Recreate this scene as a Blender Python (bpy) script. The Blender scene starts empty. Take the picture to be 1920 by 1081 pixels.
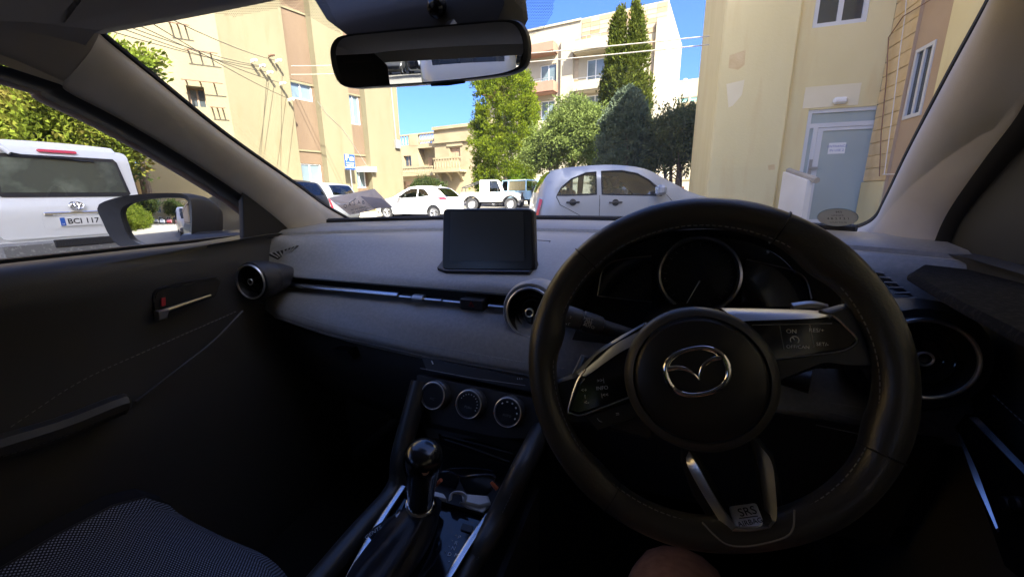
import bpy, math, random
import numpy as np
from mathutils import Vector, Matrix
from mathutils.geometry import delaunay_2d_cdt, tessellate_polygon

sc = bpy.context.scene
COL = sc.collection
rad = math.radians
rng = random.Random(7)

# ------------------------------------------------------------------ camera
FPX = 740.0
CAM = Vector((0.30, 0.0, 1.20))
YAW, PITCH, ROLL = rad(20), rad(13.5), rad(0.6)
FWD = Vector((-math.sin(YAW) * math.cos(PITCH), math.cos(YAW) * math.cos(PITCH), -math.sin(PITCH)))
_r0 = Vector((math.cos(YAW), math.sin(YAW), 0))
_u0 = _r0.cross(FWD)
RGT = _r0 * math.cos(ROLL) - _u0 * math.sin(ROLL)
UPV = _u0 * math.cos(ROLL) + _r0 * math.sin(ROLL)
cam_data = bpy.data.cameras.new('camera')
cam_data.sensor_width = 36
cam_data.lens = 36 * FPX / 1920
cam_data.clip_start = 0.02
cam_data.clip_end = 900
cam = bpy.data.objects.new('camera', cam_data)
COL.objects.link(cam)
m3 = Matrix((RGT, UPV, -FWD)).transposed()
cam.matrix_world = Matrix.Translation(CAM) @ m3.to_4x4()
sc.camera = cam

# ------------------------------------------------------------------ sky, sun, exposure
SUN_EL, SUN_AZ = rad(45), rad(134)          # azimuth clockwise from +Y: behind us, to the right
world = bpy.data.worlds.new('World')
sc.world = world
world.use_nodes = True
wn = world.node_tree.nodes
wl = world.node_tree.links
wn.clear()
sky = wn.new('ShaderNodeTexSky')
sky.sky_type = 'NISHITA'
sky.sun_disc = False
sky.sun_elevation = SUN_EL
sky.sun_rotation = SUN_AZ
sky.air_density = 0.5
sky.dust_density = 4.0
sky.ozone_density = 6.0
bg = wn.new('ShaderNodeBackground')
bg.inputs[1].default_value = 0.056
wout = wn.new('ShaderNodeOutputWorld')
hsv = wn.new('ShaderNodeHueSaturation')
hsv.inputs['Saturation'].default_value = 1.2
hsv.inputs['Hue'].default_value = 0.510
wl.new(sky.outputs[0], hsv.inputs['Color'])
wl.new(hsv.outputs[0], bg.inputs[0])
wl.new(bg.outputs[0], wout.inputs[0])

sun_data = bpy.data.lights.new('sun', 'SUN')
sun_data.energy = 2.1
sun_data.angle = rad(0.5)
sun_data.color = (1.0, 0.94, 0.84)
sun = bpy.data.objects.new('sun', sun_data)
COL.objects.link(sun)
to_sun = Vector((math.sin(SUN_AZ) * math.cos(SUN_EL), math.cos(SUN_AZ) * math.cos(SUN_EL), math.sin(SUN_EL)))
sun.rotation_euler = to_sun.to_track_quat('Z', 'Y').to_euler()
sun.location = (6, -6, 30)

sc.view_settings.view_transform = 'Standard'
sc.view_settings.look = 'None'
sc.view_settings.gamma = 1
sc.view_settings.use_curve_mapping = False
sc.view_settings.exposure = 3.7
sc.render.engine = 'CYCLES'
cy = sc.cycles
cy.use_denoising = True
cy.max_bounces = 10
cy.diffuse_bounces = 5
cy.glossy_bounces = 5
cy.transmission_bounces = 6
cy.transparent_max_bounces = 24
cy.caustics_reflective = False
cy.caustics_refractive = False
cy.sample_clamp_indirect = 6


# ------------------------------------------------------------------ helpers
def at(px, py, X=None, Y=None, Z=None, D=None):
    """The point of the place seen at photo pixel (px, py) on the plane x=X, y=Y, z=Z or at depth D ahead."""
    r = RGT * ((px - 960) / FPX) - UPV * ((py - 540.5) / FPX) + FWD
    if X is not None:
        t = (X - CAM.x) / r.x
    elif Y is not None:
        t = (Y - CAM.y) / r.y
    elif Z is not None:
        t = (Z - CAM.z) / r.z
    else:
        t = D / (r.x * -math.sin(YAW) + r.y * math.cos(YAW))
    return CAM + r * t


def lerp(a, b, t):
    return a + (b - a) * t


def interp(x, xs, ys):
    return float(np.interp(x, xs, ys))


def spline(pts, n, closed=False):
    """Catmull-Rom through pts, n samples per span."""
    P = [Vector(p) for p in pts]
    out = []
    m = len(P)
    spans = m if closed else m - 1
    for i in range(spans):
        if closed:
            p0, p1, p2, p3 = P[(i - 1) % m], P[i], P[(i + 1) % m], P[(i + 2) % m]
        else:
            p1, p2 = P[i], P[i + 1]
            p0 = P[i - 1] if i > 0 else p1 * 2 - p2
            p3 = P[i + 2] if i + 2 < m else p2 * 2 - p1
        for k in range(n):
            t = k / n
            out.append(0.5 * ((2 * p1) + (p2 - p0) * t + (2 * p0 - 5 * p1 + 4 * p2 - p3) * t * t
                              + (3 * p1 - p0 - 3 * p2 + p3) * t ** 3))
    if not closed:
        out.append(P[-1].copy())
    return out


def basis(n, up=Vector((0, 0, 1))):
    n = Vector(n).normalized()
    u = up.cross(n)
    if u.length < 1e-5:
        u = Vector((1, 0, 0)).cross(n)
        if u.length < 1e-5:
            u = Vector((0, 1, 0)).cross(n)
    u.normalize()
    return u, n.cross(u), n


class MB:
    def __init__(self):
        self.v, self.f = [], []

    def add(self, vs, fs):
        b = len(self.v)
        self.v.extend(Vector(p) for p in vs)
        self.f.extend(tuple(b + i for i in q) for q in fs)

    def box(self, x0, x1, y0, y1, z0, z1, M=None):
        vs = [Vector(p) for p in ((x0, y0, z0), (x1, y0, z0), (x1, y1, z0), (x0, y1, z0),
                                  (x0, y0, z1), (x1, y0, z1), (x1, y1, z1), (x0, y1, z1))]
        if M is not None:
            vs = [M @ p for p in vs]
        self.add(vs, [(0, 3, 2, 1), (4, 5, 6, 7), (0, 1, 5, 4), (1, 2, 6, 5), (2, 3, 7, 6), (3, 0, 4, 7)])
        return self

    def cbox(self, x0, x1, y0, y1, z0, z1, b=0.01, M=None):
        """box with chamfered edges"""
        c = ((x0 + x1) / 2, (y0 + y1) / 2, (z0 + z1) / 2)
        h = ((x1 - x0) / 2, (y1 - y0) / 2, (z1 - z0) / 2)
        b = min(b, min(h) * 0.9)
        vs, idx = [], {}
        for sx in (-1, 1):
            for sy in (-1, 1):
                for sz in (-1, 1):
                    s = (sx, sy, sz)
                    for a in range(3):
                        p = [c[i] + s[i] * (h[i] - (0 if i == a else b)) for i in range(3)]
                        idx[(s, a)] = len(vs)
                        vs.append(Vector(p))
        fs = []
        for a in range(3):
            o1, o2 = [(1, 2), (2, 0), (0, 1)][a]
            for sa in (-1, 1):
                q = []
                for (s1, s2) in ((-1, -1), (1, -1), (1, 1), (-1, 1)):
                    s = [0, 0, 0]
                    s[a], s[o1], s[o2] = sa, s1, s2
                    q.append(idx[(tuple(s), a)])
                fs.append(tuple(q if sa > 0 else q[::-1]))
        for a in range(3):           # edges parallel to axis a
            o1, o2 = [(1, 2), (2, 0), (0, 1)][a]
            for s1 in (-1, 1):
                for s2 in (-1, 1):
                    s_, t_ = [0, 0, 0], [0, 0, 0]
                    s_[a], t_[a] = -1, 1
                    for w in (s_, t_):
                        w[o1], w[o2] = s1, s2
                    q = (idx[(tuple(s_), o1)], idx[(tuple(t_), o1)], idx[(tuple(t_), o2)], idx[(tuple(s_), o2)])
                    fs.append(q if s1 * s2 < 0 else q[::-1])
        for sx in (-1, 1):
            for sy in (-1, 1):
                for sz in (-1, 1):
                    q = tuple(idx[((sx, sy, sz), a)] for a in range(3))
                    fs.append(q if sx * sy * sz > 0 else q[::-1])
        if M is not None:
            vs = [M @ p for p in vs]
        self.add(vs, fs)
        return self

    def loft(self, rings, closed=True, caps=True, cyc=False):
        n = len(rings[0])
        vs = [p for r in rings for p in r]
        fs = []
        m = len(rings)
        for i in range(m if cyc else m - 1):
            for j in range(n if closed else n - 1):
                a, b = i * n + j, i * n + (j + 1) % n
                i2 = (i + 1) % m
                fs.append((a, b, i2 * n + (j + 1) % n, i2 * n + j))
        if caps and closed and not cyc:
            fs.append(tuple(range(n))[::-1])
            fs.append(tuple((m - 1) * n + j for j in range(n)))
        self.add(vs, fs)
        return self

    def tube(self, pts, r, n=8, caps=True, closed=False, flat=1.0, up=None):
        P = [Vector(p) for p in pts]
        m = len(P)
        rings = []
        prev = None
        for i, p in enumerate(P):
            if closed:
                t = P[(i + 1) % m] - P[i - 1]
            else:
                t = P[min(i + 1, m - 1)] - P[max(i - 1, 0)]
            t = t.normalized() if t.length > 1e-9 else Vector((0, 0, 1))
            if up is not None:
                u = up - t * up.dot(t)
            elif prev is None:
                u = Vector((0, 0, 1)) - t * t.z
                if u.length < 0.1:
                    u = Vector((1, 0, 0)) - t * t.x
            else:
                u = prev - t * prev.dot(t)
            u.normalize()
            prev = u
            w = t.cross(u)
            rr = r[i] if isinstance(r, (list, tuple)) else r
            rings.append([p + (u * math.cos(2 * math.pi * k / n) * flat + w * math.sin(2 * math.pi * k / n)) * rr for k in range(n)])
        self.loft(rings, True, caps, closed)
        return self

    def lathe(self, prof, o, axis, n=32, caps=True, sx=1.0):
        """prof = [(radius, height along axis)]"""
        u, v, w = basis(axis)
        o = Vector(o)
        rings = [[o + w * h + (u * math.cos(2 * math.pi * k / n) * sx + v * math.sin(2 * math.pi * k / n)) * max(r, 1e-5)
                  for k in range(n)] for r, h in prof]
        self.loft(rings, True, caps)
        return self

    def prism(self, poly, o, u, v, d0, d1):
        """polygon [(a, b)] in the plane (o, u, v), extruded along u x v from d0 to d1"""
        o, u, v = Vector(o), Vector(u), Vector(v)
        w = u.cross(v).normalized()
        n = len(poly)
        vs = [o + u * a + v * b + w * d0 for a, b in poly] + [o + u * a + v * b + w * d1 for a, b in poly]
        area = sum(poly[i][0] * poly[(i + 1) % n][1] - poly[(i + 1) % n][0] * poly[i][1] for i in range(n))
        ccw = (area > 0) == (d1 > d0)
        fs = [(i, (i + 1) % n, n + (i + 1) % n, n + i) for i in range(n)]
        fs.append(tuple(range(n))[::-1])
        fs.append(tuple(range(n, 2 * n)))
        if not ccw:
            fs = [q[::-1] for q in fs]
        self.add(vs, fs)
        return self

    def poly3(self, pts, th, n=None):
        """thin plate from a 3-D polygon"""
        P = [Vector(p) for p in pts]
        if n is None:
            n = Vector()
            for i in range(len(P)):
                n += P[i].cross(P[(i + 1) % len(P)])
        n = Vector(n).normalized() * th
        k = len(P)
        fs = [(i, (i + 1) % k, k + (i + 1) % k, k + i) for i in range(k)]
        fs += [tuple(range(k))[::-1], tuple(range(k, 2 * k))]
        self.add(P + [p + n for p in P], fs)
        return self

    def build(self, name, mat, parent=None, smooth=True, angle=35, fixn=True, world_root=None):
        me = bpy.data.meshes.new(name)
        me.from_pydata([tuple(p) for p in self.v], [], self.f)
        if fixn:
            import bmesh
            bm = bmesh.new()
            bm.from_mesh(me)
            bmesh.ops.recalc_face_normals(bm, faces=bm.faces)
            bm.to_mesh(me)
            bm.free()
        me.materials.append(mat)
        if smooth:
            me.polygons.foreach_set('use_smooth', [True] * len(me.polygons))
            me.set_sharp_from_angle(angle=rad(angle))
        return link(name, me, parent)


ROOTS = {}


def link(name, me, parent=None):
    o = bpy.data.objects.new(name, me)
    COL.objects.link(o)
    if parent is not None:
        o.parent = parent
        if parent.name in ROOTS:
            o.matrix_parent_inverse = ROOTS[parent.name]
    return o


def tag(o, label=None, cat=None, group=None, kind=None):
    for k, v in (('label', label), ('category', cat), ('group', group), ('kind', kind)):
        if v:
            o[k] = v
    return o


def thing(name, label, cat, loc=(0, 0, 0), group=None, world_coords=True):
    """an Empty at the thing's base; with world_coords its parts are modelled where they stand"""
    o = bpy.data.objects.new(name, None)
    o.empty_display_size = 0.2
    COL.objects.link(o)
    o.location = loc
    tag(o, label, cat, group)
    if world_coords:
        ROOTS[o.name] = Matrix.Translation(-Vector(loc))
    return o


def copy_tree(o, parent=None):
    c = o.copy()
    COL.objects.link(c)
    if parent is not None:
        c.parent = parent
    for ch in o.children:
        copy_tree(ch, c)
    return c


def text(name, s, size, M, mat, parent=None, extrude=0.0, align='CENTER', bold=0.0):
    cu = bpy.data.curves.new(name, 'FONT')
    cu.body = s
    cu.size = size
    cu.align_x = align
    cu.align_y = 'CENTER'
    cu.extrude = extrude
    cu.offset = bold
    cu.resolution_u = 3
    tmp = bpy.data.objects.new('tmp_text', cu)
    me = bpy.data.meshes.new_from_object(tmp)
    bpy.data.objects.remove(tmp)
    bpy.data.curves.remove(cu)
    me.name = name
    me.transform(M)
    me.materials.clear()
    me.materials.append(mat)
    return link(name, me, parent)


def frame_at(o, u, v):
    """4x4 whose x axis is u and y axis is v"""
    u = Vector(u).normalized()
    v = Vector(v)
    v = (v - u * v.dot(u)).normalized()
    w = u.cross(v)
    M = Matrix((u, v, w)).transposed().to_4x4()
    M.translation = Vector(o)
    return M


# ------------------------------------------------------------------ materials
MATS = {}


def mat(name, col, rough=0.6, metal=0.0, spec=0.5, col2=None, vs=4.0, stretch=(1, 1, 1), bump=0.0, bs=60.0,
        coat=0.0, thresh=(0.35, 0.7), trans=0.0, col3=None, vs3=20.0, sheen=0.0, emit=None, detail=5.0, stretch3=None):
    if name in MATS:
        return MATS[name]
    m = bpy.data.materials.new(name)
    m.use_nodes = True
    N, L = m.node_tree.nodes, m.node_tree.links
    b = N['Principled BSDF']
    b.inputs['Base Color'].default_value = (*col, 1)
    b.inputs['Roughness'].default_value = rough
    b.inputs['Metallic'].default_value = metal
    b.inputs['Specular IOR Level'].default_value = spec
    b.inputs['Coat Weight'].default_value = coat
    b.inputs['Coat Roughness'].default_value = 0.05
    b.inputs['Sheen Weight'].default_value = sheen
    if trans:
        b.inputs['Transmission Weight'].default_value = trans
    if emit:
        b.inputs['Emission Color'].default_value = (*emit[:3], 1)
        b.inputs['Emission Strength'].default_value = emit[3]
    co = N.new('ShaderNodeTexCoord')
    mp = N.new('ShaderNodeMapping')
    mp.inputs['Scale'].default_value = stretch
    L.new(co.outputs['Object'], mp.inputs[0])
    last = None
    if col2 is not None:
        nz = N.new('ShaderNodeTexNoise')
        nz.inputs['Scale'].default_value = vs
        nz.inputs['Detail'].default_value = detail
        L.new(mp.outputs[0], nz.inputs['Vector'])
        rp = N.new('ShaderNodeValToRGB')
        rp.color_ramp.elements[0].position = thresh[0]
        rp.color_ramp.elements[1].position = thresh[1]
        rp.color_ramp.elements[0].color = (*col, 1)
        rp.color_ramp.elements[1].color = (*col2, 1)
        L.new(nz.outputs['Fac'], rp.inputs[0])
        last = rp.outputs[0]
        if col3 is not None:
            n3 = N.new('ShaderNodeTexNoise')
            n3.inputs['Scale'].default_value = vs3
            n3.inputs['Detail'].default_value = 4
            if stretch3:
                m3_ = N.new('ShaderNodeMapping')
                m3_.inputs['Scale'].default_value = stretch3
                L.new(co.outputs['Object'], m3_.inputs[0])
                L.new(m3_.outputs[0], n3.inputs['Vector'])
            else:
                L.new(co.outputs['Object'], n3.inputs['Vector'])
            r3 = N.new('ShaderNodeValToRGB')
            r3.color_ramp.elements[0].position = 0.56
            r3.color_ramp.elements[1].position = 0.72
            r3.color_ramp.elements[0].color = (0, 0, 0, 1)
            r3.color_ramp.elements[1].color = (1, 1, 1, 1)
            L.new(n3.outputs['Fac'], r3.inputs[0])
            mx = N.new('ShaderNodeMix')
            mx.data_type = 'RGBA'
            L.new(r3.outputs[0], mx.inputs[0])
            L.new(last, mx.inputs[6])
            mx.inputs[7].default_value = (*col3, 1)
            last = mx.outputs[2]
        L.new(last, b.inputs['Base Color'])
    if bump:
        nb = N.new('ShaderNodeTexNoise')
        nb.inputs['Scale'].default_value = bs
        nb.inputs['Detail'].default_value = 3
        L.new(co.outputs['Object'], nb.inputs['Vector'])
        bp = N.new('ShaderNodeBump')
        bp.inputs['Strength'].default_value = bump
        bp.inputs['Distance'].default_value = 0.3 / bs
        L.new(nb.outputs['Fac'], bp.inputs['Height'])
        L.new(bp.outputs[0], b.inputs['Normal'])
    MATS[name] = m
    return m


def glass_mat(name, tint=(0.8, 0.85, 0.83), refl=1.0, rough=0.0, dust=0.0):
    if name in MATS:
        return MATS[name]
    m = bpy.data.materials.new(name)
    m.use_nodes = True
    N, L = m.node_tree.nodes, m.node_tree.links
    N.clear()
    out = N.new('ShaderNodeOutputMaterial')
    tr = N.new('ShaderNodeBsdfTransparent')
    tr.inputs[0].default_value = (*tint, 1)
    gl = N.new('ShaderNodeBsdfGlossy')
    gl.inputs['Roughness'].default_value = rough
    gl.inputs['Color'].default_value = (1, 1, 1, 1)
    fr = N.new('ShaderNodeFresnel')
    fr.inputs[0].default_value = 1.45
    mu = N.new('ShaderNodeMath')
    mu.operation = 'MULTIPLY'
    mu.inputs[1].default_value = refl
    mu.use_clamp = True
    mx = N.new('ShaderNodeMixShader')
    L.new(fr.outputs[0], mu.inputs[0])
    L.new(mu.outputs[0], mx.inputs[0])
    L.new(tr.outputs[0], mx.inputs[1])
    L.new(gl.outputs[0], mx.inputs[2])
    last = mx.outputs[0]
    if dust:                                 # a film of dust and dried drops on the pane
        co = N.new('ShaderNodeTexCoord')
        nz = N.new('ShaderNodeTexNoise')
        nz.inputs['Scale'].default_value = 9
        nz.inputs['Detail'].default_value = 8
        nz.inputs['Roughness'].default_value = 0.75
        L.new(co.outputs['Object'], nz.inputs['Vector'])
        mr = N.new('ShaderNodeMapRange')
        mr.inputs['From Min'].default_value = 0.35
        mr.inputs['From Max'].default_value = 0.75
        mr.inputs['To Min'].default_value = dust * 0.4
        mr.inputs['To Max'].default_value = dust * 2.0
        L.new(nz.outputs['Fac'], mr.inputs['Value'])
        tl = N.new('ShaderNodeBsdfTranslucent')
        tl.inputs[0].default_value = (0.8, 0.78, 0.72, 1)
        m2 = N.new('ShaderNodeMixShader')
        L.new(mr.outputs[0], m2.inputs[0])
        L.new(last, m2.inputs[1])
        L.new(tl.outputs[0], m2.inputs[2])
        last = m2.outputs[0]
    L.new(last, out.inputs[0])
    MATS[name] = m
    return m


def leaf_mat(name, c1, c2, c3, scale=1.2, transl=0.35):
    """leaf colours differ from clump to clump; some light passes through the leaf"""
    m = bpy.data.materials.new(name)
    m.use_nodes = True
    N, L = m.node_tree.nodes, m.node_tree.links
    N.clear()
    out = N.new('ShaderNodeOutputMaterial')
    co = N.new('ShaderNodeTexCoord')
    nz = N.new('ShaderNodeTexNoise')
    nz.inputs['Scale'].default_value = scale
    nz.inputs['Detail'].default_value = 6
    nz.inputs['Roughness'].default_value = 0.7
    L.new(co.outputs['Object'], nz.inputs['Vector'])
    rp = N.new('ShaderNodeValToRGB')
    e = rp.color_ramp.elements
    e[0].position, e[0].color = 0.33, (*c1, 1)
    e[1].position, e[1].color = 0.68, (*c3, 1)
    k = e.new(0.5)
    k.color = (*c2, 1)
    L.new(nz.outputs['Fac'], rp.inputs[0])
    df = N.new('ShaderNodeBsdfDiffuse')
    tl = N.new('ShaderNodeBsdfTranslucent')
    mx = N.new('ShaderNodeMixShader')
    mx.inputs[0].default_value = transl
    L.new(rp.outputs[0], df.inputs[0])
    L.new(rp.outputs[0], tl.inputs[0])
    L.new(df.outputs[0], mx.inputs[1])
    L.new(tl.outputs[0], mx.inputs[2])
    L.new(mx.outputs[0], out.inputs[0])
    MATS[name] = m
    return m

# ================================================================== SETTING AND BUILDINGS
M_asphalt = mat('asphalt', (0.125, 0.115, 0.095), 0.9, col2=(0.16, 0.147, 0.12), vs=1.3, bump=0.4, bs=90)
M_ground = mat('dusty_ground', (0.42, 0.37, 0.29), 0.95, col2=(0.48, 0.43, 0.34), vs=0.7, bump=0.3, bs=40)
M_pave = mat('pavement_concrete', (0.30, 0.28, 0.24), 0.9, col2=(0.40, 0.37, 0.31), vs=2.2, bump=0.3, bs=60)
M_paint = mat('road_paint', (0.78, 0.77, 0.72), 0.7, col2=(0.55, 0.54, 0.5), vs=9)
M_cream = mat('cream_plaster', (0.152, 0.132, 0.074), 0.9, col2=(0.132, 0.112, 0.061), vs=0.55, stretch=(1, 1, 0.35), bump=0.25,
              bs=14, col3=(0.136, 0.109, 0.056), vs3=1.7, stretch3=(1.6, 1.6, 0.3))
M_bright = mat('pale_plaster', (0.185, 0.16, 0.092), 0.9, col2=(0.165, 0.138, 0.076), vs=0.6, stretch=(1, 1, 0.4), bump=0.2, bs=14)
M_ochre = mat('ochre_plaster', (0.235, 0.165, 0.062), 0.9, col2=(0.2, 0.135, 0.048), vs=0.8, stretch=(1, 1, 0.4), bump=0.2, bs=14)
M_yellow = mat('yellow_plaster', (0.76, 0.66, 0.36), 0.9, col2=(0.7, 0.6, 0.31), vs=0.9, stretch=(1, 1, 0.45), bump=0.25, bs=18,
               col3=(0.70, 0.57, 0.29), vs3=1.5, thresh=(0.38, 0.66), stretch3=(2.2, 2.2, 0.35))
M_patch = mat('pale_patch_plaster', (0.8, 0.72, 0.5), 0.9, col2=(0.76, 0.68, 0.46), vs=2)
M_stone = mat('limestone_block', (0.72, 0.57, 0.32), 0.9, col2=(0.62, 0.45, 0.22), vs=3, bump=0.5, bs=25)
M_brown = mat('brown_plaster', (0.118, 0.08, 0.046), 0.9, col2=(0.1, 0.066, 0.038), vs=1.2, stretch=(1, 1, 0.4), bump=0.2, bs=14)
M_mauve = mat('mauve_plaster', (0.50, 0.37, 0.24), 0.9, col2=(0.44, 0.32, 0.20), vs=1.2)
M_white = mat('white_frame', (0.62, 0.63, 0.62), 0.45)
M_whitewall = mat('white_render', (0.78, 0.76, 0.70), 0.9, col2=(0.70, 0.67, 0.6), vs=1.5)
M_frost = mat('frosted_glass', (0.36, 0.42, 0.40), 0.22, spec=0.6, col2=(0.39, 0.45, 0.43), vs=1.2)
M_dkglass = mat('dark_window_glass', (0.04, 0.05, 0.055), 0.06, spec=0.8)
M_blueglass = mat('pale_window_glass', (0.09, 0.125, 0.14), 0.08, spec=0.8, col2=(0.15, 0.19, 0.2), vs=0.7)
M_tealglass = mat('teal_window_glass', (0.18, 0.42, 0.38), 0.1, spec=0.7)
M_terra = mat('terracotta_render', (0.24, 0.128, 0.082), 0.85, col2=(0.215, 0.115, 0.073), vs=2)
M_clad = [mat('cladding_sand', (0.28, 0.205, 0.115), 0.85, col2=(0.24, 0.17, 0.09), vs=1.5),
          mat('cladding_pale', (0.31, 0.255, 0.17), 0.85, col2=(0.28, 0.22, 0.14), vs=1.5),
          mat('cladding_amber', (0.25, 0.16, 0.075), 0.85, col2=(0.22, 0.14, 0.065), vs=1.5)]
M_creamfar = mat('far_cream_render', (0.3, 0.27, 0.195), 0.9, col2=(0.275, 0.24, 0.165), vs=0.5)
M_oldstone = mat('old_limestone', (0.245, 0.205, 0.122), 0.9, col2=(0.205, 0.162, 0.09), vs=0.6, bump=0.4, bs=8)
M_shutter = mat('brown_shutter', (0.30, 0.20, 0.12), 0.7)
M_steel = mat('grey_steel', (0.35, 0.35, 0.34), 0.45, metal=0.6)
M_cable = mat('black_cable', (0.03, 0.028, 0.025), 0.6)
M_cablew = mat('pale_cable', (0.55, 0.5, 0.42), 0.6)
M_rust = mat('rusty_iron', (0.16, 0.09, 0.05), 0.8, col2=(0.10, 0.06, 0.035), vs=20)
M_lampw = mat('white_lamp_cover', (0.8, 0.79, 0.74), 0.35)
M_paper = mat('white_paper', (0.78, 0.78, 0.74), 0.8)
M_blueink = mat('blue_ink', (0.12, 0.16, 0.40), 0.8)

# ground: one sheet to the horizon, the road and the parking bay on it
def ground_z(x, y):
    return 0.10 + (0.018 * max(0.0, y - 12.0) if y < 60 else 0.018 * 48)

mb = MB()
xs = [-400, -120, -60, -30, -15, 0, 15, 30, 60, 120, 400]
ys = [-400, -120, -50, -20, 0, 12, 20, 30, 45, 60, 120, 400]
for j, y in enumerate(ys):
    for x in xs:
        mb.v.append(Vector((x, y, ground_z(x, y))))
nx = len(xs)
for j in range(len(ys) - 1):
    for i in range(nx - 1):
        mb.f.append((j * nx + i, j * nx + i + 1, (j + 1) * nx + i + 1, (j + 1) * nx + i))
tag(mb.build('ground', M_ground, smooth=False), kind='structure')

def sheet(name, pts, m, dz):
    mb = MB()
    mb.add([(x, y, ground_z(x, y) + dz) for x, y in pts], [tuple(range(len(pts)))])
    return tag(mb.build(name, m, smooth=False), kind='structure')

sheet('road', [(-12.5, -120), (3.2, -120), (3.2, 12), (-12.5, 12)], M_asphalt, 0.004)
mb = MB()
mb.add([(x, y, ground_z(x, y) + 0.004) for x, y in ((-12.5, 12), (1.0, 12), (1.0, 30), (-22, 30), (-22, 45), (-12.5, 20))], [(0, 1, 2, 3, 5)])
tag(mb.build('road', M_asphalt, smooth=False), kind='structure')
for i in range(9):
    y0 = -30 + 5.0 * i
    o = sheet('road_marking', [(-9.2, y0), (-5.0, y0), (-5.0, y0 + 0.12), (-9.2, y0 + 0.12)], M_paint, 0.008)
mb = MB()
mb.box(3.2, 4.7, -100, 10.4, 0.0, 0.23)
tag(mb.build('pavement', M_pave, smooth=False), kind='structure')


class Facade:
    """a wall plane: s runs to the right as seen from in front, z up, d outwards"""
    def __init__(self, O, u):
        self.O = Vector((O[0], O[1], 0))
        self.u = Vector((u[0], u[1], 0)).normalized()
        self.n = Vector((self.u.y, -self.u.x, 0))

    def sz(self, px, py):
        r = RGT * ((px - 960) / FPX) - UPV * ((py - 540.5) / FPX) + FWD
        t = (self.O - CAM).dot(self.n) / r.dot(self.n)
        p = CAM + r * t
        return (p - self.O).dot(self.u), p.z

    def pt(self, s, z, d=0.0):
        return self.O + self.u * s + self.n * d + Vector((0, 0, z))

    def M(self, s=0, z=0, d=0):
        m = Matrix((self.u, Vector((0, 0, 1)), self.n)).transposed().to_4x4()
        m.translation = self.pt(s, z, d)
        return m

    def box(self, mb, s0, s1, z0, z1, d0, d1, b=0):
        if b:
            mb.cbox(s0, s1, z0, z1, d0, d1, b, self.M())
        else:
            mb.box(s0, s1, z0, z1, d0, d1, self.M())
        return mb

    def wall(self, mb, s0, s1, z0, z1, holes=(), depth=0.25, d=0.0):
        """wall face with rectangular openings and their reveals"""
        S = sorted({s0, s1, *[h[0] for h in holes], *[h[1] for h in holes]})
        Z = sorted({z0, z1, *[h[2] for h in holes], *[h[3] for h in holes]})
        S = [s for s in S if s0 <= s <= s1]
        Z = [z for z in Z if z0 <= z <= z1]
        for i in range(len(S) - 1):
            for j in range(len(Z) - 1):
                cs, cz = (S[i] + S[i + 1]) / 2, (Z[j] + Z[j + 1]) / 2
                if any(h[0] < cs < h[1] and h[2] < cz < h[3] for h in holes):
                    continue
                mb.add([self.pt(S[i], Z[j], d), self.pt(S[i + 1], Z[j], d), self.pt(S[i + 1], Z[j + 1], d), self.pt(S[i], Z[j + 1], d)], [(0, 1, 2, 3)])
        for h in holes:
            a, b, c, e = h
            q = [(a, c), (b, c), (b, e), (a, e)]
            for k in range(4):
                p, r = q[k], q[(k + 1) % 4]
                mb.add([self.pt(*p, d), self.pt(*r, d), self.pt(*r, d - depth), self.pt(*p, d - depth)], [(0, 1, 2, 3)])
        return mb

    def window(self, root, h, d, frame=M_white, glass=M_blueglass, fw=0.06, mull=1, name='window', trans=0):
        """framed window in opening h at depth d: frame is a part, panes are sub-parts"""
        a, b, c, e = h
        mb = MB()
        self.box(mb, a, a + fw, c, e, d, d + 0.06)
        self.box(mb, b - fw, b, c, e, d, d + 0.06)
        self.box(mb, a + fw, b - fw, c, c + fw, d, d + 0.06)
        self.box(mb, a + fw, b - fw, e - fw, e, d, d + 0.06)
        w = (b - a - 2 * fw)
        for k in range(mull):
            s = a + fw + w * (k + 1) / (mull + 1)
            self.box(mb, s - fw * 0.5, s + fw * 0.5, c + fw, e - fw, d + 0.003, d + 0.055)
        fo = mb.build(name, frame, root, smooth=False)
        for k in range(mull + 1):
            g = MB()
            s0 = a + fw + w * k / (mull + 1) + (fw * 0.5 if k else 0)
            s1 = a + fw + w * (k + 1) / (mull + 1) - (fw * 0.5 if k < mull else 0)
            self.box(g, s0, s1, c + fw, e - fw, d + 0.012, d + 0.024)
            g.build('pane', glass, fo, smooth=False)
        return fo


def rect(F, x0, y0, x1, y1):
    """wall rectangle (s0, s1, z0, z1) that spans these photo pixels"""
    a, b = F.sz(x0, (y0 + y1) / 2)[0], F.sz(x1, (y0 + y1) / 2)[0]
    c, e = F.sz((x0 + x1) / 2, y1)[1], F.sz((x0 + x1) / 2, y0)[1]
    return (min(a, b), max(a, b), min(c, e), max(c, e))


# ---------------------------------------------------------------- left apartment block (sunlit)
LF = Facade(at(757, 350, D=26), (0.242, 0.970))
r = thing('apartment_building', 'tall cream plastered apartment building with brown vertical strips and cables, left of the street', 'building', LF.pt(0, 0))
H = 19.0
st1 = (LF.sz(545, 160)[0], LF.sz(597, 160)[0])
st2 = (LF.sz(656, 200)[0], LF.sz(686, 200)[0])
sf = LF.sz(424, 160)[0]
mb = MB()
strips = [(st1[0], st1[1], -1, H - 1), (st2[0], st2[1], -1, H - 1)]
LF.wall(mb, sf, 0, -0.5, H, [(st1[0], st1[1], 0.3, H - 1.2), (st2[0], st2[1], 0.3, H - 1.2)], depth=0.45)
end = Facade(LF.pt(0, 0), (-LF.n.x, -LF.n.y))
end.wall(mb, 0, 12, -0.5, H)
wallo = mb.build('wall', M_cream, r, smooth=False)
w1 = rect(LF, 549, 148, 580, 183)
w1b = rect(LF, 569, 306, 600, 341)
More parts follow.
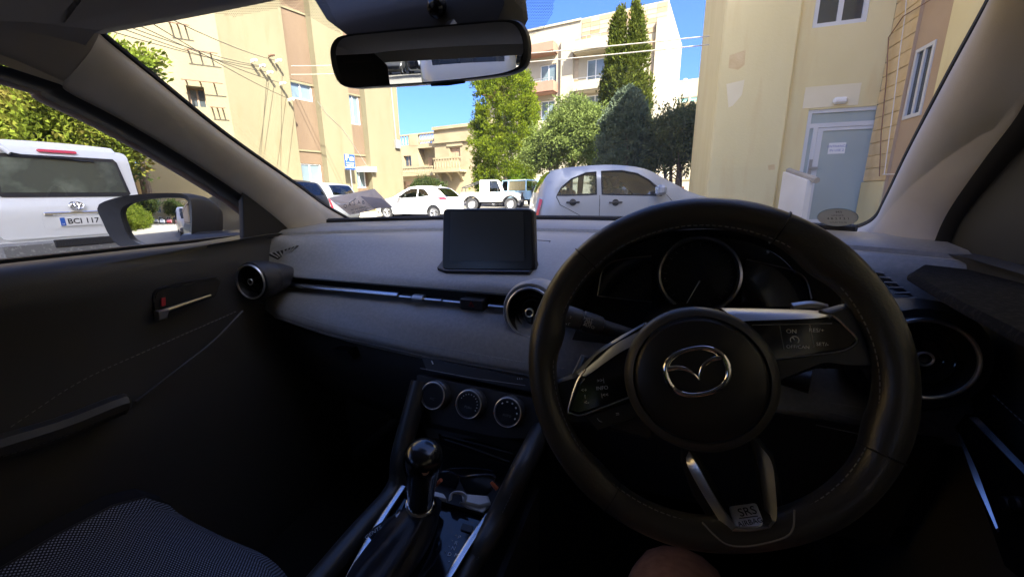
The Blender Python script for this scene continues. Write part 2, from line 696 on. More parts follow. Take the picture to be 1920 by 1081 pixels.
w2 = rect(LF, 658, 176, 683, 231)
w2b = rect(LF, 672, 318, 698, 352)
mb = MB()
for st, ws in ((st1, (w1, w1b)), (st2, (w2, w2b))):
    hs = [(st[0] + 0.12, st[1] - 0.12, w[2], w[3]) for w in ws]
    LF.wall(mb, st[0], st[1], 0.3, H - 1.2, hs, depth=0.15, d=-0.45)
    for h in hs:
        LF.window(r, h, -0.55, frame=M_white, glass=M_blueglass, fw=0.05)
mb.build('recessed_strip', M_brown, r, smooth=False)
for st in (st1, st2):
    for z in (3.4, 6.6, 9.8, 13.0):
        mb = MB()
        LF.box(mb, st[0] + 0.02, st[1] - 0.02, z, z + 0.09, -0.45, -0.40)
        mb.build('ledge', M_cream, r, smooth=False)
mb = MB()
LF.box(mb, *rect(LF, 678, 313, 701, 322), -0.45, 0.25)
mb.build('window_awning', M_whitewall, r, smooth=False)
mb = MB()          # cable up the far corner with its junction box
p0, p1 = LF.sz(733, 168), LF.sz(742, 262)
mb.tube([LF.pt(p0[0], p0[1] + 2, 0.03), LF.pt(*p0, 0.03), LF.pt(*p1, 0.03)], 0.03, 6)
LF.box(mb, p1[0] - 0.12, p1[0] + 0.22, p1[1] - 0.5, p1[1], 0.0, 0.14)
mb.build('cable_box', M_steel, r, smooth=False)
mb = MB()
q = [LF.sz(*p) for p in ((595, 190), (612, 214), (640, 240), (660, 268), (700, 330))]
mb.tube([LF.pt(*p, 0.015) for p in q], 0.009, 5)
mb.build('wall_cable', M_steel, r)
# brighter angled bay at the near end of it
u2 = Vector((0.62, 0.785, 0))
BF = Facade(LF.pt(sf, 0) - u2.normalized() * 3.4, u2)
mb = MB()
hb = rect(BF, 352, 162, 385, 200)
BF.wall(mb, 0, 3.4, -0.5, H, [hb], depth=0.5)
mb.build('bay_wall', M_bright, r, smooth=False)
BF.window(r, hb, -0.5, frame=M_shutter, glass=M_dkglass)
for (xa, ya, xb, yb) in ((350, 109, 408, 95), (345, 168, 417, 147), (396, 208, 424, 202), (318, 57, 356, 46)):
    a, b = BF.sz(xa, ya), BF.sz(xb, yb)
    z = (a[1] + b[1]) / 2
    mb = MB()
    d = 0.42
    mb.tube([BF.pt(a[0], z, d), BF.pt(b[0], z, d)], 0.022, 5)
    for k in range(3):
        s = lerp(a[0], b[0], (k + 0.3) / 3)
        mb.tube([BF.pt(s, z, d), BF.pt(s, z - 0.02, 0)], 0.03, 5)
    mb.build('drying_rail', M_rust, r)
# insulators and brackets
for (x, y) in ((470, 118), (486, 128), (500, 140), (503, 108), (516, 118), (524, 160), (540, 190)):
    s, z = LF.sz(x, y)
    mb = MB()
    mb.tube([LF.pt(s, z, 0), LF.pt(s, z + 0.05, 0.4)], 0.025, 5)
    for k in range(3):
        mb.lathe([(0.045, -0.05), (0.07, 0), (0.045, 0.05)], LF.pt(s + 0.02 * k, z + 0.05, 0.15 + 0.12 * k), (0, 0, 1), 8)
    mb.build('insulator', M_rust if x % 2 else M_whitewall, r)

# ---------------------------------------------------------------- ochre building nearer to us on the left
OF = Facade(BF.pt(0, 0) - Vector((0.30, 0.954, 0)) * 26 + BF.n * 0.25, (0.30, 0.954))
r = thing('ochre_building', 'ochre plastered building behind the white van and the trees', 'building', OF.pt(20, 0))
mb = MB()
hs = [(22.2, 23.3, 4.2, 5.6), (16.5, 17.7, 4.2, 5.6), (16.5, 17.7, 1.0, 2.5)]
OF.wall(mb, 0, 26, -0.5, 15, hs, depth=0.25)
mb.build('wall', M_ochre, r, smooth=False)
for h in hs:
    OF.window(r, h, -0.2, glass=M_dkglass)
mb = MB()
OF.box(mb, 24.4, 24.9, -0.5, 15, 0.0, 0.12)
mb.build('pilaster', M_brown, r, smooth=False)
mb = MB()
OF.box(mb, 0, 26, 15, 15.2, -8, 0.25)
mb.build('roof', M_pave, r, smooth=False)

# overhead wires that leave the insulators and pass over us
wires = [((490, 130), (236, 57)), ((500, 140), (246, 50)), ((486, 128), (262, 48)), ((540, 190), (330, 62)), ((524, 160), (290, 52)), ((516, 118), (350, 40))]
r = thing('overhead_wire', 'bundle of dark overhead wires sagging from the cream building towards us', 'wires', LF.pt(-6, 0))
for (a, b) in wires:
    A = LF.pt(*LF.sz(*a), 0.42)
    B = at(*b, D=10.5)
    B2 = B + (B - A) * 0.9
    pts = []
    for k in range(13):
        t = k / 12
        p = A.lerp(B2, t)
        p.z -= 0.9 * (t * (1 - t)) * 1.6 - 0.45 * t
        pts.append(p)
    mb = MB()
    mb.tube(pts, 0.0105, 5)
    mb.build('wire', M_cable, r)

r = thing('overhead_wire', 'pair of pale wires crossing the street in front of the modern apartments', 'wires', LF.pt(-4, 0))
for ya, yb in ((126, 68), (142, 84)):
    A, B = LF.pt(*LF.sz(540, ya), 0.3), at(1330, yb, Y=10.7)
    pts = []
    for k in range(15):
        p = A.lerp(B, k / 14)
        p.z -= 0.5 * (k / 14) * (1 - k / 14) * 1.2
        pts.append(p)
    mb = MB()
    mb.tube(pts, 0.013, 5)
    mb.build('wire', M_cablew, r)

# ---------------------------------------------------------------- right building (in shade)
YD = 10.8
XL = at(1337, 240, Y=YD - 0.12).x
XW = at(1648, 180, Y=YD).x
DF = Facade((0, YD), (1, 0))
r = thing('yellow_building', 'yellow plastered building on the right with frosted glass entrance door', 'building', (XL, YD, 0))
HB = 9.0
XS = DF.sz(1484, 150)[0]
dh = rect(DF, 1500, 206, 1640, 425)
dh = (dh[0], dh[1], 0.42, DF.sz(1570, 203)[1])
wh = rect(DF, 1530, -40, 1632, 46)
mb = MB()
DF.wall(mb, XS, XW, 0, HB, [dh, wh], depth=0.18)
mb.build('wall', M_yellow, r, smooth=False)
mb = MB()
mb.cbox(XL, XS - 0.002, YD - 0.12, YD + 6.2, 0, HB, 0.04)
mb.build('projecting_wall', M_yellow, r, smooth=False)
for pts, m_ in (((( 1362, 158), (1396, 150), (1391, 178), (1374, 198), (1366, 202)), M_patch), (((1368, 104), (1398, 94), (1396, 122), (1384, 131), (1366, 128)), M_stone),
                (((1440, 310), (1452, 308), (1453, 318), (1441, 319)), M_stone)):
    mb = MB()
    mb.poly3([at(x, y, Y=YD - 0.1205) for x, y in pts], 0.003, (0, -1, 0))
    mb.build('wall_repair', m_, r, smooth=False)
mb = MB()
mb.box(XS, XW + 8, YD + 0.3, YD + 6.2, HB - 0.3, HB)
mb.build('roof', M_pave, r, smooth=False)
mb = MB()
mb.box(XS, XW + 8, YD + 0.45, YD + 6.1, 0, HB - 0.3)
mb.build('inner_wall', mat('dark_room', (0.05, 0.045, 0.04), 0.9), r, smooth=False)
xa = DF.sz(1470, 200)[0]
# window above the door
DF.window(r, wh, -0.10, glass=M_dkglass, fw=0.085)
mb = MB()
DF.box(mb, wh[0] + 0.12, (wh[0] + wh[1]) / 2 - 0.12, wh[2] + 0.02, wh[2] + 0.4, -0.24, -0.13)
mb.build('window_box', M_stone, r, smooth=False)
# patch and lamp above the door
mb = MB()
ph = rect(DF, 1508, 160, 1611, 200)
DF.box(mb, ph[0], ph[1], ph[2], ph[3], 0.0, 0.006)
mb.build('plaster_patch', M_patch, r, smooth=False)
lh = rect(DF, 1560, 183, 1588, 196)
mb = MB()
DF.box(mb, lh[0], lh[1], lh[2], lh[3], 0.006, 0.10, b=0.04)
mb.build('bulkhead_lamp', M_lampw, r)
# entrance: frame, transom, sidelight, door
fwid = 0.075
a, b, c, e = dh
zt = DF.sz(1570, 232)[1]
sd = DF.sz(1521, 300)[0]
mb = MB()
DF.box(mb, a, a + fwid, c, e, -0.1, -0.02)
DF.box(mb, b - fwid * 1.2, b, c, e, -0.1, -0.02)
DF.box(mb, a + fwid, b - fwid * 1.2, e - fwid, e, -0.1, -0.02)
DF.box(mb, a + fwid, b - fwid * 1.2, zt - 0.06, zt + 0.03, -0.1, -0.02)
DF.box(mb, sd - 0.04, sd + 0.04, c, zt - 0.06, -0.1, -0.02)
df = mb.build('door_frame', M_white, r, smooth=False)
mb = MB(); DF.box(mb, a + fwid, b - fwid * 1.2, zt + 0.03, e - fwid, -0.07, -0.05); mb.build('transom_pane', M_frost, df, smooth=False)
mb = MB(); DF.box(mb, a + fwid, sd - 0.04, c + 0.1, zt - 0.06, -0.07, -0.05); mb.build('side_pane', M_frost, df, smooth=False)
mb = MB()
g0, g1 = sd + 0.045, b - fwid * 1.2 - 0.005
DF.box(mb, g0, g0 + 0.1, c, zt - 0.065, -0.085, -0.03)
DF.box(mb, g1 - 0.05, g1, c, zt - 0.065, -0.085, -0.03)
DF.box(mb, g0 + 0.1, g1 - 0.05, zt - 0.13, zt - 0.065, -0.085, -0.03)
DF.box(mb, g0 + 0.1, g1 - 0.05, c, c + 0.14, -0.085, -0.03)
door = mb.build('door', M_white, r, smooth=False)
mb = MB(); DF.box(mb, g0 + 0.1, g1 - 0.05, c + 0.14, zt - 0.13, -0.068, -0.052); mb.build('door_pane', M_frost, door, smooth=False)
hh = DF.sz(1519, 315)
mb = MB()
DF.box(mb, hh[0] - 0.03, hh[0] + 0.03, hh[1] - 0.18, hh[1] + 0.18, -0.03, -0.01)
DF.box(mb, hh[0] - 0.02, hh[0] + 0.14, hh[1] - 0.02, hh[1] + 0.02, 0.0, 0.03)
mb.build('door_handle', M_steel, door, smooth=False)
# notice taped to the door glass
nh = rect(DF, 1555, 267, 1587, 288)
mb = MB()
DF.box(mb, *nh, -0.052, -0.048)
r2 = thing('door_notice', 'small white paper notice with two blue handwritten lines on the entrance door', 'notice', DF.pt((nh[0] + nh[1]) / 2, nh[2], -0.05))
mb.build('paper', M_paper, r2, smooth=False)
for k, s in enumerate(('ENTRANCE', 'IN USE 2')):
    text('lettering', s, (nh[3] - nh[2]) * 0.30, DF.M((nh[0] + nh[1]) / 2, lerp(nh[3], nh[2], 0.33 + 0.36 * k), -0.046), M_blueink, r2)
# corner pier of limestone courses on the side wing
WF = Facade((XW, YD), (0, -1))
sb0, sb1 = WF.sz(1688, 200)[0], WF.sz(1745, 200)[0]
wing_z = 9.4
mb = MB()
wh2 = rect(WF, 1689, 88, 1741, 224)
wh2 = (WF.sz(1700, 160)[0], min(sb1 - 0.05, WF.sz(1732, 160)[0]), WF.sz(1700, 222)[1], WF.sz(1726, 88)[1])
WF.wall(mb, sb1, 17, 0, wing_z)
mb.box(XW + 0.02, XW + 12, YD - 16.9, YD - sb1 - 0.01, wing_z - 0.2, wing_z - 0.02)
mb.add([WF.pt(17, 0), WF.pt(17, wing_z), WF.pt(17, wing_z, -12), WF.pt(17, 0, -12)], [(0, 1, 2, 3)])
mb.add([WF.pt(0, HB, -0.3), WF.pt(0, wing_z, -0.3), WF.pt(0, wing_z, -12), WF.pt(0, HB, -12)], [(0, 1, 2, 3)])
mb.build('wing_wall', M_yellow, r, smooth=False)
mb = MB()
WF.wall(mb, sb0, sb1, 0, wing_z, [wh2], depth=0.06, d=-0.05)
for s, dd in ((sb0, 0), (sb1, 0)):
    mb.add([WF.pt(s, 0, 0), WF.pt(s, wing_z, 0), WF.pt(s, wing_z, -0.05), WF.pt(s, 0, -0.05)], [(0, 1, 2, 3)])
mb.build('recessed_strip', M_mauve, r, smooth=False)
WF.window(r, wh2, -0.09, glass=M_dkglass, fw=0.06)
mb = MB()
WF.box(mb, 0.0, sb0 - 0.003, 0, wing_z, -0.3, -0.03)
mb.build('pier', mat('mortar', (0.66, 0.55, 0.36), 0.95), r, smooth=False)
zc = [WF.sz(1668, y)[1] for y in (338, 312, 287, 262, 238, 213, 188, 163, 139, 114, 90, 66, 42, 18, -6, -30)]
proto = None
for k in range(len(zc) - 1):
    hgt = zc[k + 1] - zc[k]
    if proto is None:
        mb = MB()
        mb.cbox(0.004, sb0 - 0.004, 0.005, hgt - 0.005, -0.03, 0.0, 0.008, WF.M())
        proto = mb.build('stone_block', M_stone, r, smooth=False)
        proto.location.z = zc[k]
        base_h = hgt
    else:
        o = proto.copy()
        COL.objects.link(o)
        o.location.z = zc[k]
        o.scale.z = hgt / base_h
        o.location.x = -rng.uniform(0, 0.008)
mb = MB()
WF.box(mb, 0.004, sb0 - 0.004, 0, zc[0] - 0.01, -0.03, 0.02)
mb.build('plinth', M_yellow, r, smooth=False)
# pipes and cables on the pier
mb = MB()
q = [WF.sz(*p) for p in ((1655, 330), (1658, 250), (1668, 150), (1672, 70), (1700, 30), (1750, 0), (1790, -40))]
mb.tube([WF.pt(s, z, 0.05) for s, z in q], 0.009, 6)
mb.build('wall_pipe', M_terra, r)
mb = MB()
q = [WF.sz(*p) for p in ((1663, 326), (1680, 200), (1692, 100), (1702, 30), (1708, -40))]
mb.tube([WF.pt(s, z, 0.04) for s, z in q], 0.007, 6)
q = [WF.sz(*p) for p in ((1660, 327), (1690, 326))]
mb.tube([WF.pt(s, z, 0.04) for s, z in q], 0.009, 6)
mb.build('wall_pipe', M_whitewall, r)
mb = MB()
q = [DF.sz(*p) for p in ((1636, 315), (1634, 285))]
mb.tube([DF.pt(s, z, 0.06) for s, z in q], 0.03, 6)
mb.build('wall_handle', M_white, r)
# entrance step and its sloped white side wall
mb = MB()
mb.cbox(DF.sz(1486, 400)[0], XW - 0.01, YD - 1.3, YD - 0.002, 0, 0.42, 0.02)
mb.build('entrance_step', M_pave, r, smooth=False)
mb = MB()
pw = [at(1478, 322, Y=YD - 0.9), at(1524, 338, Y=YD - 1.7)]
x0 = pw[0].x
V = [(pw[0].x, YD - 0.9, 0), (pw[1].x, YD - 1.7, 0), (pw[1].x, YD - 1.7, pw[1].z), (pw[0].x, YD - 0.9, pw[0].z)]
mb.poly3(V, 0.1)
mb.build('stair_parapet', M_whitewall, r, smooth=False)
mb = MB()
d = (pw[1] - pw[0]).normalized()
mb.tube([Vector((pw[0].x, YD - 0.9, pw[0].z + 0.02)), Vector((pw[1].x, YD - 1.7, pw[1].z + 0.02)) + d * 0.12], 0.06, 6)
mb.build('parapet_cap', M_pave, r, smooth=False)

# tall block added on our right, behind us, to cast shade on the van
NF = Facade((XW + 0.3, YD - 17.2), (0, -1))
r = thing('shade_block', 'tall yellow block added on the right behind us to shade the van', 'building', NF.pt(4, 0))
hs = [(1.2 + 2.6 * i, 2.4 + 2.6 * i, 1.6 + 3.1 * j, 3.0 + 3.1 * j) for i in range(4) for j in range(7)]
mb = MB()
NF.wall(mb, 0, 11.5, 0, 23, hs, depth=0.2)
mb.box(XW + 0.32, XW + 12, YD - 28.6, YD - 17.22, 22.8, 22.98)
for s in (0, 11.5):
    mb.add([NF.pt(s, 0), NF.pt(s, 23), NF.pt(s, 23, -12), NF.pt(s, 0, -12)], [(0, 1, 2, 3)])
mb.build('wall', M_yellow, r, smooth=False)
for h in hs:
    NF.window(r, h, -0.15, glass=M_dkglass)

# ---------------------------------------------------------------- far modern apartments
AF = Facade(at(1247, 100, D=38), (0.991, -0.134))
r = thing('modern_apartments', 'modern cream apartment building with terracotta balconies and stone cladding beyond the trees', 'building', AF.pt(-8, 0))
ztop = AF.sz(1243, 2)[1]
sl = AF.sz(912, 200)[0]
mb = MB()
A_w = [rect(AF, 1013, 121, 1043, 157), rect(AF, 1014, 189, 1040, 226), rect(AF, 1003, 82, 1041, 94),
       rect(AF, 1100, 110, 1133, 149), rect(AF, 1098, 178, 1131, 215), rect(AF, 1150, 112, 1185, 150), rect(AF, 930, 125, 960, 160), rect(AF, 930, 195, 960, 230)]
AF.wall(mb, sl, 0, 0, ztop, A_w, depth=0.25)
side = Facade(AF.pt(0, 0), (-AF.n.x, -AF.n.y))
side.wall(mb, 0, 12, 0, ztop)
mb.add([AF.pt(sl, ztop), AF.pt(0, ztop), AF.pt(0, ztop, -12), AF.pt(sl, ztop, -12)], [(0, 1, 2, 3)])
mb.build('wall', M_creamfar, r, smooth=False)
for h in A_w:
    AF.window(r, h, -0.2, glass=M_blueglass, fw=0.07, mull=2 if h[1] - h[0] > 2 else 1)
for (xa, ya, xb, yb, m) in ((985, 90, 1046, 106, M_terra), (985, 160, 1046, 178, M_terra), (1081, 74, 1212, 94, M_creamfar), (1081, 151, 1212, 168, M_creamfar),
                            (915, 92, 962, 108, M_terra), (915, 162, 962, 180, M_terra)):
    h = rect(AF, xa, ya, xb, yb)
    mb = MB()
    AF.box(mb, h[0], h[1], h[2], h[3], 1.15, 1.28)
    AF.box(mb, h[0], h[0] + 0.12, h[2], h[3], 0, 1.148)
    AF.box(mb, h[1] - 0.12, h[1], h[2], h[3], 0, 1.148)
    AF.box(mb, h[0] + 0.13, h[1] - 0.13, h[2] - 0.1, h[2] + 0.08, 0, 1.148)
    bal = mb.build('balcony', m, r, smooth=False)
    mb = MB()
    AF.box(mb, h[0] + 0.05, h[1] - 0.05, h[3] + 0.25, h[3] + 0.29, 1.2, 1.24)
    for k in range(6):
        s = lerp(h[0] + 0.1, h[1] - 0.1, k / 5)
        AF.box(mb, s - 0.02, s + 0.02, h[3], h[3] + 0.25, 1.2, 1.24)
    mb.build('railing', M_steel, bal, smooth=False)
for (xa, ya, xb, yb) in ((1052, 75, 1074, 330), (1223, 40, 1238, 330)):
    h = rect(AF, xa, ya, xb, yb)
    mb = MB()
    AF.box(mb, h[0], h[1], 0, h[3], 0.0, 0.3)
    mb.build('pilaster', M_creamfar, r, smooth=False)
mb = MB()
h = rect(AF, 985, 46, 1090, 50)
AF.box(mb, sl, h[1], h[2], h[3], 0.0, 0.12)
mb.build('cornice', M_creamfar, r, smooth=False)
# stone cladding panels, one by one
protos = []
for (xa, ya, xb, yb, nw, nh_) in ((1092, 8, 1243, 72, 9, 6), (1075, 75, 1083, 330, 1, 14), (1212, 75, 1223, 330, 1, 14)):
    h = rect(AF, xa, ya, xb, yb)
    if ya == 8:
        h = (h[0], -0.05, AF.sz(1165, 72)[1], ztop - 0.12)
    w_, h_ = (h[1] - h[0]) / nw, (h[3] - h[2]) / nh_
    for i in range(nw):
        for j in range(nh_):
            m = M_clad[rng.choice((0, 0, 1, 1, 1, 2))]
            key = (m.name, round(w_, 3))
            src = next((p for k2, p in protos if k2 == key), None)
            if src is None:
                mb = MB()
                mb.box(0.012, w_ - 0.012, 0.012, h_ - 0.012, 0.0, 0.05, AF.M(0, 0, 0))
                src = mb.build('stone_panel', m, r, smooth=False)
                protos.append((key, src))
                o = src
            else:
                o = src.copy()
                COL.objects.link(o)
            o.location = AF.u * (h[0] + i * w_) + Vector((0, 0, h[2] + j * h_)) + AF.n * rng.uniform(0, 0.02)

# ---------------------------------------------------------------- small white modern house on the right
SF = Facade(at(1315, 170, D=50), (0.985, -0.17))
r = thing('white_house', 'low white flat roofed house with teal windows beside the yellow building', 'building', SF.pt(-3, 0))
zs = SF.sz(1290, 149)[1]
s0 = SF.sz(1232, 180)[0]
wsm = [rect(SF, 1259, 184, 1274, 193), rect(SF, 1276, 183, 1291, 192), rect(SF, 1294, 181, 1309, 191)]
mb = MB()
SF.wall(mb, s0, 6, 0, zs, wsm, depth=0.2)
mb.add([SF.pt(s0, zs), SF.pt(6, zs), SF.pt(6, zs, -8), SF.pt(s0, zs, -8)], [(0, 1, 2, 3)])
mb.add([SF.pt(s0, 0), SF.pt(s0, zs), SF.pt(s0, zs, -8), SF.pt(s0, 0, -8)], [(0, 1, 2, 3)])
mb.build('wall', M_creamfar, r, smooth=False)
for h in wsm:
    SF.window(r, h, -0.15, glass=M_tealglass, mull=0, fw=0.07)
mb = MB()
h = rect(SF, 1240, 195, 1312, 202)
SF.box(mb, h[0], 6, h[2], h[3], 0, 0.6)
mb.build('ledge', M_oldstone, r, smooth=False)
mb = MB()
h = rect(SF, 1277, 138, 1283, 149)
SF.box(mb, h[0], h[1], zs, h[3], -3, -2.5)
h = rect(SF, 1242, 146, 1256, 152)
SF.box(mb, h[0], h[1], zs, zs + 0.5, -3, -2)
mb.build('chimney', M_whitewall, r, smooth=False)

# ---------------------------------------------------------------- far town houses
def balusters(F, root, h, n, m, d):
    mb = MB()
    F.box(mb, h[0], h[1], h[3] - 0.16, h[3], d - 0.1, d + 0.12)
    F.box(mb, h[0], h[1], h[2], h[2] + 0.14, d - 0.1, d + 0.12)
    rail = mb.build('balustrade', m, root, smooth=False)
    prot = None
    for k in range(n):
        s = lerp(h[0] + 0.12, h[1] - 0.12, k / max(1, n - 1))
        if prot is None:
            mb = MB()
            hh_ = h[3] - h[2] - 0.3
            mb.lathe([(0.05, 0), (0.10, hh_ * 0.3), (0.05, hh_ * 0.62), (0.045, hh_ * 0.8), (0.08, hh_)], F.pt(0, h[2] + 0.14, d), (0, 0, 1), 7)
            prot = mb.build('baluster', m, rail)
            o = prot
        else:
            o = prot.copy()
            COL.objects.link(o)
        o.location = F.u * s
    return rail


TF = Facade(at(822, 300, D=47), (0.985, -0.17))
r = thing('town_house', 'low cream town house with roof balustrade next to the tall block', 'building', TF.pt(-2, 0))
h0 = rect(TF, 745, 248, 819, 360)
zb = TF.sz(790, 272)[1]
win = rect(TF, 757, 292, 771, 312)
log = rect(TF, 784, 277, 815, 312)
win2 = rect(TF, 757, 340, 772, 358)
mb = MB()
TF.wall(mb, h0[0] - 3, h0[1], 0, zb, [win, log, win2], depth=1.0)
mb.add([TF.pt(h0[0] - 3, zb), TF.pt(h0[1], zb), TF.pt(h0[1], zb, -8), TF.pt(h0[0] - 3, zb, -8)], [(0, 1, 2, 3)])
mb.build('wall', M_oldstone, r, smooth=False)
TF.window(r, win, -0.3, frame=M_shutter, glass=M_dkglass)
TF.window(r, win2, -0.3, frame=M_shutter, glass=M_shutter)
mb = MB()
TF.box(mb, log[0], log[1], log[2], log[3], -1.02, -1.0)
mb.build('loggia_wall', M_oldstone, r, smooth=False)
hd = rect(TF, 793, 294, 800, 312)
TF.window(r, hd, -0.99, frame=M_shutter, glass=M_shutter)
zt2 = TF.sz(790, 249)[1]
balusters(TF, r, (h0[0] - 3, TF.sz(766, 260)[0], zb, zt2), 12, M_oldstone, -0.12)
mb = MB(); TF.box(mb, TF.sz(767, 260)[0], TF.sz(783, 260)[0], zb, zt2, -0.25, 0.02); mb.build('parapet', M_oldstone, r, smooth=False)
balusters(TF, r, (TF.sz(784, 260)[0], h0[1], zb, zt2), 11, M_oldstone, -0.12)
hb2 = rect(TF, 752, 313, 819, 327)
balusters(TF, r, (hb2[0], hb2[1], hb2[2], hb2[3]), 22, M_oldstone, 0.7)
mb = MB(); TF.box(mb, hb2[0], hb2[1], hb2[2] - 0.2, hb2[2] - 0.003, 0.0, 0.85); mb.build('balcony_slab', M_oldstone, r, smooth=False)

TG = Facade(at(822, 300, D=46.2), (0.985, -0.17))
r = thing('old_stone_house', 'old limestone house with shuttered door over a small stone balcony', 'building', TG.pt(2, 0))
g0 = rect(TG, 816, 236, 900, 360)
zt3 = TG.sz(855, 239)[1]
dd = rect(TG, 843, 276, 863, 303)
mb = MB()
TG.wall(mb, g0[0], g0[1] + 2, 0, zt3, [dd], depth=0.3)
mb.add([TG.pt(g0[0], zt3), TG.pt(g0[1] + 2, zt3), TG.pt(g0[1] + 2, zt3, -8), TG.pt(g0[0], zt3, -8)], [(0, 1, 2, 3)])
mb.add([TG.pt(g0[0], 0), TG.pt(g0[0], zt3), TG.pt(g0[0], zt3, -8), TG.pt(g0[0], 0, -8)], [(0, 1, 2, 3)])
mb.build('wall', M_oldstone, r, smooth=False)
TG.window(r, dd, -0.25, frame=M_shutter, glass=M_shutter, fw=0.09, name='shutter_door')
mb = MB()
for (ya, yb) in ((234, 240), (262, 266)):
    h = rect(TG, 816, ya, 895, yb)
    TG.box(mb, g0[0] - 0.1, g0[1] + 2, h[2], h[3], 0.0, 0.22)
hm = rect(TG, 838, 267, 868, 274)
TG.box(mb, *hm, 0.0, 0.1)
mb.build('cornice', M_oldstone, r, smooth=False)
hb3 = rect(TG, 824, 296, 873, 319)
balusters(TG, r, (hb3[0], hb3[1], hb3[2], hb3[3]), 10, M_oldstone, 1.0)
mb = MB(); TG.box(mb, hb3[0] - 0.1, hb3[1] + 0.1, hb3[2] - 0.25, hb3[2] - 0.003, 0, 1.2); mb.build('balcony_slab', M_oldstone, r, smooth=False)
for s in (hb3[0] + 0.3, (hb3[0] + hb3[1]) / 2, hb3[1] - 0.3):
    mb = MB()
    mb.prism([(0, 0), (0.95, 0), (0.5, -0.3), (0.12, -0.8), (0, -0.9)], TG.pt(s - 0.12, hb3[2] - 0.255), TG.n, Vector((0, 0, 1)), -0.12, 0.12)
    mb.build('corbel', M_oldstone, r, smooth=False)

# garden wall behind the parked cars
GW = Facade(at(1320, 340, D=31), (0.985, -0.17))
r = thing('garden_wall', 'pale rendered garden wall behind the cypress trunks', 'wall', GW.pt(-6, 0))
mb = MB()
GW.box(mb, GW.sz(892, 345)[0], 6, 0, 2.05, -0.25, 0)
mb.build('wall_body', M_creamfar, r, smooth=False)
mb = MB()
GW.box(mb, GW.sz(892, 345)[0] - 0.05, 6.05, 2.052, 2.15, -0.3, 0.05)
mb.build('coping', M_oldstone, r, smooth=False)

# ================================================================== TREES
M_bark = mat('grey_bark', (0.13, 0.10, 0.075), 0.95, col2=(0.08, 0.06, 0.045), vs=9, stretch=(1, 1, 0.3), bump=0.6, bs=30)
nrg = np.random.default_rng(11)
L_bright = leaf_mat('leaves_bright_cypress', (0.040, 0.062, 0.006), (0.115, 0.155, 0.010), (0.165, 0.19, 0.016), 1.3)
L_tall = leaf_mat('leaves_tall_cypress', (0.030, 0.043, 0.008), (0.070, 0.088, 0.014), (0.095, 0.105, 0.019), 1.6)
L_dark = leaf_mat('leaves_dark_cypress', (0.07, 0.095, 0.065), (0.10, 0.13, 0.08), (0.13, 0.155, 0.095), 1.6)
L_pale = leaf_mat('leaves_pale_pepper', (0.11, 0.15, 0.038), (0.155, 0.20, 0.052), (0.19, 0.235, 0.07), 1.1, 0.5)
L_olive = leaf_mat('leaves_dark_olive', (0.07, 0.09, 0.05), (0.11, 0.135, 0.07), (0.17, 0.18, 0.075), 1.2)
L_hedge = leaf_mat('leaves_hedge', (0.05, 0.08, 0.012), (0.12, 0.16, 0.02), (0.18, 0.20, 0.035), 1.5)
L_yel = leaf_mat('leaves_yellow_shrub', (0.035, 0.06, 0.01), (0.13, 0.165, 0.02), (0.18, 0.13, 0.04), 1.1)
L_bg = leaf_mat('leaves_dark_pine', (0.02, 0.035, 0.01), (0.045, 0.065, 0.02), (0.08, 0.09, 0.03), 1.3)


def leaves(name, C, N, size, aspect, m, parent, up=0.4, jit=0.6):
    """a leaf quad at every point of C; N are outward directions"""
    n = len(C)
    d = N * 0.6 + nrg.normal(0, jit, (n, 3))
    d[:, 2] += up
    d /= np.linalg.norm(d, axis=1, keepdims=True) + 1e-9
    q = nrg.normal(0, 1, (n, 3))
    w = np.cross(d, q)
    w /= np.linalg.norm(w, axis=1, keepdims=True) + 1e-9
    s = size * nrg.uniform(0.6, 1.4, (n, 1))
    a = d * s * aspect
    b = w * s * 0.5
    V = np.stack([C - b * 0.4, C + a * 0.55 - b, C + a, C + a * 0.55 + b], axis=1).reshape(-1, 3)
    me = bpy.data.meshes.new(name)
    me.vertices.add(4 * n)
    me.vertices.foreach_set('co', V.astype(np.float32).ravel())
    me.loops.add(4 * n)
    me.loops.foreach_set('vertex_index', np.arange(4 * n, dtype=np.int32))
    me.polygons.add(n)
    me.polygons.foreach_set('loop_start', np.arange(0, 4 * n, 4, dtype=np.int32))
    me.polygons.foreach_set('loop_total', np.full(n, 4, dtype=np.int32))
    me.update(calc_edges=True)
    me.materials.append(m)
    return link(name, me, parent)


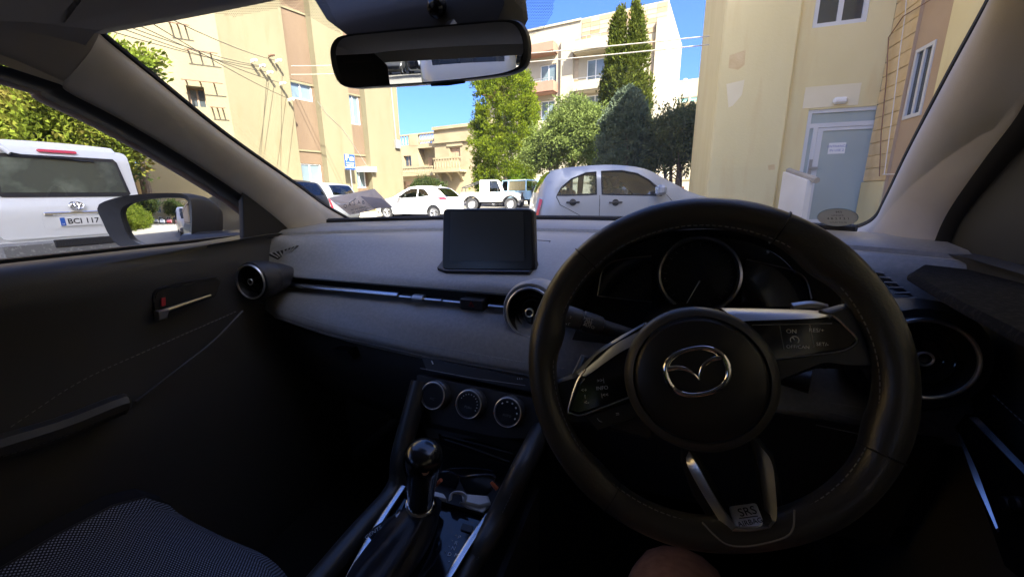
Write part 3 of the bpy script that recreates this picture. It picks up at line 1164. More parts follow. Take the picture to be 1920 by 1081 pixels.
def cypress(name, label, base, h, prof, m, tufts, per, size, group=None, two=False, trunk_h=0.5, cat='tree', squash=1.0):
    """prof(t) -> radius at height fraction t; foliage in tufts on and in the crown"""
    r = thing(name, label, cat, base, group)
    base = Vector(base)
    mb = MB()
    mb.tube([base + Vector((0, 0, -0.1)), base + Vector((0.03, 0, h * 0.4)), base + Vector((0, 0.02, h * 0.85))], [0.2, 0.13, 0.03], 8)
    if trunk_h > 0.3:
        for k in range(5):
            a = k * 1.25
            mb.tube([base + Vector((0.1 * math.cos(a), 0.1 * math.sin(a), 0)), base + Vector((0.5 * math.cos(a), 0.5 * math.sin(a), trunk_h + 0.9))], [0.1, 0.04], 6)
    mb.build('trunk', M_bark, r)
    nk = max(60, tufts // 26)
    kt, ka = nrg.uniform(trunk_h / h, 0.985, nk), nrg.uniform(0, 2 * np.pi, nk)
    kr = nrg.normal(0, 0.10, nk)
    kk = nrg.integers(0, nk, tufts)
    Rk = np.array([prof(x) for x in kt])
    t = np.clip(kt[kk] + nrg.normal(0, 0.30 / h, tufts), trunk_h / h, 1)
    ang = ka[kk] + nrg.normal(0, 0.24, tufts) / np.maximum(Rk[kk], 0.25)
    lumpk = kr[kk]
    R_ = np.array([prof(x) for x in t])
    lump = 1 + 0.06 * np.sin(ang * 3 + t * 19) + 0.05 * np.sin(ang * 5 - t * 31) + lumpk + nrg.normal(0, 0.03, tufts)
    rad_ = R_ * lump * np.sqrt(nrg.uniform(0.45, 1, tufts))
    cx = rad_ * np.cos(ang)
    cy_ = rad_ * np.sin(ang) * squash
    if two:
        off = np.where(np.cos(ang) > 0, 1, -1) * np.clip(t - 0.72, 0, 1) * 1.25
        cx = cx + off
    C0 = np.stack([cx, cy_, t * h], 1)
    N0 = np.stack([np.cos(ang), np.sin(ang), 0.3 * np.ones(tufts)], 1)
    C = np.repeat(C0, per, 0) + nrg.normal(0, size * 1.3, (tufts * per, 3))
    N = np.repeat(N0, per, 0)
    C += np.array(base)
    leaves('crown', C, N, size, 1.9, m, r, up=0.7, jit=0.45)
    return r


def broad_tree(name, label, base, crown, m, tufts, per, size, stems=4, droop=0.0, group=None, hgt_trunk=1.2, cat='tree'):
    """crown = list of (dx, dy, z, rx, ry, rz) lobes filled with leaf tufts"""
    r = thing(name, label, cat, base, group)
    base = Vector(base)
    mb = MB()
    for k in range(stems):
        l = crown[k % len(crown)]
        a = k * 2.4
        p0 = base + Vector((0.18 * math.cos(a), 0.18 * math.sin(a), -0.1))
        p3 = base + Vector((l[0] * 0.85, l[1] * 0.85, l[2]))
        pm = p0.lerp(p3, 0.45) + Vector((0.15 * math.cos(a * 2), 0.15 * math.sin(a * 2), 0.1))
        pts = spline([p0, pm, p3], 5)
        mb.tube(pts, [lerp(0.12, 0.025, i / (len(pts) - 1)) for i in range(len(pts))], 7)
        for s in range(4):
            q = pts[5 + s % 5]
            e = q + Vector((rng.uniform(-1, 1) * l[3], rng.uniform(-1, 1) * l[4], rng.uniform(0.1, 0.8) * l[5]))
            mb.tube([q, q.lerp(e, 0.5) + Vector((0, 0, 0.08)), e], [0.035, 0.02, 0.008], 5)
    mb.build('trunk', M_bark, r)
    vol = np.array([l[3] * l[4] * l[5] for l in crown])
    pick = nrg.choice(len(crown), tufts, p=vol / vol.sum())
    nk = max(30, tufts // 22)
    kd = nrg.normal(0, 1, (nk, 3))
    kk = nrg.integers(0, nk, tufts)
    krr = nrg.uniform(0.4, 1.2, nk)
    d = kd[kk] / np.linalg.norm(kd[kk], axis=1, keepdims=True) * krr[kk][:, None] + nrg.normal(0, 0.16, (tufts, 3))
    rr = np.ones((tufts, 1))
    L_ = np.array(crown)[pick]
    C0 = L_[:, :3] + d * rr * L_[:, 3:6] * nrg.uniform(0.82, 1.15, (tufts, 1))
    C = np.repeat(C0, per, 0) + nrg.normal(0, size * 1.7, (tufts * per, 3))
    C[:, 2] = np.maximum(C[:, 2], 0.05)
    leaves('crown', C + np.array(base), np.repeat(d, per, 0), size, 2.2, m, r, up=0.25 - droop, jit=0.6)
    return r


def gp(px, D):
    """ground point straight below photo column px at depth D"""
    p = at(px, 362, D=D)
    return Vector((p.x, p.y, ground_z(p.x, p.y)))


def hz(px, py, D):
    return at(px, py, D=D).z


# bright bushy cypress
b = gp(948, 29)
h = hz(948, 88, 29) - b.z
cypress('cypress_tree', 'broad bright green cypress with brown twigs beside the old stone house', b, h,
        lambda t: 2.08 * (1 - t ** 7) * (0.78 + 0.22 * min(1, t / 0.3)) + 0.05, L_bright, 9000, 14, 0.065, trunk_h=0.6)
# tall twin topped cypress
b = gp(1161, 26)
h = hz(1161, 12, 26) - b.z
cypress('cypress_tree', 'tall slender twin topped cypress in front of the modern apartments', b, h,
        lambda t: min(1.7, 2.05 * math.sqrt(max(0, 1 - t)) - (0.12 if t > 0.8 else 0)) + 0.02, L_tall, 6200, 13, 0.085, two=True)
# dark conical tree in the shade
b = gp(1168, 18.5)
h = hz(1168, 172, 18.5) - b.z
cypress('conical_tree', 'dark cone shaped tree standing in shade before the tall cypress', b, h,
        lambda t: 1.3 * math.sqrt(max(0, 1 - t ** 2.2)) * (0.9 + 0.1 * min(1, t / 0.3)) + 0.03, L_dark, 3600, 13, 0.062, trunk_h=0.4)
# feathery pale tree
b = gp(1062, 22)
zc_ = hz(1062, 250, 22) - b.z
broad_tree('pepper_tree', 'feathery pale green tree between the bushy cypress and the tall cypress', b,
           [(0.0, 0, zc_, 1.1, 1.1, 1.2), (-0.9, 0.1, zc_ - 0.6, 1.0, 1.0, 1.0), (0.9, -0.2, zc_ - 0.3, 0.95, 1, 1.2), (0.2, 0.1, zc_ + 0.9, 0.8, 0.8, 0.8),
            (-1.6, 0, zc_ - 1.1, 0.8, 0.8, 0.7), (1.3, 0, zc_ + 0.5, 0.6, 0.8, 0.7)], L_pale, 4200, 15, 0.062, stems=5, droop=0.25)
# dark small leaved tree next to the yellow building
b = gp(1262, 17.5)
zc_ = hz(1262, 262, 17.5) - b.z
broad_tree('olive_tree', 'dark small leaved tree with several thin trunks beside the yellow building', b,
           [(0, 0, zc_, 0.9, 0.9, 1.0), (-0.7, 0, zc_ - 0.25, 0.75, 0.8, 0.75), (0.7, 0.1, zc_ - 0.1, 0.7, 0.8, 0.95), (0.3, 0, zc_ + 0.75, 0.85, 0.8, 0.6),
            (-0.5, 0, zc_ + 0.5, 0.6, 0.7, 0.5)], L_olive, 1700, 14, 0.055, stems=6)
# round hedge by the town house
b = gp(800, 44)
broad_tree('round_bush', 'round clipped dark bush before the town house', b, [(0, 0, 1.3, 1.4, 1.0, 0.9), (0.6, 0, 1.1, 1.2, 1.0, 0.9), (-0.7, 0, 1.1, 1.1, 1, 0.8)],
           L_bg, 900, 12, 0.10, stems=2, cat='bush')
# trees behind the van
b = gp(60, 9.2)
broad_tree('yellow_shrub_tree', 'sunlit yellow green shrubby tree rising behind the white van', b,
           [(0.2, 0.6, 2.9, 1.2, 1.1, 0.9), (-1.0, 0.2, 3.2, 1.3, 1.1, 1.0), (0.2, 0.2, 2.0, 1.2, 1, 0.9), (-1.8, -0.4, 2.6, 1.3, 1.1, 1.3), (0.7, 1.0, 2.3, 0.7, 0.8, 0.6)],
           L_yel, 4200, 15, 0.056, stems=4)
b = gp(95, 11.5)
broad_tree('pine_tree', 'dark green pine standing behind the right side of the white van', b,
           [(0.2, 0.8, 3.0, 1.2, 1.2, 0.9), (-0.4, 0.2, 3.8, 1.0, 1.1, 0.8), (0.4, 0.6, 2.0, 1.1, 1.1, 0.8), (-1.2, 0, 4.6, 1.6, 1.3, 1.1), (-2.4, -0.6, 5.2, 1.6, 1.5, 1.2)],
           L_bg, 3200, 14, 0.062, stems=4)
b = gp(272, 13.5)
zt_ = hz(290, 112, 13.5) - b.z
broad_tree('leaning_tree', 'light green branch reaching out above the left windscreen pillar', b,
           [(-0.2, 0, zt_ - 0.25, 0.75, 0.7, 0.5), (0.5, 0.1, zt_ + 0.05, 0.6, 0.6, 0.22), (-0.5, 0, zt_ - 0.8, 0.9, 0.8, 0.8), (-1.0, -0.2, zt_ + 0.2, 0.6, 0.6, 0.6)],
           L_hedge, 900, 12, 0.075, stems=3)

# ================================================================== VEHICLES
M_pwhite = mat('white_car_paint', (0.74, 0.75, 0.73), 0.3, coat=0.6)
M_pcream = mat('cream_car_paint', (0.75, 0.72, 0.62), 0.35, coat=0.4)
M_psilver = mat('silver_car_paint', (0.31, 0.335, 0.375), 0.36, metal=0.15, coat=0.35)
M_pdark = mat('dark_grey_car_paint', (0.022, 0.022, 0.023), 0.45, coat=0.15)
M_pgrey = mat('grey_blue_car_paint', (0.16, 0.17, 0.185), 0.5, coat=0.1)
M_pblue = mat('light_blue_car_paint', (0.36, 0.56, 0.70), 0.35, coat=0.5)
M_pred = mat('red_car_paint', (0.35, 0.03, 0.03), 0.35, coat=0.6)
M_tyre = mat('tyre_rubber', (0.025, 0.025, 0.026), 0.9, bump=0.3, bs=60)
M_rim = mat('alloy_rim', (0.55, 0.56, 0.58), 0.3, metal=0.8)
M_blackp = mat('black_plastic', (0.025, 0.025, 0.027), 0.55, bump=0.15, bs=300)
M_rubber = mat('black_rubber', (0.018, 0.018, 0.019), 0.75)
M_cabin = mat('dark_cabin', (0.03, 0.03, 0.033), 0.9)
M_seatgrey = mat('grey_seat_cloth', (0.10, 0.105, 0.11), 0.9)
M_taill = mat('red_lamp', (0.55, 0.02, 0.03), 0.15, coat=0.8)
M_amber = mat('amber_lamp', (0.75, 0.24, 0.03), 0.2, coat=0.6)
M_clearl = mat('clear_lamp', (0.75, 0.76, 0.76), 0.12, spec=0.8)
M_chrome = mat('chrome', (0.82, 0.82, 0.83), 0.08, metal=1.0)
M_plate = mat('number_plate', (0.80, 0.80, 0.77), 0.5)
M_plblue = mat('plate_blue', (0.03, 0.12, 0.48), 0.5)
M_black = mat('flat_black', (0.012, 0.012, 0.013), 0.6)
G_car = glass_mat('car_window_glass', (0.66, 0.72, 0.71), 1.3)
G_silver = glass_mat('blue_tinted_glass', (0.62, 0.70, 0.74), 3.4)
G_dark = glass_mat('tinted_window_glass', (0.22, 0.26, 0.25), 1.5)


def inside(p, poly):
    x, y = p
    c = False
    j = len(poly) - 1
    for i in range(len(poly)):
        xi, yi = poly[i]
        xj, yj = poly[j]
        if (yi > y) != (yj > y) and x < (xj - xi) * (y - yi) / (yj - yi) + xi:
            c = not c
        j = i
    return c


def tri_region(outer, holes=(), step=0.14):
    """triangles covering outer minus holes, with interior points so that it can be curved"""
    pts, edges = [], []
    for lp in [outer, *holes]:
        d = []
        for i in range(len(lp)):
            a, b_ = Vector(lp[i]), Vector(lp[(i + 1) % len(lp)])
            n = max(1, int((b_ - a).length / step))
            d += [a.lerp(b_, k / n) for k in range(n)]
        s = len(pts)
        pts += d
        edges += [(s + i, s + (i + 1) % len(d)) for i in range(len(d))]
    x0, x1 = min(p.x for p in pts), max(p.x for p in pts)
    y0, y1 = min(p.y for p in pts), max(p.y for p in pts)
    loops = [outer, *holes]
    nb = len(pts)
    yy = y0 + step / 2
    while yy < y1:
        xx = x0 + step / 2
        while xx < x1:
            if inside((xx, yy), outer) and not any(inside((xx, yy), h_) for h_ in holes):
                q = Vector((xx, yy))
                if min((q - p).length for p in pts[:nb]) > step * 0.45:
                    pts.append(q)
            xx += step
        yy += step
    V, E, Fc, _, _, _ = delaunay_2d_cdt(pts, edges, [], 0, 1e-5)
    out = []
    for f in Fc:
        c = sum((V[i] for i in f), Vector((0, 0))) / len(f)
        if inside(c, outer) and not any(inside(c, h_) for h_ in holes):
            out.append(f)
    return V, out


def arc(cy_, cz, r, a0, a1, n=10):
    return [(cy_ + r * math.cos(rad(lerp(a0, a1, k / n))), cz + r * math.sin(rad(lerp(a0, a1, k / n)))) for k in range(n + 1)]


def dist_poly(p, line):
    best = 9
    for i in range(len(line) - 1):
        a, b_ = Vector(line[i]), Vector(line[i + 1])
        t = max(0, min(1, (p - a).dot(b_ - a) / max(1e-9, (b_ - a).length_squared)))
        best = min(best, (p - a.lerp(b_, t)).length)
    return best


def vehicle(name, label, S, loc, heading, group=None, cat='car'):
    """S: top (rear bumper over roof to front bumper, y z), wheels [(y, r)], win [[(y, z)..]], glass spans in top, half width, belt z.
    local axes: y forwards, x to the right, root at the middle of the ground footprint's rear"""
    r = thing(name, label, cat, loc, group, world_coords=False)
    r.rotation_euler = (0, 0, heading)
    top = spline([Vector((a_, b_, 0)) for a_, b_ in S['top']], 3)
    top = [Vector((p.x, p.y)) for p in top]
    W, belt, tum, rr = S['w'], S['belt'], S.get('tum', 0.17), S.get('round', 0.065)
    zmax = max(p.y for p in top)
    y0, y1 = min(p.x for p in top), max(p.x for p in top)
    tl = [tuple(p) for p in top]
    zs_ = top[0].y

    def w(y, z):
        b_ = W
        if z > belt:
            t = (z - belt) / max(0.01, zmax - belt)
            b_ -= tum * t ** 1.15
        else:
            b_ -= 0.05 * ((belt - z) / belt) ** 2 - 0.015 * math.sin(min(1, z / belt) * math.pi)
        e = max(0, (y - (y1 - S.get('taperf', 0.7))) / S.get('taperf', 0.7))
        b_ -= S.get('tf', 0.16) * e ** 2
        e = max(0, ((y0 + S.get('taperr', 0.5)) - y) / S.get('taperr', 0.5))
        b_ -= S.get('tr', 0.10) * e ** 2
        d = dist_poly(Vector((y, z)), tl)
        if d < rr:
            b_ -= rr - math.sqrt(max(0, rr * rr - (rr - d) ** 2))
        return b_

    outer = [tuple(p) for p in top]
    for wy, wr in sorted(S['wheels'], key=lambda q: -q[0]):
        ra = wr + 0.05
        dz = zs_ - wr
        a0 = math.degrees(math.asin(max(-1, min(1, dz / ra))))
        outer += arc(wy, wr, ra, a0, 180 - a0, 12)
    holes = [list(h_) for h_ in S['win']]
    V, Fs = tri_region(outer, holes)
    mb = MB()
    for sx in (1, -1):
        mb.add([(sx * w(p.x, p.y), p.x, p.y) for p in V], [f if sx > 0 else f[::-1] for f in Fs])
    # top strip
    fr = [-1, -0.88, -0.6, -0.3, 0, 0.3, 0.6, 0.88, 1]
    tops = []
    for i in range(len(top) - 1):
        n = max(1, int((top[i + 1] - top[i]).length / 0.12))
        for k in range(n):
            tops.append((top[i].lerp(top[i + 1], k / n), i + k / n))
    tops.append((top[-1], len(top) - 1))
    gl = {}
    nrm = []
    for i in range(len(tops)):
        t = (tops[min(i + 1, len(tops) - 1)][0] - tops[max(0, i - 1)][0]).normalized()
        nrm.append(Vector((t.y, -t.x)) * -1)
    cr = S.get('crown', 0.022)
    ring = []
    for (p, _), n_ in zip(tops, nrm):
        ww = w(p.x, p.y)
        ring.append([Vector((f * ww, p.x + n_.x * cr * (1 - f * f), p.y + n_.y * cr * (1 - f * f))) for f in fr])
    for i in range(len(tops) - 1):
        mid = (tops[i][1] + tops[i + 1][1]) / 2
        gname = None
        for g in S['glass']:
            if g[1] * 3 <= mid <= g[2] * 3:
                gname = g[0]
        for j in range(len(fr) - 1):
            q = [ring[i][j], ring[i][j + 1], ring[i + 1][j + 1], ring[i + 1][j]]
            if gname and 1 <= j <= len(fr) - 3:
                g = gl.setdefault(gname, MB())
                g.add(q, [(0, 1, 2, 3)])
            else:
                mb.add(q, [(0, 1, 2, 3)])
    # weld so that shading is smooth
    body = mb.build('body', S['paint'], r, fixn=False)
    weld(body, 40)
    for k, g in gl.items():
        o = g.build(k, S.get('gmat', G_car), r, fixn=False)
        weld(o, 60)
    # floor and cabin bulkheads
    mb = MB()
    hw = W - 0.06
    mb.box(-hw, hw, y0 + 0.12, y1 - 0.15, zs_ + 0.02, zs_ + 0.08)
    for wy, wr in S['wheels']:
        for sx in (1, -1):
            mb.box(min(sx * (W - 0.30), sx * (W - 0.32)), max(sx * (W - 0.30), sx * (W - 0.32)), wy - wr - 0.06, wy + wr + 0.06, zs_, 2 * wr + 0.1)
    if 'bulk' in S:
        for (ya, yb, za, zb_) in S['bulk']:
            mb.box(-hw + 0.08, hw - 0.08, ya, yb, za, zb_)
    mb.build('floor_pan', M_cabin, r, smooth=False)
    # side windows
    for h_ in holes:
        V2, F2 = tri_region(h_, (), 0.2)
        for sx in (1, -1):
            mb = MB()
            mb.add([(sx * (w(p.x, p.y) - 0.012), p.x, p.y) for p in V2], [f if sx > 0 else f[::-1] for f in F2])
            win = mb.build('side_window', S.get('gmat', G_car), r, fixn=False)
            mb = MB()
            ln = []
            for i in range(len(h_)):
                a, b_ = Vector(h_[i]), Vector(h_[(i + 1) % len(h_)])
                n = max(1, int((b_ - a).length / 0.15))
                ln += [a.lerp(b_, k / n) for k in range(n)]
            mb.tube([(sx * (w(p.x, p.y) + 0.001), p.x, p.y) for p in ln], 0.013, 5, closed=True)
            mb.build('window_seal', M_rubber, win)
    # panel gaps and handles
    for g in S.get('gaps', ()):
        for sx in (1, -1):
            mb = MB()
            P = []
            for i in range(len(g) - 1):
                a, b_ = Vector(g[i]), Vector(g[i + 1])
                n = max(1, int((b_ - a).length / 0.1))
                P += [a.lerp(b_, k / n) for k in range(n)]
            P.append(Vector(g[-1]))
            mb.tube([(sx * (w(p.x, p.y) - 0.001), p.x, p.y) for p in P], 0.005, 4)
            mb.build('door_gap', M_black, r)
    for (hy, hz_) in S.get('handles', ()):
        for sx in (1, -1):
            x_ = sx * w(hy, hz_)
            mb = MB()
            mb.lathe([(0.001, -0.001), (0.055, 0.0), (0.055, 0.006), (0.04, 0.008)], (x_, hy, hz_), (sx, 0, 0), 12)
            hb_ = MB()
            hb_.tube([(x_ + sx * 0.006, hy - 0.10, hz_), (x_ + sx * 0.03, hy - 0.07, hz_), (x_ + sx * 0.033, hy + 0.07, hz_ + 0.005), (x_ + sx * 0.006, hy + 0.10, hz_ + 0.005)], 0.014, 6)
            ho = hb_.build('door_handle', S.get('handlemat', S['paint']), r)
            mb.build('handle_cup', M_blackp if S.get('handlemat') else S['paint'], ho)
    if 'mirror' in S:
        my, mz = S['mirror']
        for sx in (1, -1):
            x_ = sx * w(my, mz)
            mb = MB()
            mb.cbox(min(x_ + sx * 0.05, x_ + sx * 0.24), max(x_ + sx * 0.05, x_ + sx * 0.24), my - 0.07, my + 0.06, mz - 0.02, mz + 0.14, 0.045)
            mb.tube([(x_ - sx * 0.01, my, mz - 0.02), (x_ + sx * 0.1, my, mz + 0.03)], 0.03, 6)
            mo = mb.build('wing_mirror', S.get('mirrormat', S['paint']), r)
            mb = MB()
            mb.box(min(x_ + sx * 0.075, x_ + sx * 0.215), max(x_ + sx * 0.075, x_ + sx * 0.215), my - 0.074, my - 0.0715, mz + 0.005, mz + 0.115)
            mb.build('mirror_glass', M_chrome, mo)
    # lamps as fitted slabs on the body side surface
    for (nm, m_, poly) in S.get('lamps', ()):
        V2, F2 = tri_region(poly, (), 0.08)
        for sx in (1, -1):
            mb = MB()
            mb.add([(sx * (w(p.x, p.y) + 0.006), p.x, p.y) for p in V2], [f if sx > 0 else f[::-1] for f in F2])
            n = len(V2)
            mb.add([(sx * (w(p.x, p.y) - 0.05), p.x, p.y) for p in V2], [f[::-1] if sx > 0 else f for f in F2])
            mb.build(nm, m_, r, angle=60)
    # wheels
    for wy, wr in S['wheels']:
        for sx in (1, -1):
            wx = sx * (W - 0.115)
            root_w = MB()
            root_w.lathe([(wr * 0.66, -0.095), (wr * 0.93, -0.095), (wr, -0.07), (wr, 0.07), (wr * 0.93, 0.095), (wr * 0.66, 0.085), (wr * 0.64, 0.02)], (wx, wy, wr), (sx, 0, 0), 28, caps=False)
            wo = root_w.build('wheel', M_tyre, r)
            mb = MB()
            mb.lathe([(wr * 0.66, 0.085), (wr * 0.60, 0.075), (wr * 0.58, 0.03), (0.02, 0.02)], (wx, wy, wr), (sx, 0, 0), 28, caps=False)
            ns = S.get('spokes', 6)
            u_, v_ = Vector((0, 1, 0)), Vector((0, 0, 1))
            for k in range(ns):
                a = 2 * math.pi * k / ns + 0.3
                d_ = u_ * math.cos(a) + v_ * math.sin(a)
                c_ = Vector((wx, wy, wr))
                mb.tube([c_ + Vector((sx * 0.05, 0, 0)) + d_ * 0.02, c_ + Vector((sx * 0.07, 0, 0)) + d_ * wr * 0.62], [wr * 0.12, wr * 0.09], 6, flat=0.5)
            mb.lathe([(wr * 0.16, 0.02), (wr * 0.16, 0.075), (0.001, 0.085)], (wx, wy, wr), (sx, 0, 0), 12)
            mb.build('rim', S.get('rimmat', M_rim), wo)
    # seats
    for (sy, sz) in S.get('seats', ()):
        for sx in (1, -1):
            mb = MB()
            mb.cbox(sx * 0.36 - 0.22, sx * 0.36 + 0.22, sy - 0.05, sy + 0.42, sz - 0.22, sz, 0.05)
            M_ = Matrix.Translation((sx * 0.36, sy - 0.02, sz)) @ Matrix.Rotation(rad(14), 4, 'X')
            mb.cbox(-0.21, 0.21, -0.08, 0.05, -0.1, 0.52, 0.05, M_)
            mb.cbox(-0.12, 0.12, -0.06, 0.03, 0.55, 0.72, 0.03, M_)
            mb.build('seat', M_seatgrey, r)
    r['_w'] = 1
    return r, w


def weld(o, ang):
    import bmesh
    bm = bmesh.new()
    bm.from_mesh(o.data)
    bmesh.ops.remove_doubles(bm, verts=bm.verts, dist=0.0008)
    bmesh.ops.recalc_face_normals(bm, faces=bm.faces)
    bm.to_mesh(o.data)
    bm.free()
    o.data.polygons.foreach_set('use_smooth', [True] * len(o.data.polygons))
    o.data.set_sharp_from_angle(angle=rad(ang))


def smooth2(pts, n=3):
    return [(p.x, p.y) for p in spline([Vector((a, b_, 0)) for a, b_ in pts], n)]


def head(dx, dy):
    """rotation about z that points local +y along (dx, dy)"""
    return math.atan2(-dx, dy)


def spec_hatch(**k):
    S = dict(w=0.83, belt=0.93, wheels=[(0.68, 0.30), (3.13, 0.30)], paint=M_psilver,
             top=[(0.10, 0.24), (0.0, 0.45), (0.02, 0.72), (0.07, 1.02), (0.17, 1.26), (0.30, 1.43), (0.55, 1.49), (0.95, 1.525), (1.35, 1.53), (1.80, 1.47),
                  (2.15, 1.30), (2.55, 1.09), (2.90, 0.99), (3.30, 0.90), (3.60, 0.75), (3.74, 0.54), (3.76, 0.38), (3.70, 0.24)],
             glass=[('rear_window', 3.35, 5.0), ('windscreen', 9.2, 10.9)],
             win=[[(0.37, 1.065), (1.00, 1.075), (1.00, 1.42), (0.84, 1.405), (0.60, 1.31), (0.44, 1.18)],
                  [(1.09, 1.075), (2.04, 1.05), (2.10, 1.07), (1.84, 1.29), (1.66, 1.39), (1.42, 1.435), (1.09, 1.43)]],
             gaps=[[(1.045, 0.40), (1.05, 1.06)], [(2.20, 0.36), (2.22, 0.95), (2.12, 1.06)], [(0.98, 0.62), (0.42, 0.92), (0.36, 1.05)]],
             handles=[(0.62, 0.955), (1.30, 0.945)], mirror=(1.98, 1.07),
             lamps=[('tail_light', M_taill, [(0.025, 0.70), (0.075, 0.70), (0.10, 0.85), (0.145, 1.0), (0.10, 1.02)]),
                    ('headlight', M_clearl, [(3.25, 0.80), (3.5, 0.72), (3.6, 0.70), (3.42, 0.85), (3.15, 0.90)])],
             seats=[(0.80, 0.66), (1.60, 0.66)], bulk=[(2.42, 2.48, 0.3, 0.98), (0.35, 0.55, 0.3, 0.95), (2.20, 2.45, 0.80, 1.02)])
    S.update(k)
    return S


# silver hatchback in front of us, side on
p0 = at(1001, 370, D=6.35)
V_sil, _ = vehicle('hatchback_car', 'silver five door hatchback parked side on in front of our windscreen',
                   spec_hatch(handlemat=M_blackp, spokes=5, gmat=G_silver), (p0.x, p0.y, 0), head(0.93, 0.367))
V_sil.location += Vector((-0.367, 0.93, 0)) * 0.85
V_sil.location.z = 0.10
# white hatchback, rear quarter
H2 = spec_hatch(paint=M_pwhite, w=0.86, gmat=G_dark,
                wheels=[(0.72, 0.31), (3.30, 0.31)],
                top=[(0.10, 0.26), (0.0, 0.50), (0.03, 0.80), (0.16, 0.98), (0.42, 1.22), (0.72, 1.40), (1.15, 1.47), (1.65, 1.49), (2.1, 1.43),
                     (2.62, 1.17), (2.95, 1.0), (3.3, 0.93), (3.75, 0.82), (3.98, 0.66), (4.05, 0.45), (3.98, 0.26)],
                glass=[('rear_window', 3.1, 4.9), ('windscreen', 8.15, 9.9)],
                win=[[(0.92, 1.08), (1.50, 1.02), (1.50, 1.37), (1.2, 1.34)], [(1.58, 1.01), (2.62, 0.96), (2.2, 1.25), (1.9, 1.37), (1.58, 1.38)]],
                gaps=[[(1.54, 0.4), (1.54, 1.0)], [(2.68, 0.4), (2.70, 0.95)], [(1.15, 0.62), (0.9, 0.95), (0.88, 1.08)]],
                handles=[(1.05, 0.92), (1.75, 0.90)], mirror=(2.45, 0.98),
                lamps=[('tail_light', M_taill, [(0.05, 0.86), (0.30, 0.88), (0.52, 0.98), (0.20, 1.02), (0.08, 0.95)]),
                       ('headlight', M_clearl, [(3.45, 0.74), (3.85, 0.66), (3.9, 0.70), (3.6, 0.84), (3.3, 0.86)])],
                seats=[(1.0, 0.6), (1.95, 0.6)], bulk=[(2.78, 2.84, 0.3, 0.92), (0.45, 0.7, 0.3, 0.95)], bevel=0)
q = gp(846, 18.6)
a = (-0.93, 0.02)
V_wh, _ = vehicle('hatchback_car', 'white hatchback with dark rear window and red tail light, parked by the cream building', H2,
                  (q.x + 0.2, q.y + 0.1, q.z - 0.1), head(*a))
# rear wiper bump / antenna fin
mb = MB()
mb.tube([(0, 0.86, 1.47), (0, 0.76, 1.53)], [0.03, 0.01], 6)
mb.build('antenna_fin', M_pwhite, V_wh)


# plain box saloons used for the other parked cars
def simple_car(name, label, paint, loc, hd, group=None, kind='hatch'):
    if kind == 'suv':
        S = spec_hatch(paint=paint, w=0.90, belt=1.05, wheels=[(0.8, 0.35), (3.4, 0.35)],
                       top=[(0.1, 0.30), (0.0, 0.6), (0.03, 1.0), (0.18, 1.3), (0.36, 1.60), (0.8, 1.68), (1.5, 1.70), (2.1, 1.64), (2.7, 1.28), (2.95, 1.12), (3.5, 1.05),
                            (4.0, 0.95), (4.2, 0.7), (4.24, 0.48), (4.15, 0.30)],
                       glass=[('rear_window', 3.1, 4.0), ('windscreen', 7.2, 8.9)],
                       win=[[(0.55, 1.12), (1.5, 1.10), (1.5, 1.56), (0.9, 1.55), (0.62, 1.42)], [(1.6, 1.10), (2.6, 1.08), (2.2, 1.42), (1.95, 1.54), (1.6, 1.56)]],
                       gaps=[[(1.55, 0.45), (1.55, 1.1)], [(2.7, 0.42), (2.72, 1.05)]], handles=[(0.95, 1.0), (1.8, 0.99)], mirror=(2.45, 1.12),
                       lamps=[('tail_light', M_taill, [(0.05, 0.95), (0.2, 0.95), (0.3, 1.25), (0.2, 1.3)]), ('headlight', M_clearl, [(3.7, 0.85), (4.1, 0.75), (4.05, 0.9), (3.6, 1.0)])],
                       seats=[(1.1, 0.72), (2.1, 0.72)], bulk=[(2.85, 2.9, 0.4, 1.05), (0.4, 0.7, 0.4, 1.0)], gmat=G_dark)
    else:
        S = spec_hatch(paint=paint, gmat=G_dark)
    return vehicle(name, label, S, loc, hd, group)[0]


# silver-blue car seen low behind the left pillar, dark suv behind the wing mirror
q = at(652, 380, D=14.2)
simple_car('hatchback_car', 'pale grey hatchback parked behind the folded grey paper ticket', M_pgrey, (q.x, q.y, 0.10), head(-0.99, -0.1))
q = at(585, 380, D=10.6)
simple_car('hatchback_car', 'dark grey hatchback mostly hidden behind the left windscreen pillar', M_pdark, (q.x, q.y, 0.10), head(-1.0, -0.06))


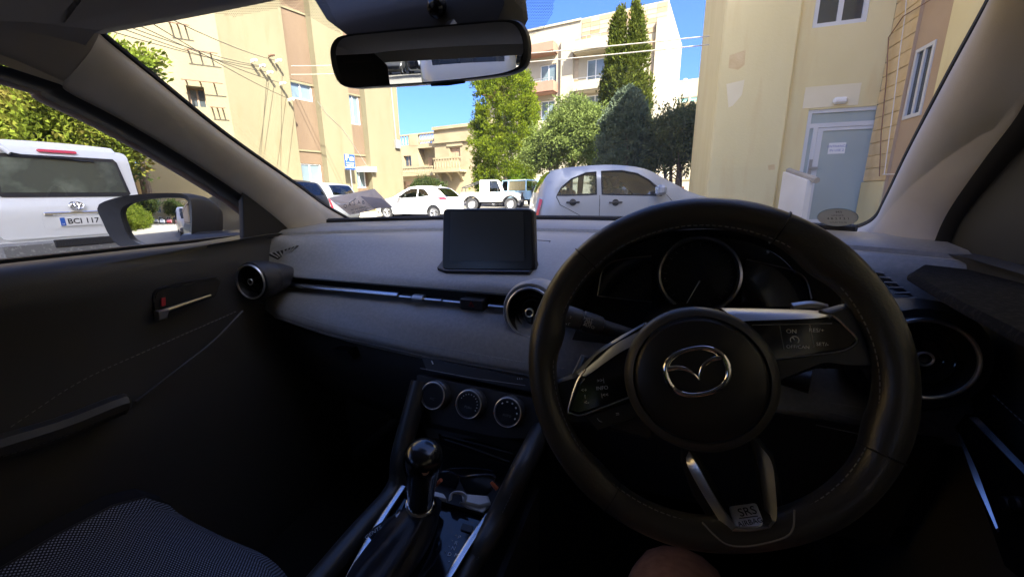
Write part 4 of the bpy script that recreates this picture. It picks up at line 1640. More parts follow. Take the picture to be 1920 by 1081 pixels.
# ---------------------------------------------------------------- jeeps
def jeep(name, label, paint, loc, hd, pickup):
    r = thing(name, label, 'jeep', loc, None, world_coords=False)
    r.rotation_euler = (0, 0, hd)
    W = 0.68
    mb = MB()
    # lower tub and hood, y 0 (rear) .. 3.6 (front)
    side = [(0.0, 0.55), (0.0, 1.05), (1.62, 1.05), (1.62, 1.02), (2.42, 1.02), (3.35, 0.98), (3.42, 0.62), (3.1, 0.55)]
    outer = [(0.0, 0.5), (0.0, 1.04), (2.40, 1.04), (3.38, 0.98), (3.42, 0.6)]
    for wy in (2.85, 0.62):
        outer += arc(wy, 0.36, 0.44, 20, 160, 8)
    rg = [[Vector((s * W, y, z)) for y, z in outer] for s in (-1, -0.97, 0.97, 1)]
    for k in (0, 3):
        for i, (y, z) in enumerate(outer):
            rg[k][i] = Vector((rg[k][i].x, 0.99 * (y - 1.7) + 1.7, 0.985 * (z - 0.75) + 0.75))
    mb.loft(rg, True, True)
    mb.build('body', paint, r, angle=30)
    # cab with openings
    y0c, y1c = (1.10, 2.30) if pickup else (0.05, 2.30)
    cabw = W - 0.05
    posts = [((y0c + 0.03, 1.04), (y0c + 0.06, 1.66)), ((1.62, 1.04), (1.60, 1.66)), ((2.36, 1.04), (2.12, 1.66))]
    mb = MB()
    for (a, b_) in posts:
        for s in (-1, 1):
            mb.tube([(s * cabw, a[0], a[1]), (s * (cabw - 0.04), b_[0], b_[1])], 0.045, 6)
    mb.cbox(-cabw + 0.01, cabw - 0.01, y0c, 2.14, 1.64, 1.72, 0.03)
    mb.tube([(-cabw, 2.36, 1.05), (cabw, 2.36, 1.05)], 0.04, 6)
    if pickup:
        mb.box(-cabw, cabw, y0c, y0c + 0.05, 1.03, 1.65)
    mb.build('cab', paint, r, angle=40)
    mb = MB()
    mb.add([(-cabw + 0.04, 2.35, 1.08), (cabw - 0.04, 2.35, 1.08), (cabw - 0.08, 2.13, 1.64), (-cabw + 0.08, 2.13, 1.64)], [(0, 1, 2, 3)])
    mb.build('windscreen', G_car, r)
    for s in (-1, 1):
        mb = MB()
        mb.add([(s * (cabw - 0.005), 1.66, 1.07), (s * (cabw - 0.005), 2.3, 1.07), (s * (cabw - 0.04), 2.10, 1.62), (s * (cabw - 0.04), 1.64, 1.62)], [(0, 1, 2, 3)])
        mb.build('side_window', G_dark, r)
        if not pickup:
            mb = MB()
            mb.add([(s * (cabw - 0.005), 0.14, 1.07), (s * (cabw - 0.005), 1.57, 1.07), (s * (cabw - 0.04), 1.55, 1.62), (s * (cabw - 0.04), 0.16, 1.62)], [(0, 1, 2, 3)])
            mb.build('side_window', G_dark, r)
        else:
            mb = MB()
            mb.add([(s * (cabw - 0.001), 1.14, 1.04), (s * (cabw - 0.001), 1.6, 1.04), (s * (cabw - 0.04), 1.6, 1.64), (s * (cabw - 0.04), 1.16, 1.64)], [(0, 1, 2, 3)])
            mb.build('side_panel', paint, r)
    if pickup:
        mb = MB()
        for s in (-1, 1):
            mb.tube([(s * (W - 0.08), 0.05, 1.04), (s * (W - 0.08), 0.08, 1.30), (s * (W - 0.08), 1.12, 1.66)], 0.028, 6)
        mb.tube([(-W + 0.08, 0.08, 1.30), (W - 0.08, 0.08, 1.30)], 0.028, 6)
        mb.build('roll_bar', M_blackp, r)
    # wheels, flares, mirror, bumper
    for wy in (2.85, 0.62):
        for s in (-1, 1):
            mb = MB()
            mb.tube([(s * (W + 0.03), y, z) for y, z in arc(wy, 0.36, 0.46, 15, 165, 9)], 0.05, 6, flat=1.6, up=Vector((s, 0, 0)))
            mb.build('wheel_arch', M_blackp, r)
            mb = MB()
            wx = s * (W - 0.03)
            mb.lathe([(0.21, -0.11), (0.33, -0.11), (0.36, -0.08), (0.36, 0.08), (0.33, 0.11), (0.21, 0.1)], (wx, wy, 0.36), (s, 0, 0), 22, caps=False)
            wo = mb.build('wheel', M_tyre, r)
            mb = MB()
            mb.lathe([(0.215, 0.09), (0.19, 0.06), (0.12, 0.03), (0.10, 0.07), (0.001, 0.08)], (wx, wy, 0.36), (s, 0, 0), 18, caps=False)
            mb.build('rim', M_rim, wo)
    for s in (-1, 1):
        mb = MB()
        mb.cbox(s * (W + 0.12) - 0.07, s * (W + 0.12) + 0.07, 2.12, 2.18, 1.06, 1.24, 0.02)
        mb.tube([(s * cabw, 2.2, 1.08), (s * (W + 0.1), 2.16, 1.1)], 0.015, 5)
        mb.build('wing_mirror', M_blackp, r)
        mb = MB()
        mb.lathe([(0.10, 0), (0.10, 0.05), (0.06, 0.07)], (s * 0.42, 3.38, 0.84), (0, 1, 0), 14)
        mb.build('headlight', M_clearl, r)
    mb = MB()
    mb.cbox(-0.72, 0.72, 3.42, 3.56, 0.46, 0.64, 0.03)
    mb.tube([(-0.4, 3.5, 0.64), (-0.38, 3.52, 0.95), (0.38, 3.52, 0.95), (0.4, 3.5, 0.64)], 0.03, 6)
    mb.build('bumper', M_blackp, r)
    mb = MB()
    mb.box(-0.32, 0.32, 3.385, 3.40, 0.72, 0.93)
    mb.build('grille', M_terra, r)
    mb = MB()
    mb.box(-0.5, 0.5, 0.3, 3.2, 0.4, 0.54)
    mb.build('chassis', M_black, r)
    if not pickup:
        mb = MB()
        mb.lathe([(0.2, -0.1), (0.33, -0.1), (0.36, -0.06), (0.36, 0.06), (0.33, 0.1), (0.2, 0.09)], (0.1, -0.14, 0.95), (0, -1, 0), 20)
        mb.build('spare_wheel', M_tyre, r)
    else:
        mb = MB()
        mb.cbox(-0.1, 0.3, 3.42, 3.62, 0.98, 1.02, 0.01)
        mb.build('winch_plate', M_rust, r)
    return r


q = gp(868, 24.0)
jeep('pickup_jeep', 'cream white open bed jeep pickup with black roll bar facing right', M_pcream, (q.x, q.y, q.z - 0.02), head(0.96, 0.28), True)
q = gp(1000, 25.9)
jeep('hardtop_jeep', 'light blue hard top jeep behind the cream jeep pickup', M_pblue, (q.x, q.y, q.z), head(-0.85, 0.35), False)


# ---------------------------------------------------------------- vans
def van(name, label, loc, hd, cat='van'):
    top = [(0.05, 0.42), (0.0, 0.60), (0.0, 1.06), (0.06, 1.16), (0.14, 1.78), (0.20, 1.90), (0.34, 1.955), (1.2, 1.98), (2.8, 1.98), (3.6, 1.93), (3.9, 1.84), (4.35, 1.38),
           (4.55, 1.15), (4.66, 0.95), (4.70, 0.6), (4.62, 0.38)]
    S = dict(w=0.86, belt=1.10, wheels=[(0.95, 0.33), (3.75, 0.33)], paint=M_pwhite, top=top, tum=0.12, tr=0.05, taperr=0.25, tf=0.14, taperf=0.6, crown=0.02, round=0.08,
             glass=[('windscreen', 9.85, 11.9)], win=[[(0.5, 1.18), (1.7, 1.18), (1.7, 1.70), (0.55, 1.70)], [(1.8, 1.18), (2.8, 1.18), (2.8, 1.70), (1.8, 1.70)],
                                                       [(2.95, 1.14), (3.95, 1.14), (3.62, 1.68), (2.95, 1.70)]],
             gaps=[[(2.88, 0.5), (2.88, 1.75)], [(4.05, 0.5), (4.07, 1.1)]], handles=[(3.1, 1.02), (2.7, 1.02)], mirror=(3.9, 1.12), mirrormat=M_blackp,
             lamps=[('headlight', M_clearl, [(4.3, 0.72), (4.6, 0.70), (4.6, 0.95), (4.35, 1.0)])], seats=[(1.5, 0.95), (2.4, 0.95), (3.2, 0.95)], bulk=[(4.2, 4.25, 0.4, 1.1)], gmat=G_car)
    r, w = vehicle(name, label, S, loc, hd, None, cat)
    return r, w


# white van at the left, nose towards the building, its rear towards the road
vr = Vector((0.05, 1.0, 0)).normalized()          # towards its right-hand side as seen from behind
vb = Vector((vr.y, -vr.x, 0))                     # out of its rear
pc = at(148, 410, D=5.95)
RV = Vector((pc.x, pc.y, 0.02))
r_van, wv = van('white_van', 'white minibus van seen from the rear with tinted window and yellow blue number plate', RV, head(-vb.x, -vb.y))
r_van['label'] = 'large white van seen from behind, dark rear window and number plate BCI 117'


def rear(x, z, out=0.0):
    """local point on the rear face: x to the right as seen from behind"""
    y = interp(z, [0.42, 0.60, 1.06, 1.16, 1.78, 1.90, 1.95], [0.05, 0, 0, 0.06, 0.14, 0.20, 0.34])
    return Vector((x, y - out - 0.02 * (1 - (x / 0.8) ** 2), z))


def rear_panel(name, poly, m, parent, out, th=0.02, step=0.1):
    V2, F2 = tri_region(poly, (), step)
    mb = MB()
    mb.add([rear(p.x, p.y, out) for p in V2], F2)
    mb.add([rear(p.x, p.y, out - th) for p in V2], [f[::-1] for f in F2])
    P = []
    for i in range(len(poly)):
        a, b_ = Vector(poly[i]), Vector(poly[(i + 1) % len(poly)])
        n = max(1, int((b_ - a).length / step))
        P += [a.lerp(b_, k / n) for k in range(n)]
    n = len(P)
    mb.add([rear(p.x, p.y, out) for p in P] + [rear(p.x, p.y, out - th) for p in P], [(i, (i + 1) % n, n + (i + 1) % n, n + i) for i in range(n)])
    return mb.build(name, m, parent)


def rrect(x0, x1, z0, z1, r, n=4):
    out = []
    for cx_, cz, a in ((x1 - r, z1 - r, 0), (x0 + r, z1 - r, 90), (x0 + r, z0 + r, 180), (x1 - r, z0 + r, 270)):
        for k in range(n + 1):
            t = rad(a + 90 * k / n)
            out.append((cx_ + r * math.cos(t), cz + r * math.sin(t)))
    return out


M_vanglass = mat('van_rear_glass', (0.055, 0.07, 0.06), 0.06, spec=0.9, col2=(0.16, 0.19, 0.15), vs=2.6, thresh=(0.5, 0.75))
tg = rear_panel('tailgate', rrect(-0.80, 0.80, 0.64, 1.88, 0.08), M_pwhite, r_van, 0.012, 0.02)
wn_ = rear_panel('rear_window', [(-0.70, 1.24), (-0.66, 1.20), (0.66, 1.20), (0.70, 1.24), (0.64, 1.72), (0.60, 1.77), (-0.60, 1.77), (-0.64, 1.72)], M_black, r_van, 0.02, 0.012)
rear_panel('pane', [(-0.655, 1.26), (0.655, 1.26), (0.60, 1.72), (-0.60, 1.72)], M_vanglass, wn_, 0.024, 0.008)
rear_panel('brake_light', rrect(-0.20, 0.20, 1.815, 1.855, 0.018), M_taill, r_van, 0.04, 0.03)
mb = MB()
mb.tube([rear(-0.52, 1.84, 0.05), rear(-0.47, 1.77, 0.06)], [0.035, 0.03], 8)
mb.lathe([(0.05, 0), (0.05, 0.03), (0.02, 0.05)], rear(-0.55, 1.85, 0.02), (0, -1, 0.1), 10)
wp = mb.build('wiper', M_clearl, r_van)
mb = MB()
mb.tube([rear(-0.47, 1.775, 0.06), rear(-0.35, 1.75, 0.05), rear(0.12, 1.735, 0.045)], 0.012, 5)
mb.tube([rear(-0.15, 1.735, 0.035), rear(0.36, 1.71, 0.035)], 0.012, 5)
mb.build('wiper_blade', M_black, wp)
# emblem: three crossing ellipses
mb = MB()
for (a, b_, cx_, cz) in ((0.075, 0.052, 0, 1.075), (0.022, 0.048, 0, 1.078), (0.05, 0.019, 0, 1.094)):
    mb.tube([rear(cx_ + a * math.cos(t), cz + b_ * math.sin(t), 0.028) for t in [2 * math.pi * k / 24 for k in range(24)]], 0.0085, 5, closed=True)
mb.build('emblem', M_chrome, r_van)
mb = MB()
mb.cbox(-0.36, 0.36, -0.05, -0.014, 0.945, 0.99, 0.01)
mb.build('plate_garnish', M_chrome, r_van)
rear_panel('plate_recess', rrect(-0.38, 0.38, 0.755, 0.935, 0.03), M_pwhite, r_van, 0.0155, 0.004)
pl_ = rear_panel('number_plate', rrect(-0.22, 0.22, 0.79, 0.915, 0.01), M_plate, r_van, 0.028, 0.012)
rear_panel('plate_band', rrect(-0.216, -0.165, 0.795, 0.91, 0.005), M_plblue, pl_, 0.030, 0.002)
text('lettering', 'BCI 117', 0.105, frame_at(rear(0.028, 0.852, 0.0315), (1, 0, 0), (0, 0, 1)), M_black, pl_, bold=0.0015)
text('lettering', 'M', 0.035, frame_at(rear(-0.19, 0.815, 0.0325), (1, 0, 0), (0, 0, 1)), M_plate, pl_)
for s in (-1, 1):
    tl_ = rear_panel('tail_light', [(s * 0.80, 0.70), (s * 0.845, 0.70), (s * 0.86, 1.12), (s * 0.80, 1.12)] if s > 0 else [(-0.845, 0.70), (-0.80, 0.70), (-0.80, 1.12), (-0.86, 1.12)], M_taill, r_van, 0.02, 0.05)
    rear_panel('reverse_lamp', rrect(min(s * 0.805, s * 0.838), max(s * 0.805, s * 0.838), 0.78, 0.88, 0.008), M_clearl, tl_, 0.024, 0.01)
M_bumper = mat('worn_grey_bumper', (0.16, 0.16, 0.155), 0.7, col2=(0.30, 0.30, 0.28), vs=26, thresh=(0.55, 0.72), bump=0.3, bs=120)
mb = MB()
mb.cbox(-0.86, 0.86, -0.13, 0.04, 0.36, 0.60, 0.03)
bp_ = mb.build('bumper', M_bumper, r_van)
mb = MB()
mb.cbox(-0.36, 0.36, -0.142, -0.10, 0.50, 0.612, 0.01)
mb.build('bumper_step', M_black, bp_)
for (xa, xb, za, zb_) in ((0.24, 0.50, 1.40, 1.60),):
    mb = MB()
    mb.box(xa, xb, 0.5, 0.52, za, zb_)
    mb.build('window_poster', M_paper, r_van)

# ---------------------------------------------------------------- parking sign
M_signblue = mat('sign_blue', (0.006, 0.05, 0.30), 0.5)
M_signwhite = mat('sign_white', (0.85, 0.85, 0.83), 0.5)
sg = LF.sz(643, 305)
tl0, br0 = LF.sz(632, 291), LF.sz(655, 320)
w_ = abs(br0[0] - tl0[0]) * 0.93
h_ = abs(tl0[1] - br0[1])
Dn = 0.62
base = LF.pt(sg[0], 0, Dn)
base.z = ground_z(base.x, base.y)
r = thing('parking_sign', 'blue parking sign with white P and tow lorry symbol on a thin pole', 'sign', base)
n = LF.n
uu = LF.u
c = LF.pt(sg[0], sg[1], Dn)
mb = MB()
mb.tube([base, c + Vector((0, 0, h_ / 2)) - n * 0.03], 0.03, 8)
mb.build('pole', M_steel, r)
mb = MB()
Ms = frame_at(c, uu, (0, 0, 1))
mb.cbox(-w_ / 2, w_ / 2, -h_ / 2, h_ / 2, -0.012, 0.012, 0.006, Ms)
pn = mb.build('sign_panel', M_signblue, r)
text('lettering', 'P', h_ * 0.52, Ms @ Matrix.Translation((-w_ * 0.24, h_ * 0.27, 0.0135)), M_signwhite, pn, bold=0.012)
mb = MB()
tw = [(0.0, 0.08), (0.42, 0.08), (0.42, 0.25), (0.36, 0.34), (0.26, 0.34), (0.26, 0.22), (0.0, 0.18)]
mb.prism([(x * w_ * 0.95, (y + 0.0) * h_ * 0.9 + h_ * 0.03) for x, y in tw], c + n * 0.0135, uu, (0, 0, 1), 0, 0.002)
mb.prism([(0.02 * w_ + x * w_, h_ * (0.22 + y)) for x, y in ((0, 0), (0.2, 0.14), (0.18, 0.17), (-0.02, 0.04))], c + n * 0.0135, uu, (0, 0, 1), 0, 0.002)
mb.build('tow_symbol', M_signwhite, pn)
for k, s in enumerate(('TOW ZONE', 'RESIDENTS', 'PARKING ONLY')):
    text('lettering', s, h_ * 0.115, Ms @ Matrix.Translation((0, -h_ * (0.06 + 0.15 * k), 0.0135)), M_signwhite, pn)

# terracotta pot-like drum behind the silver car
q = gp(1256, 19.0)
r = thing('terracotta_planter', 'orange terracotta planter under the dark small leaved tree', 'planter', q)
mb = MB()
mb.lathe([(0.38, 0), (0.50, 0.5), (0.56, 1.05), (0.60, 1.06), (0.60, 1.18), (0.52, 1.18), (0.48, 1.0), (0.01, 0.98)], q, (0, 0, 1), 24)
mb.build('pot', mat('terracotta_pot', (0.62, 0.19, 0.07), 0.8, col2=(0.5, 0.15, 0.06), vs=4), r)
mb = MB()
mb.lathe([(0.47, 0.95), (0.47, 1.06), (0.01, 1.1)], q, (0, 0, 1), 20)
mb.build('soil', M_bark, r)

# ---------------------------------------------------------------- street behind us (seen in the mirrors)
r_van2, wv2 = van('white_van', 'white van parked close behind our car, seen in both mirrors', (0.15, -11.2, 0.10), head(0.0, 1.0))
mb = MB()
mb.cbox(-0.80, 0.80, 4.62, 4.80, 0.34, 0.62, 0.05)
mb.build('bumper', M_bumper, r_van2)
mb = MB()
mb.cbox(-0.45, 0.45, 4.64, 4.72, 0.70, 0.90, 0.02)
mb.build('grille', M_black, r_van2)
b = Vector((-6.3, -17, 0.1))
broad_tree('hedge_bush', 'sunlit yellow green hedge bush beside the road behind us', b,
           [(0, 0, 1.2, 1.4, 2.2, 1.2), (0.2, -2.5, 1.3, 1.4, 2.0, 1.3), (0, 2.5, 0.9, 1.2, 1.8, 0.9), (0.3, -5, 1.0, 1.3, 2, 1.0), (-1.0, -1, 2.2, 1.2, 2.0, 1.1)], L_hedge, 2600, 12, 0.10, cat='hedge')
b = Vector((-8, -38, 0.1))
broad_tree('street_tree', 'dark leafy tree down the road behind us', b,
           [(0, 0, 5.2, 2.6, 2.4, 2.0), (-1.5, 1, 4.4, 2.2, 2, 1.6), (1.8, 0, 5.6, 2.0, 2, 1.6)], L_bg, 1600, 12, 0.16)
b = Vector((-0.5, -40, 0.1))
broad_tree('street_tree', 'dark leafy tree beside the building at the end of the road behind us', b,
           [(0, 0, 5.4, 2.4, 2.4, 1.9), (1.5, 1, 4.6, 2.0, 2, 1.6)], L_bg, 1200, 12, 0.16)
KF = Facade((10, -52), (-1, 0))
r = thing('rear_building', 'cream building with balconies closing the road behind us', 'building', KF.pt(12, 0))
hs = [(2 + 3.2 * i, 3.4 + 3.2 * i, 1.2 + 3.2 * j, 2.8 + 3.2 * j) for i in range(7) for j in range(3)]
mb = MB()
KF.wall(mb, 0, 26, 0, 12, hs, depth=0.3)
mb.build('wall', M_bright, r, smooth=False)
for h in hs:
    KF.window(r, h, -0.25, glass=M_dkglass)
for i in (1, 3, 5):
    for j in (1, 2):
        mb = MB()
        KF.box(mb, 1.4 + 3.2 * i, 4.0 + 3.2 * i, 0.9 + 3.2 * j, 1.05 + 3.2 * j, 0, 1.2)
        KF.box(mb, 1.4 + 3.2 * i, 4.0 + 3.2 * i, 1.055 + 3.2 * j, 1.9 + 3.2 * j, 1.1, 1.2)
        mb.build('balcony', M_bright, r, smooth=False)
for k, (x, p_, l_) in enumerate(((-6.4, M_pdark, 'dark car parked below the building behind us'), (-4.2, M_psilver, 'silver car parked below the building behind us'),
                                 (-2.0, M_pred, 'red car parked below the building behind us'))):
    simple_car('hatchback_car', l_, p_, (x, -45, 0.1), head(0, 1), group='cars parked behind us')

# ================================================================== OUR CAR: THE CABIN WE SIT IN
XC = 0.04
M_dash = mat('soft_dash', (0.165, 0.168, 0.166), 0.42, spec=0.8, bump=0.22, bs=700, sheen=0.6, col2=(0.205, 0.206, 0.200), vs=160, thresh=(0.4, 0.66))
M_dashlow = mat('hard_dark_plastic', (0.022, 0.022, 0.024), 0.55, bump=0.2, bs=600)
M_pad = mat('dark_leather_pad', (0.150, 0.152, 0.150), 0.40, spec=0.7, bump=0.3, bs=420, sheen=0.4, col2=(0.185, 0.185, 0.180), vs=140, thresh=(0.4, 0.66))
M_leather = mat('black_leather', (0.040, 0.039, 0.037), 0.36, spec=0.5, bump=0.35, bs=380)
M_piano = mat('gloss_black', (0.008, 0.008, 0.010), 0.09, spec=0.6)
M_satinblk = mat('satin_black', (0.014, 0.014, 0.016), 0.42, bump=0.12, bs=800)
M_lining = mat('pale_headlining', (0.78, 0.74, 0.68), 0.95, col2=(0.74, 0.70, 0.64), vs=30, bump=0.2, bs=500, sheen=0.8)
M_satin = mat('satin_silver', (0.68, 0.69, 0.71), 0.24, metal=1.0)
M_satin2 = mat('bright_satin', (0.80, 0.79, 0.77), 0.34, metal=1.0)
M_satingrey = mat('satin_grey_trim', (0.36, 0.36, 0.37), 0.34, metal=0.9)
M_mirror = mat('mirror_silver', (0.90, 0.91, 0.92), 0.0, metal=1.0)
M_doorp = mat('door_plastic', (0.060, 0.060, 0.062), 0.5, bump=0.2, bs=500)
M_carpet = mat('black_carpet', (0.010, 0.010, 0.011), 1.0)
M_screen = mat('switched_off_screen', (0.030, 0.032, 0.033), 0.22, spec=0.5)
M_mark = mat('white_marking', (0.62, 0.63, 0.64), 0.6)
M_markdim = mat('grey_marking', (0.22, 0.22, 0.22), 0.6)
M_redmark = mat('red_marking', (0.50, 0.03, 0.04), 0.5)
M_thread = mat('grey_thread', (0.20, 0.20, 0.20), 0.8)
M_knurl = mat('knob_side', (0.10, 0.10, 0.105), 0.35, metal=0.5)
G_ws = glass_mat('windscreen_glass', (0.96, 0.97, 0.96), 0.55, dust=0.010)
G_side = glass_mat('side_glass', (0.92, 0.93, 0.90), 0.6, dust=0.010)
G_rear = glass_mat('rear_privacy_glass', (0.72, 0.75, 0.74), 0.8)

car = thing('car', 'black cabin of the parked right hand drive car we sit in, steering wheel and dashboard', 'car', (0, 0, 0))


def at_plane(px, py, o, n):
    r = RGT * ((px - 960) / FPX) - UPV * ((py - 540.5) / FPX) + FWD
    n = Vector(n)
    return CAM + r * ((Vector(o) - CAM).dot(n) / r.dot(n))


def Yb(x):
    return 1.20 - 0.30 * abs((x - XC) / 0.70) ** 2.2


def stitches(path, step, length, r, name, parent, m=M_thread):
    """a run of little stitches along a path, one part"""
    P = [Vector(p) for p in path]
    mb = MB()
    acc = 0
    for i in range(len(P) - 1):
        seg = (P[i + 1] - P[i]).length
        d = (P[i + 1] - P[i]).normalized()
        while acc < seg:
            a = P[i] + d * acc
            mb.tube([a, a + d * length], r, 4)
            acc += step
        acc -= seg
    return tag(mb.build(name, m, parent, smooth=False), kind='stuff')


# ---------------------------------------------------------------- dashboard
ZS = lambda x: interp(x, [-0.66, -0.63, -0.42, -0.15, 0.08, 0.3, 0.74], [0.925, 0.920, 0.898, 0.882, 0.876, 0.874, 0.874])
YP = lambda x: interp(x, [-0.66, -0.60, -0.40, -0.15, 0.10, 0.74], [0.725, 0.700, 0.680, 0.672, 0.668, 0.668])


def dash_profile(x):
    yb = Yb(x)
    y2 = yb - 0.13
    ye = min(0.775, y2 - 0.03)
    k = (y2 - ye)
    return [(yb + 0.03, 1.118), (yb - 0.02, 1.122), (yb - 0.105, 1.110), (yb - 0.118, 1.104), (yb - 0.122, 1.096), (y2, 1.096),
            (y2 - k * 0.22, 1.090), (y2 - k * 0.5, 1.070), (y2 - k * 0.8, 1.036), (ye, 1.014), (ye - 0.014, 1.002), (ye - 0.018, 0.994), (ye - 0.010, 0.988), (ye + 0.03, 0.985)]


xs_d = [-0.665, -0.64, -0.60, -0.54, -0.46, -0.36, -0.24, -0.12, 0.0, 0.12, 0.24, 0.36, 0.48, 0.56, 0.64, 0.70, 0.745]
mb = MB()
mb.loft([[Vector((x, y, z)) for y, z in dash_profile(x)] for x in xs_d], closed=False)
dash = mb.build('dashboard', M_dash, car, angle=28)
from mathutils.bvhtree import BVHTree
DASH_TREE = BVHTree.FromPolygons([tuple(p) for p in mb.v], mb.f)


def on_dash(px, py):
    """the point of the dashboard's skin seen at this pixel"""
    r_ = (RGT * ((px - 960) / FPX) - UPV * ((py - 540.5) / FPX) + FWD).normalized()
    hit = DASH_TREE.ray_cast(CAM, r_)[0]
    return hit if hit is not None else at(px, py, Y=0.8)

# recess behind the chrome strip
mb = MB()
mb.loft([[Vector((x, 0.80, 0.986)), Vector((x, 0.80, 0.955)), Vector((x, 0.76, 0.950))] for x in xs_d], closed=False)
mb.build('trim_recess', M_satinblk, dash)
# stitched pad below
mb = MB()
rings = []
for x in xs_d:
    zs, yp = ZS(x), YP(x)
    rings.append([Vector((x, y, z)) for y, z in ((0.79, 0.958), (0.752, 0.957), (0.738, 0.951), (lerp(0.738, yp, 0.55), lerp(0.951, zs, 0.42)), (yp, zs),
                                                 (yp - 0.001, zs - 0.004), (yp - 0.003, zs - 0.008), (yp, zs - 0.02), (yp + 0.02, zs - 0.034), (yp + 0.06, zs - 0.045))])
mb.loft(rings, closed=False)
pad = mb.build('dashboard_pad', M_pad, dash, angle=50)
xs_f = [-0.655 + 0.02 * k for k in range(42)]
stitches([Vector((x, YP(x) - 0.0015, ZS(x) + 0.010)) for x in xs_f], 0.0085, 0.0055, 0.0009, 'stitching', dash)
stitches([Vector((x, YP(x) - 0.005, ZS(x) - 0.013)) for x in xs_f], 0.0085, 0.0055, 0.0009, 'stitching', dash)
# chrome strip in pieces, slider, hazard switch
def strip(px0, px1, z, h=0.0065, y=0.742, m=M_satin, name='chrome_strip'):
    a, b_ = at(px0, 550, Y=y).x, at(px1, 560, Y=y).x
    mb = MB()
    mb.loft([[Vector((x, y + 0.016 - 0.016 * math.cos(t), z + h * math.sin(t))) for t in [math.pi * (k / 9 - 0.5) for k in range(10)]]
             + [Vector((x, y + 0.02, z + h * 0.8)), Vector((x, y + 0.02, z - h * 0.8))] for x in (a, b_)], True, True)
    mb.loft([[Vector((x, y, z - h)), Vector((x, y - 0.001, z)), Vector((x, y + 0.006, z + h * 0.75)), Vector((x, y + 0.03, z + h)), Vector((x, y + 0.03, z - h))] for x in (a, b_)], True, True) if False else None
    return mb.build(name, m, dash, angle=60)
strip(524, 744, 0.9725)
strip(747, 770, 0.9705, 0.004)
strip(791, 826, 0.9695, 0.004)
strip(829, 864, 0.9690, 0.004)
strip(914, 952, 0.9675, 0.004)
strip(770, 790, 0.9705, 0.008, 0.736, M_satingrey, 'vent_slider')
a, b_ = at(866, 570, Y=0.75).x, at(911, 572, Y=0.75).x
mb = MB()
mb.cbox(a, b_, 0.738, 0.78, 0.956, 0.981, 0.003)
hzs = mb.build('hazard_switch', M_satinblk, dash)
cxh = (a + b_) / 2
def tri_pts(s):
    return [Vector((cxh + s * math.sin(t), 0.7374, 0.9685 + s * math.cos(t))) for t in (0, 2.094, 4.189)]
mb = MB()
for s in (0.0075, 0.0045):
    mb.tube(tri_pts(s), 0.0006, 4, closed=True)
mb.build('hazard_symbol', M_redmark, car)
# defroster line, airbag lettering, panel joints on the top
mb = MB()
q = at(560, 507, Y=0.775)
text('airbag_lettering', 'SRS AIRBAG', 0.011, frame_at(Vector((-0.585, 0.777, 1.0165)), (1, 0, 0), (0, 0.83, 0.55)), M_markdim, dash)
for L in ([(1000, 450), (1032, 452), (1003, 490)],):
    P = [on_dash(x, y) for x, y in L]
    mb = MB()
    mb.tube(P, 0.0011, 4)
    mb.build('panel_joint', M_black, dash)
pj = [on_dash(x, y) + Vector((0, 0, -0.002)) for x, y in ((834, 505), (975, 515), (960, 529), (850, 521))]
mb = MB()
mb.poly3([p for p in pj], 0.004)
mb.build('speaker_cover', M_dash, dash, smooth=False)
# side defroster grilles with slats
for sgn, pts in ((-1, ((503, 478), (560, 461), (548, 474), (520, 486))), (1, ((1634, 508), (1650, 512), (1738, 576), (1700, 580)))):
    P = [on_dash(x, y) for x, y in pts]
    mb = MB()
    mb.poly3([p + Vector((0, 0, 0.002)) for p in P], -0.008, Vector((0, 0, 1)))
    gr = mb.build('side_vent', M_black, dash, smooth=False)
    for k in range(7):
        t = (k + 0.5) / 7
        a = P[0].lerp(P[1], t) if sgn < 0 else P[0].lerp(P[3], t)
        b_ = P[3].lerp(P[2], t) if sgn < 0 else P[1].lerp(P[2], t)
        mb = MB()
        mb.tube([a + Vector((0, 0, 0.003)), b_ + Vector((0, 0, 0.003))], 0.0022, 5)
        mb.build('slat', M_dash, car)

# round vents
def vent(c, axis, R_, m_ring=M_satin2):
    c = Vector(c)
    ax = Vector(axis).normalized()
    mb = MB()
    mb.lathe([(R_ * 1.10, -0.05), (R_ * 1.12, -0.010), (R_ * 1.06, -0.002), (R_ * 1.0, 0.0), (R_ * 0.93, -0.006), (R_ * 0.86, -0.03), (R_ * 0.1, -0.05)], c, ax, 40, caps=False)
    v = mb.build('air_vent', M_satinblk, car, angle=50)
    u_, w_, _ = basis(ax)
    mb = MB()
    ring = [c + (u_ * math.cos(t) + w_ * math.sin(t)) * R_ * 0.985 + ax * 0.001 for t in [2 * math.pi * k / 48 for k in range(48)]]
    mb.tube(ring, R_ * 0.055, 8, closed=True)
    mb.build('ring', m_ring, v)
    mb = MB()
    for rr in (0.70, 0.50):
        mb.tube([c + (u_ * math.cos(t) + w_ * math.sin(t)) * R_ * rr - ax * (0.012 + 0.012 * (1 - rr)) for t in [2 * math.pi * k / 40 for k in range(40)]], R_ * 0.028, 6, closed=True)
    for k in range(2):
        d = u_ if k else w_
        mb.tube([c + d * R_ * 0.88 - ax * 0.018, c - d * R_ * 0.88 - ax * 0.018], R_ * 0.03, 6)
    mb.build('louvre', M_piano, v)
    mb = MB()
    mb.lathe([(R_ * 0.17, -0.04), (R_ * 0.17, -0.002), (R_ * 0.13, 0.002), (R_ * 0.11, -0.002), (0.0005, -0.003)], c, ax, 24)
    mb.build('knob', M_satinblk, v)
    mb = MB()
    mb.tube([c + (u_ * math.cos(t) + w_ * math.sin(t)) * R_ * 0.16 + ax * 0.001 for t in [2 * math.pi * k / 28 for k in range(28)]], R_ * 0.035, 6, closed=True)
    mb.build('knob_ring', m_ring, v)
    return v
